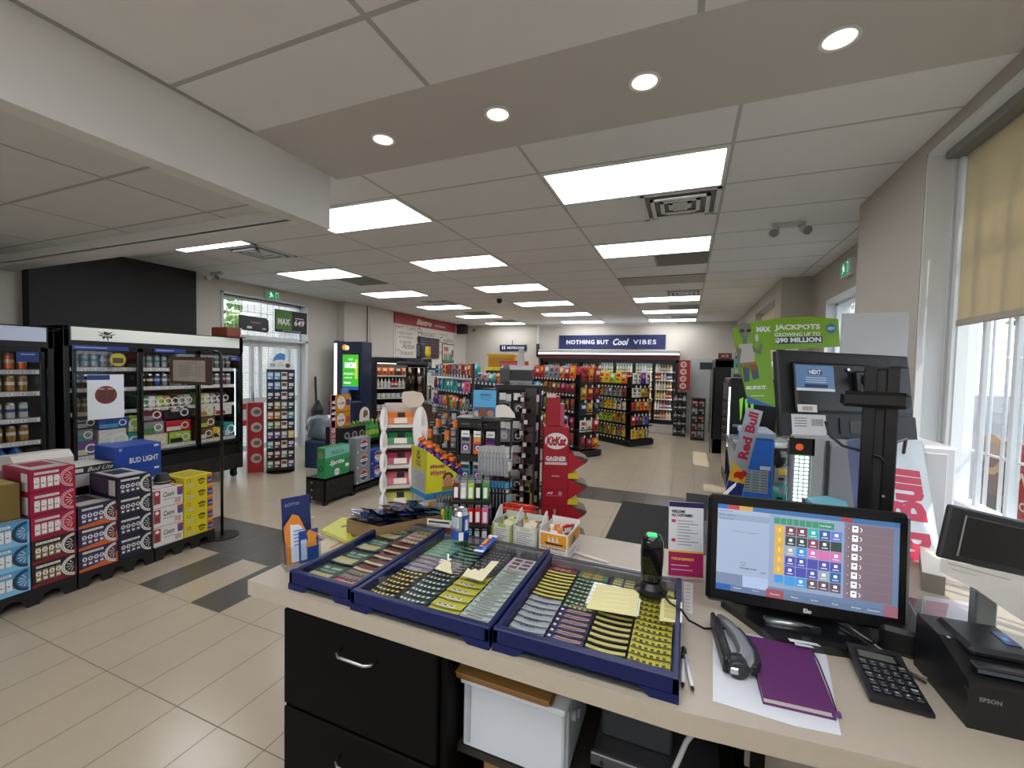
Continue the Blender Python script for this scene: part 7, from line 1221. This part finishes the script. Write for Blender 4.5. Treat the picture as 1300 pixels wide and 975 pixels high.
for j in range(6):
    v0 = .17+.112*j
    if j < 5: rc(.34, v0, .395, v0+.105, '#c09a4a', 3); b.card(X(.366), Z_(v0+.07), X(.37), Z_(v0+.03), y-.001, '#f2e6c0'+E)
    else: rc(.345, v0, .395, v0+.09, '#3f86c0', 3)
    for i in range(5):
        u0 = .402+.062*i; v1 = v0+.02*0+.008*i*0; rc(u0, v1, u0+.058, v1+.104, grid[j][i], 3)
        if (i+j) % 7 != 5: b.card(X(u0+.02), Z_(v1+.055), X(u0+.038), Z_(v1+.025), y-.001, '#e4e8f0'+E); b.card(X(u0+.012), Z_(v1+.085), X(u0+.046), Z_(v1+.075), y-.001, '#b9c0cc'+E)
rc(.725, .06, .97, .87, '#7a6a74', 2)
for j in range(8):
    v0 = .07+.1*j; rc(.735, v0, .97, v0+.094, '#6f626c', 3); b.text(str(j+1), X(.742), Z_(v0+.045), .004, '#d8dce4/e.6', y-.0012); b.card(X(.76), Z_(v0+.08), X(.79), Z_(v0+.012), y-.001, '#e4e8ee'+E); b.card(X(.767), Z_(v0+.045), X(.783), Z_(v0+.03), y-.0012, '#3a3a44'+E); b.arc((X(.797), Z_(v0+.05)), .0045, .006, -70, 80, y-.001, '#e4e8ee'+E, 'y', 8)
rc(.09, .93, 1, 1, '#5a6c86', 2); rc(.3, .905, .4, 1, '#8a4a54', 3); rc(.93, .88, 1, 1, '#8a5a68', 3)
for u, t_ in ((.13, 'Actions'), (.24, 'Reports'), (.35, 'Favorites'), (.46, 'Merch'), (.57, 'Pay Add'), (.68, 'Food'), (.79, 'Services'), (.88, 'Customers')): b.text(t_, X(u), Z_(.955), .0045, '#d4dce8/e.6', y-.0014)
b.build('screen', r)
b = MB(); b.text('Elo', w*.53, h*.062, .012, '#d8dade', -.0008, bold=.04); b.build('maker_mark', r)
b = MB(); cx_ = r.location
cb0 = V((.36, 1.47, CT)); q = MB()
r2 = thing('till_stand', 'glossy black slab base supporting the till monitor', 'monitor stand', (0, 0, 0))
P = [tuple(PZ(u, v, CT)[:2]) for u, v in ((915, 770), (985, 822), (1080, 836), (1165, 812), (1170, 770), (1040, 745))]
q.prism(P, CT, CT+.022, '#17181a/r.2/c.4', 'z'); q.prism([(.20, 1.50), (.44, 1.50), (.42, 1.56), (.22, 1.56)], CT+.022, CT+.14, '#17181a/r.3', 'z'); q.build('slab_base', r2)
q = MB(); a, c = PZ(970, 786, CT+.024), PZ(1040, 797, CT+.024); q.cyl((a.x, a.y-.005, CT+.024), (c.x, c.y-.005, CT+.024), .012, '#8a8c8f/m1/r.25', 12); q.build('chrome_foot', r2)
q = MB(); [q.add([tuple(PZ(u, v, CT+.0228)) for u, v in pts], [(0, 1, 2, 3)], '#d8dadb') for pts in (((1000, 810), (1037, 817), (1043, 821), (1003, 814)), ((1008, 815), (1030, 820), (1034, 823), (1010, 819)))]; q.build('printed_stickers', r2)
# second monitor seen from the back on a pole
Mq, w, h = frame4(DP(978, 443, 1.66), DP(1146, 452, 1.72), DP(992, 553, 1.62))
r = thing('rear_monitor', 'black monitor seen from behind, clamped to a pole, with a blue card and barcode labels', 'monitor'); place(r, Mq)
k = '#0e0f11/r.45'
b = MB(); b.box(0, 0, 0, w, .03, h, k, .006); b.box(w*.1, -.018, h*.28, w*.97, .002, h*.86, '#15161a/r.4', .008); b.box(0, -.004, 0, w, .0, h*.26, '#1c1e23/r.5'); b.box(w*.42, -.008, h*.04, w*.66, -.003, h*.22, '#1a1b1e'); b.box(w*.49, -.01, h*.05, w*.58, -.007, h*.19, '#3a3c42'); b.box(w*.77, -.012, h*.28, w*.95, -.006+.0, h*.8, '#4f585f/r.3'); b.build('housing', r)
b = MB(); yy = -.0195; b.text('acer', w*.8, h*.93, h*.05, '#3a3c40', -.0006)
b.build('maker_mark', r); b = MB(); b.card(w*.10, h*.53, w*.38, h*.82, yy, '#5f86b8/r.35'); b.card(w*.10, h*.52, w*.38, h*.55, yy-.0003, '#e4e8ee'); b.text('NEXT', w*.24, h*.74, h*.05, '#e8ecf2', yy-.001, bold=.05, w=w*.09); b.card(w*.19, h*.71, w*.29, h*.77, yy-.0004, '#1c2a55'); b.card(w*.16, h*.56, w*.33, h*.60, yy-.0004, '#24366a'); [b.card(w*.17, h*(.67-.025*i), w*.32, h*(.678-.025*i), yy-.0004, '#c9d6ea') for i in range(3)]
b.build('blue_card', r); b = MB(); b.card(w*.10, h*.275, w*.24, h*.36, yy, '#e2e2de'); [b.card(w*(.135+.011*i), h*.29, w*(.14+.011*i), h*.34, yy-.0004, '#3a3a3a') for i in range(7)]
b.build('barcode_label', r); b = MB(); b.card(w*.07, h*.02, w*.32, h*.25, -.006, '#d2d6d9'); b.card(w*.06, h*.0, w*.36, h*.02, -.0055, '#aeb4b8'); [b.card(w*(.215+.011*i), h*.12, w*(.22+.011*i), h*.2, -.0065, '#3a3a3a') for i in range(8)]; [b.card(w*.09, h*(.2-.03*i), w*.18, h*(.21-.03*i), -.0065, '#77797c') for i in range(4)]; b.build('price_label', r)
b = MB(); cx0, cz0 = w*.58, h*.62
for sx_, sz_ in ((-1, 1), (1, 1), (-1, -1), (1, -1)): b.add([(cx0+sx_*.055-.008, -.022, cz0+sz_*.055), (cx0+sx_*.055+.008, -.022, cz0+sz_*.055), (cx0+.012*sx_+.01, -.022, cz0+sz_*.01), (cx0+.012*sx_-.01, -.022, cz0+sz_*.01)], [(0, 1, 2, 3)], '#0f0f10'); b.cyl((cx0+sx_*.055, -.026, cz0+sz_*.055), (cx0+sx_*.055, -.018, cz0+sz_*.055), .006, '#c9cbce/m1/r.3', 8)
b.box(cx0-.035, -.045, cz0-.05, cx0+.045, -.018, cz0+.05, '#141415/r.35', .008); b.cyl((cx0-.02, -.06, cz0+.02), (cx0+.09, -.07, cz0-.01), .018, '#141415/r.3', 14); b.box(cx0-.03, -.052, cz0-.05, cx0+.03, -.046, cz0-.03, '#dcdcdc') ; b.build('bracket', r)
r = thing('monitor_pole', 'square black slotted pole standing on the counter with cable clips', 'pole', (.625, 1.845, CT), R(-18))
b = MB(); b.box(-.048, -.02, 0, -.012, .02, .745, '#101012/r.35', .003); b.box(.012, -.02, 0, .048, .02, .745, '#101012/r.35', .003); b.box(-.012, -.010, 0, .012, .02, .74, '#1b1c1e'); b.box(-.05, -.02, .735, .05, .02, .745, '#2a2c2e'); b.box(-.08, -.06, 0, .08, .06, .012, '#101012', .003); b.build('post', r)
b = MB(); b.box(-.11, -.045, .60, .075, -.018, .655, '#141416/r.3', .012); b.build('arm_collar', r)
for z in (.1, .22): b = MB(); b.ring([[(.06*cos(2*pi*i/16)*f, .045*sin(2*pi*i/16)*f, z+dz) for i in range(16)] for f, dz in ((1, 0), (1, .012), (.85, .012), (.85, 0), (1, 0))], '#121214/r.3', True, True, (False, False)); b.build('cable_clip', r)
b = MB(); [b.cyl((.02, -.022, z), (.02, -.019, z), .005, '#b9bbbd/m1', 8) for z in (.18, .3)]; b.build('bolts', r)
b = MB(); pts = [DP(1048, 535, 1.60), DP(1053, 552, 1.6), DP(1070, 566, 1.56), DP(1095, 573, 1.52), DP(1118, 580, 1.46), DP(1126, 592, 1.46)]; b.tube([tuple(p) for p in pts], .005, '#121213/r.4', 8); pts = [DP(1125, 575, 1.47), DP(1135, 562, 1.55), DP(1150, 557, 1.62), DP(1147, 575, 1.68)]; b.tube([tuple(p) for p in pts], .006, '#121213/r.4', 8); solo('power_cable', b, 'black cable drooping from the rear monitor to the pole', 'cable')
# acrylic energy drink bin
TL, TR, BL = DP(1147, 557, 1.8), DP(1215, 566, 1.8), DP(1122, 700, 1.66)
Mq, w, h = frame4(TL, TR, BL); r = thing('acrylic_bin', 'frosted acrylic bin with big red energy drink lettering running upward', 'display bin'); place(r, Mq)
b = MB(); b.box(0, 0, -.05, w, .004, h, '#cfd6dc/r.15/c.4', .001); b.box(w-.004, 0, -.05, w, .12, h, '#c6cdd4/r.2'); b.box(0, 0, -.05, .004, .12, h, '#7d86b0/r.3'); b.box(0, 0, h-.012, w, .12, h-.004, '#dfe8ee/r.15'); b.box(0, 0, h-.004, w, .006, h+.004, '#e8eef2'); b.build('bin_body', r)
b = MB(); vs, fs, x0, x1, y0, y1 = glyphs('Red Bull', .05); kk = h*1.0/(x1-x0); cc = (w*.5)
b.add([(cc-(q_-(y0+y1)/2)*kk*1.5, -.0012, (a-x0)*kk-.13) for a, q_, c_ in vs], fs, '#c81e4a/r.4'); b.build('lettering', r)
# small things behind the till
b = MB(); P = [tuple(PZ(u, v, 1.18)[:2]) for u, v in ((1023, 628), (1050, 626), (1075, 633), (1078, 640), (1040, 641))]; b.prism(P, 1.15, 1.165, '#4fb6d6/r.3', 'z'); b.prism([(p[0]*.98+.02*P[0][0], p[1]) for p in P], 1.165, 1.168, '#7fd0e6/r.3', 'z'); b.box(P[0][0], P[0][1], CT, P[0][0]+.1, P[0][1]+.06, 1.15, '#2a2a2c')
solo('teal_dish', b, 'turquoise shallow dish just showing above the till screen', 'dish')
b = MB(); pts = [PY(937, 627, 1.62), PY(931, 617, 1.62), PY(918, 627, 1.62)]; b.add([tuple(PY(u, v, 1.60)) for u, v in ((916, 628), (926, 619), (935, 612), (934, 617), (925, 626), (921, 700), (918, 700))], [(0, 1, 2, 3, 4, 5, 6)], '#e9e8e4/r.5'); o = solo('quill_slip', b, 'white curled paper tip poking up behind the till screen', 'paper')
# customer display at the right edge
Mq, w, h = frame4(DP(1200, 639, 1.0), DP(1345, 672, 1.0), DP(1193, 708, 1.0)); r = thing('customer_display', 'dark grey display with a taped handwritten paper, cut by the picture edge', 'display'); place(r, Mq)
b = MB(); b.box(0, 0, 0, w, .015, h, '#242527/r.4', .004); b.build('frame', r); b = MB(); b.box(w*.14, -.002, h*.12, w*.97, .0, h*.86, '#17181a/r.25', .001); b.box(w*.13, -.003, h*.11, w*.14, -.001, h*.87, '#8b8d8f'); b.build('screen', r)
b = MB(); b.add([(-.004, -.006, h*.0), (w, -.006, h*.02), (w, -.012, -.12), (w*.6, -.02, -.085), (w*.3, -.016, -.05), (-.003, -.01, -.03)], [(0, 1, 2, 3, 4, 5)], '#c9c6c0/r.35/n.08/s30')
for i in range(5): b.add([(w*.05+.01*i, -.0075-.001*i, -.006-.011*i), (w*.6, -.0085-.001*i, -.012-.013*i), (w*.6, -.0085-.001*i, -.0135-.013*i), (w*.05+.01*i, -.0075-.001*i, -.0075-.011*i)], [(0, 1, 2, 3)], '#8a8f8c')
b.build('taped_paper', r)
q0 = DP(1262, 700, 1.02); b = MB(); b.box(q0.x-.012, q0.y+.03, CT, q0.x+.03, q0.y+.06, q0.z, '#8f979c/m.5/r.3', .004); b.box(q0.x-.06, q0.y-.0, CT, q0.x+.09, q0.y+.12, CT+.008, '#77797b/r.4'); q = solo('display_post', b, 'grey metal post holding the customer display', 'post')
# papers and clear stand behind the printer
b = MB(); b.add([tuple(PZ(u, v, CT+.002)) for u, v in ((1172, 756), (1250, 768), (1250, 800), (1176, 786))], [(0, 1, 2, 3)], '#c9c2cc/r.3/n.12/s14'); b.add([tuple(PZ(u, v, CT+.003)) for u, v in ((1175, 762), (1205, 766), (1200, 785), (1177, 782))], [(0, 1, 2, 3)], '#b58f9a/n.2/s30'); solo('photo_sheet', b, 'glossy pinkish printed sheet lying behind the receipt printer', 'paper')
b = MB(); P = [tuple(PZ(u, v, CT+.03)[:2]) for u, v in ((1167, 704), (1200, 712), (1200, 745), (1170, 738))]; b.prism(P, CT+.0, CT+.06, '#8d857c/r.4', 'z'); b.prism([(p[0], p[1]+.0) for p in P], CT+.06, CT+.063, '#d9d4ca/r.3', 'z'); solo('card_stand', b, 'low beige plastic holder between the till and the customer display', 'holder')
# receipt printer
r = thing('receipt_printer', 'black receipt printer at the counter edge under the customer display', 'printer', (.553, 1.135, CT), R(2)); W2, D2, H2 = .145, .20, .13
b = MB(); b.prism([(0, 0), (D2, 0), (D2, H2), (D2*.55, H2*1.0), (.03, H2*.80), (0, H2*.72)], 0, W2, '#161719/r.4', 'x'); b.box(.03, .06, H2*.9, W2-.005, D2-.01, H2+.008, '#1d1e21/r.35', .008); b.box(-.0015, .0, H2*.52, 0, .012, H2*.6, '#2c2d30'); b.build('housing', r)
b = MB(); b.box(.02, .02, H2*.86, W2-.005, .045, H2*.93, '#2a2b2e/r.2', .003); b.box(.02, .016, H2*.84, W2-.005, .021, H2*.90, '#7a8a9a/m1/r.2'); b.build('paper_slot', r); b = MB(); b.text('EPSON', .034, H2*.5, .009, '#7f8388', -.001, w=.034, bold=.03); b.cardz(.012, .1, .018, .108, H2+.0, '#cfd2d4'); b.box(.11, .1, H2+.006, .135, .15, H2+.0095, '#26406f/r.3'); b.cardz(.116, .115, .124, .13, H2+.0098, '#6aa0e6'); b.build('markings', r)
b = MB(); b.box(0, 0, 0, .10, .28, .07, '#0f1011/r.4', .01); solo('power_brick_box', b, 'black box squeezed between the till stand and the receipt printer', 'box', (.44, 1.36, CT+.0), R(-10)).location.x = .485
b = MB(); b.tube([(.40, 1.42, CT+.028), (.44, 1.36, CT+.028), (.49, 1.30, CT+.01), (.535, 1.25, CT+.008)], .003, '#1a1a1c', 6); b.tube([(.42, 1.43, CT+.028), (.47, 1.36, CT+.02), (.51, 1.30, CT+.008), (.545, 1.27, CT+.008)], .0025, '#9a9488', 6); solo('till_cable', b, 'two thin cables running from the till base towards the printer', 'cable')
# calculator
r = thing('calculator', 'black desk calculator with tilted grey display', 'calculator', (.395, 1.135, CT), R(-2)); W2, D2 = .108, .178
b = MB(); b.prism([(0, .004), (D2, .010), (D2, .032), (D2-.045, .022), (0, .012)], 0, W2, '#1a1b1e/r.35', 'x'); b.build('case', r); b = MB(); zt = lambda y_: .012+(.022-.012)*y_/(D2-.045) if y_ < D2-.045 else .022+(.010)*(y_-(D2-.045))/.045
b.add([(.012, D2-.042, zt(D2-.042)+.0006), (W2-.012, D2-.042, zt(D2-.042)+.0006), (W2-.012, D2-.012, zt(D2-.012)+.0006), (.012, D2-.012, zt(D2-.012)+.0006)], [(0, 1, 2, 3)], '#0f1012/r.1'); b.add([(.018, D2-.038, zt(D2-.038)+.001), (W2-.02, D2-.038, zt(D2-.038)+.001), (W2-.02, D2-.018, zt(D2-.018)+.001), (.018, D2-.018, zt(D2-.018)+.001)], [(0, 1, 2, 3)], '#5a6156/r.15'); b.build('display', r)
lab_ = [['MU', 'GT', 'CE', 'C', 'ON'], ['MC', '7', '8', '9', '%'], ['MR', '4', '5', '6', 'x'], ['M-', '1', '2', '3', '-'], ['M+', '0', '00', '.', '+']]
for j in range(5):
    for i in range(5):
        yk = D2-.064-.0225*j; xk = .012+.0185*i; b = MB(); z = zt(yk); b.box(xk, yk, z, xk+.0145, yk+.0155, z+.005, '#26282c/r.35', .0015); b.text(lab_[j][i], xk+.007, yk+.0085, .0055, '#c9ccd0', z+.0056, plane='xy', bold=.02); b.build('key_button', r)
# stapler
p0, p1 = PZ(912, 793, CT), PZ(935, 862, CT); r = thing('stapler', 'black and silver-grey heavy stapler standing on a white sheet', 'stapler', (.105, 1.10, CT+.023), R(95.5)); r.rotation_euler.x = R(90)
def hull(sec, m, b): b.ring([[(x, wy*cos(2*pi*i/12), zc_+hz*sin(2*pi*i/12)) for i in range(12)] for x, wy, zc_, hz in sec], m, True)
b = MB(); b.box(0, -.02, 0, .20, .02, .012, '#17181a/r.4', .004); hull([(0, .012, .012, .01), (.02, .02, .014, .012), (.18, .017, .014, .01), (.205, .008, .012, .006)], '#1c1d20/r.4', b); b.build('base_plate', r)
b = MB(); hull([(.0, .012, .045, .018), (.02, .019, .052, .022), (.06, .021, .062, .020), (.12, .018, .060, .016), (.18, .014, .044, .014), (.215, .009, .028, .010)], '#8d9196/r.3/m.3', b); b.build('top_arm', r)
b = MB(); hull([(.0, .010, .064, .010), (.03, .014, .078, .009), (.09, .013, .083, .007), (.16, .010, .064, .006)], '#1b1c1f/r.5', b); hull([(-.012, .018, .03, .022), (.01, .021, .034, .026), (.03, .019, .034, .024)], '#26272a/r.4', b); b.build('rubber_grip', r); b = MB(); b.box(-.016, -.008, .012, .012, .008, .03, '#c3c6ca/m1/r.2', .002); b.build('staple_channel', r)
# notebook
r = thing('notebook', 'purple hardcover notebook with elastic band on the counter', 'notebook', (0, 0, 0))
zb = CT+.018; P = [PZ(u, v, zb) for u, v in ((948, 806), (969, 884), (1062, 905), (1029, 822))]; cxx = sum(P, V((0, 0, 0)))/4
b = MB(); b.prism([(p.x, p.y) for p in P], zb-.003, zb, '#5c1e5e/r.5', 'z'); b.prism([(p.x, p.y) for p in P], CT+.001, CT+.004, '#5c1e5e/r.5', 'z'); b.build('cover', r)
b = MB(); b.prism([tuple((cxx+(p-cxx)*.965)[:2]) for p in P], CT+.004, zb-.003, '#cfc8c4/r.7', 'z'); b.build('pages', r)
b = MB(); a, c = P[3], P[2]; d_ = (c-a).normalized(); b.tube([tuple(a+d_*.02+V((0, 0, .001))), tuple(a+d_*.05+V((.006, 0, -.004))), tuple(a+(c-a)*.6+V((.008, 0, -.010))), tuple(c+V((.004, .01, -.006)))], .0018, '#3a163c', 6); b.cyl(tuple(c+V((-.006, .004, -.006))), tuple(c+V((.008, .006, -.006))), .006, '#5b3a78', 10); b.build('elastic_band', r)
b = sheet([(905, 795), (1048, 826), (1068, 934), (1010, 922), (905, 890)], CT+.0003, '#dde2ea/r.4', ''); o = solo('paper_sheet', b, 'white paper sheet under the stapler and purple notebook', 'paper')
# pens
def pen(a, c, m, cap, lab, rr_=.0045):
    r = thing('pen', lab, 'pen', tuple((a+c)/2)); o_ = (a+c)/2; b = MB(); b.cyl(tuple(a-o_), tuple(c-o_), rr_, m, 10); b.build('barrel', r); d_ = (c-a).normalized(); b = MB(); b.cyl(tuple(a-o_-d_*.012), tuple(a-o_), .001, cap, 8, rr_); b.cyl(tuple(c-o_), tuple(c-o_+d_*.03), rr_*1.1, cap, 8); b.box(*(c-o_+V((.003, 0, .003))), *(c-o_+d_*.025+V((.005, 0, .0045))), cap); b.build('cap_and_tip', r)
pen(PZ(879, 873, CT+.006), PZ(870, 832, CT+.006), '#dfe2e4/r.3', '#16171a/r.3', 'white pen with black clip, the farther from the tray of the two pens')
pen(PZ(867, 868, CT+.006), PZ(867, 838, CT+.006), '#dfe2e4/r.3', '#16171a/r.3', 'white and black pen pressed against the blue tray edge')
# notice brochures in a clear stand
r = thing('customer_notice', 'white and magenta welcome notice in a clear stand behind the barcode scanner', 'brochure', (0, 0, 0)); r.location = PY(848, 738, 1.56); r.location.z = CT; r.rotation_euler.z = R(14); hN = PY(850, 640, 1.56).z-CT; wN = .115
b = MB(); b.at(0, 0, .004, rx=R(-6)); b.box(0, .0, 0, wN, .003, hN, '#dfe0e6/r.35'); b.card(0, hN*.93, wN, hN, -.0006, '#2b2457'); b.card(0, 0, wN, hN*.32, -.0006, '#a81a5c'); b.card(0, hN*.32, wN, hN*.345, -.0009, '#e6c33a'); b.text('WELCOME', wN*.27, hN*.87, .010, '#1d1d24', -.001, w=.045, bold=.05); b.text('ALL CUSTOMERS', wN*.38, hN*.82, .010, '#1d1d24', -.001, w=.07, bold=.05)
for z_ in (.74, .48): b.card(wN*.08, hN*(z_-.02), wN*.2, hN*(z_+.02), -.001, '#c02a5c')
for i in range(9): b.card(wN*.25, hN*(.74-.04*i), wN*(.7+.15*sin(i*2)), hN*(.75-.04*i), -.001, '#8a8c98')
b.text('TYPE OF REWARDS', wN*.4, hN*.23, .009, '#eec23a', -.001, w=.075, bold=.05); b.card(wN*.08, hN*.14, wN*.6, hN*.15, -.001, '#e6c6d6'); b.card(wN*.08, hN*.08, wN*.7, hN*.09, -.001, '#e6c6d6'); b.build('notice_card', r)
b = MB(); b.box(-.002, -.03, 0, wN+.004, .03, .004, 'film'); b.box(wN, -.008, 0, wN+.004, .01, hN*.8, 'film'); b.build('clear_stand', r)
b = sheet([(868, 738), (880, 741), (879, 780), (868, 776)], CT+.001, '#d6d6da/r.5', ''); P0 = PZ(869, 742, CT); 
for i in range(8): q = PZ(870, 743+4.4*i, CT+.002); b.cardz(q.x, q.y-.0012, q.x+.014, q.y+.0012, CT+.0022, '#4a4c54')
solo('paper_strip', b, 'narrow white printed strip lying beside the last ticket tray', 'paper')
# rubber mats in the aisle
b = MB(); b.prism([(-.70, 3.6), (.05, 3.6), (.05, 5.66), (-.70, 5.66)], .001, .008, '#1b1b1c/r.8/n.2/s60', 'z'); solo('floor_mat', b, 'black rubber mat on the aisle floor behind the counter cartons', 'mat')
b = MB(); b.prism([(.06, 4.2), (.50, 4.2), (.50, 6.44), (.06, 6.44)], .001, .008, '#26272a/r.8/n.2/s60', 'z'); solo('floor_mat', b, 'dark mat on the floor beside the ice cream freezer', 'mat')
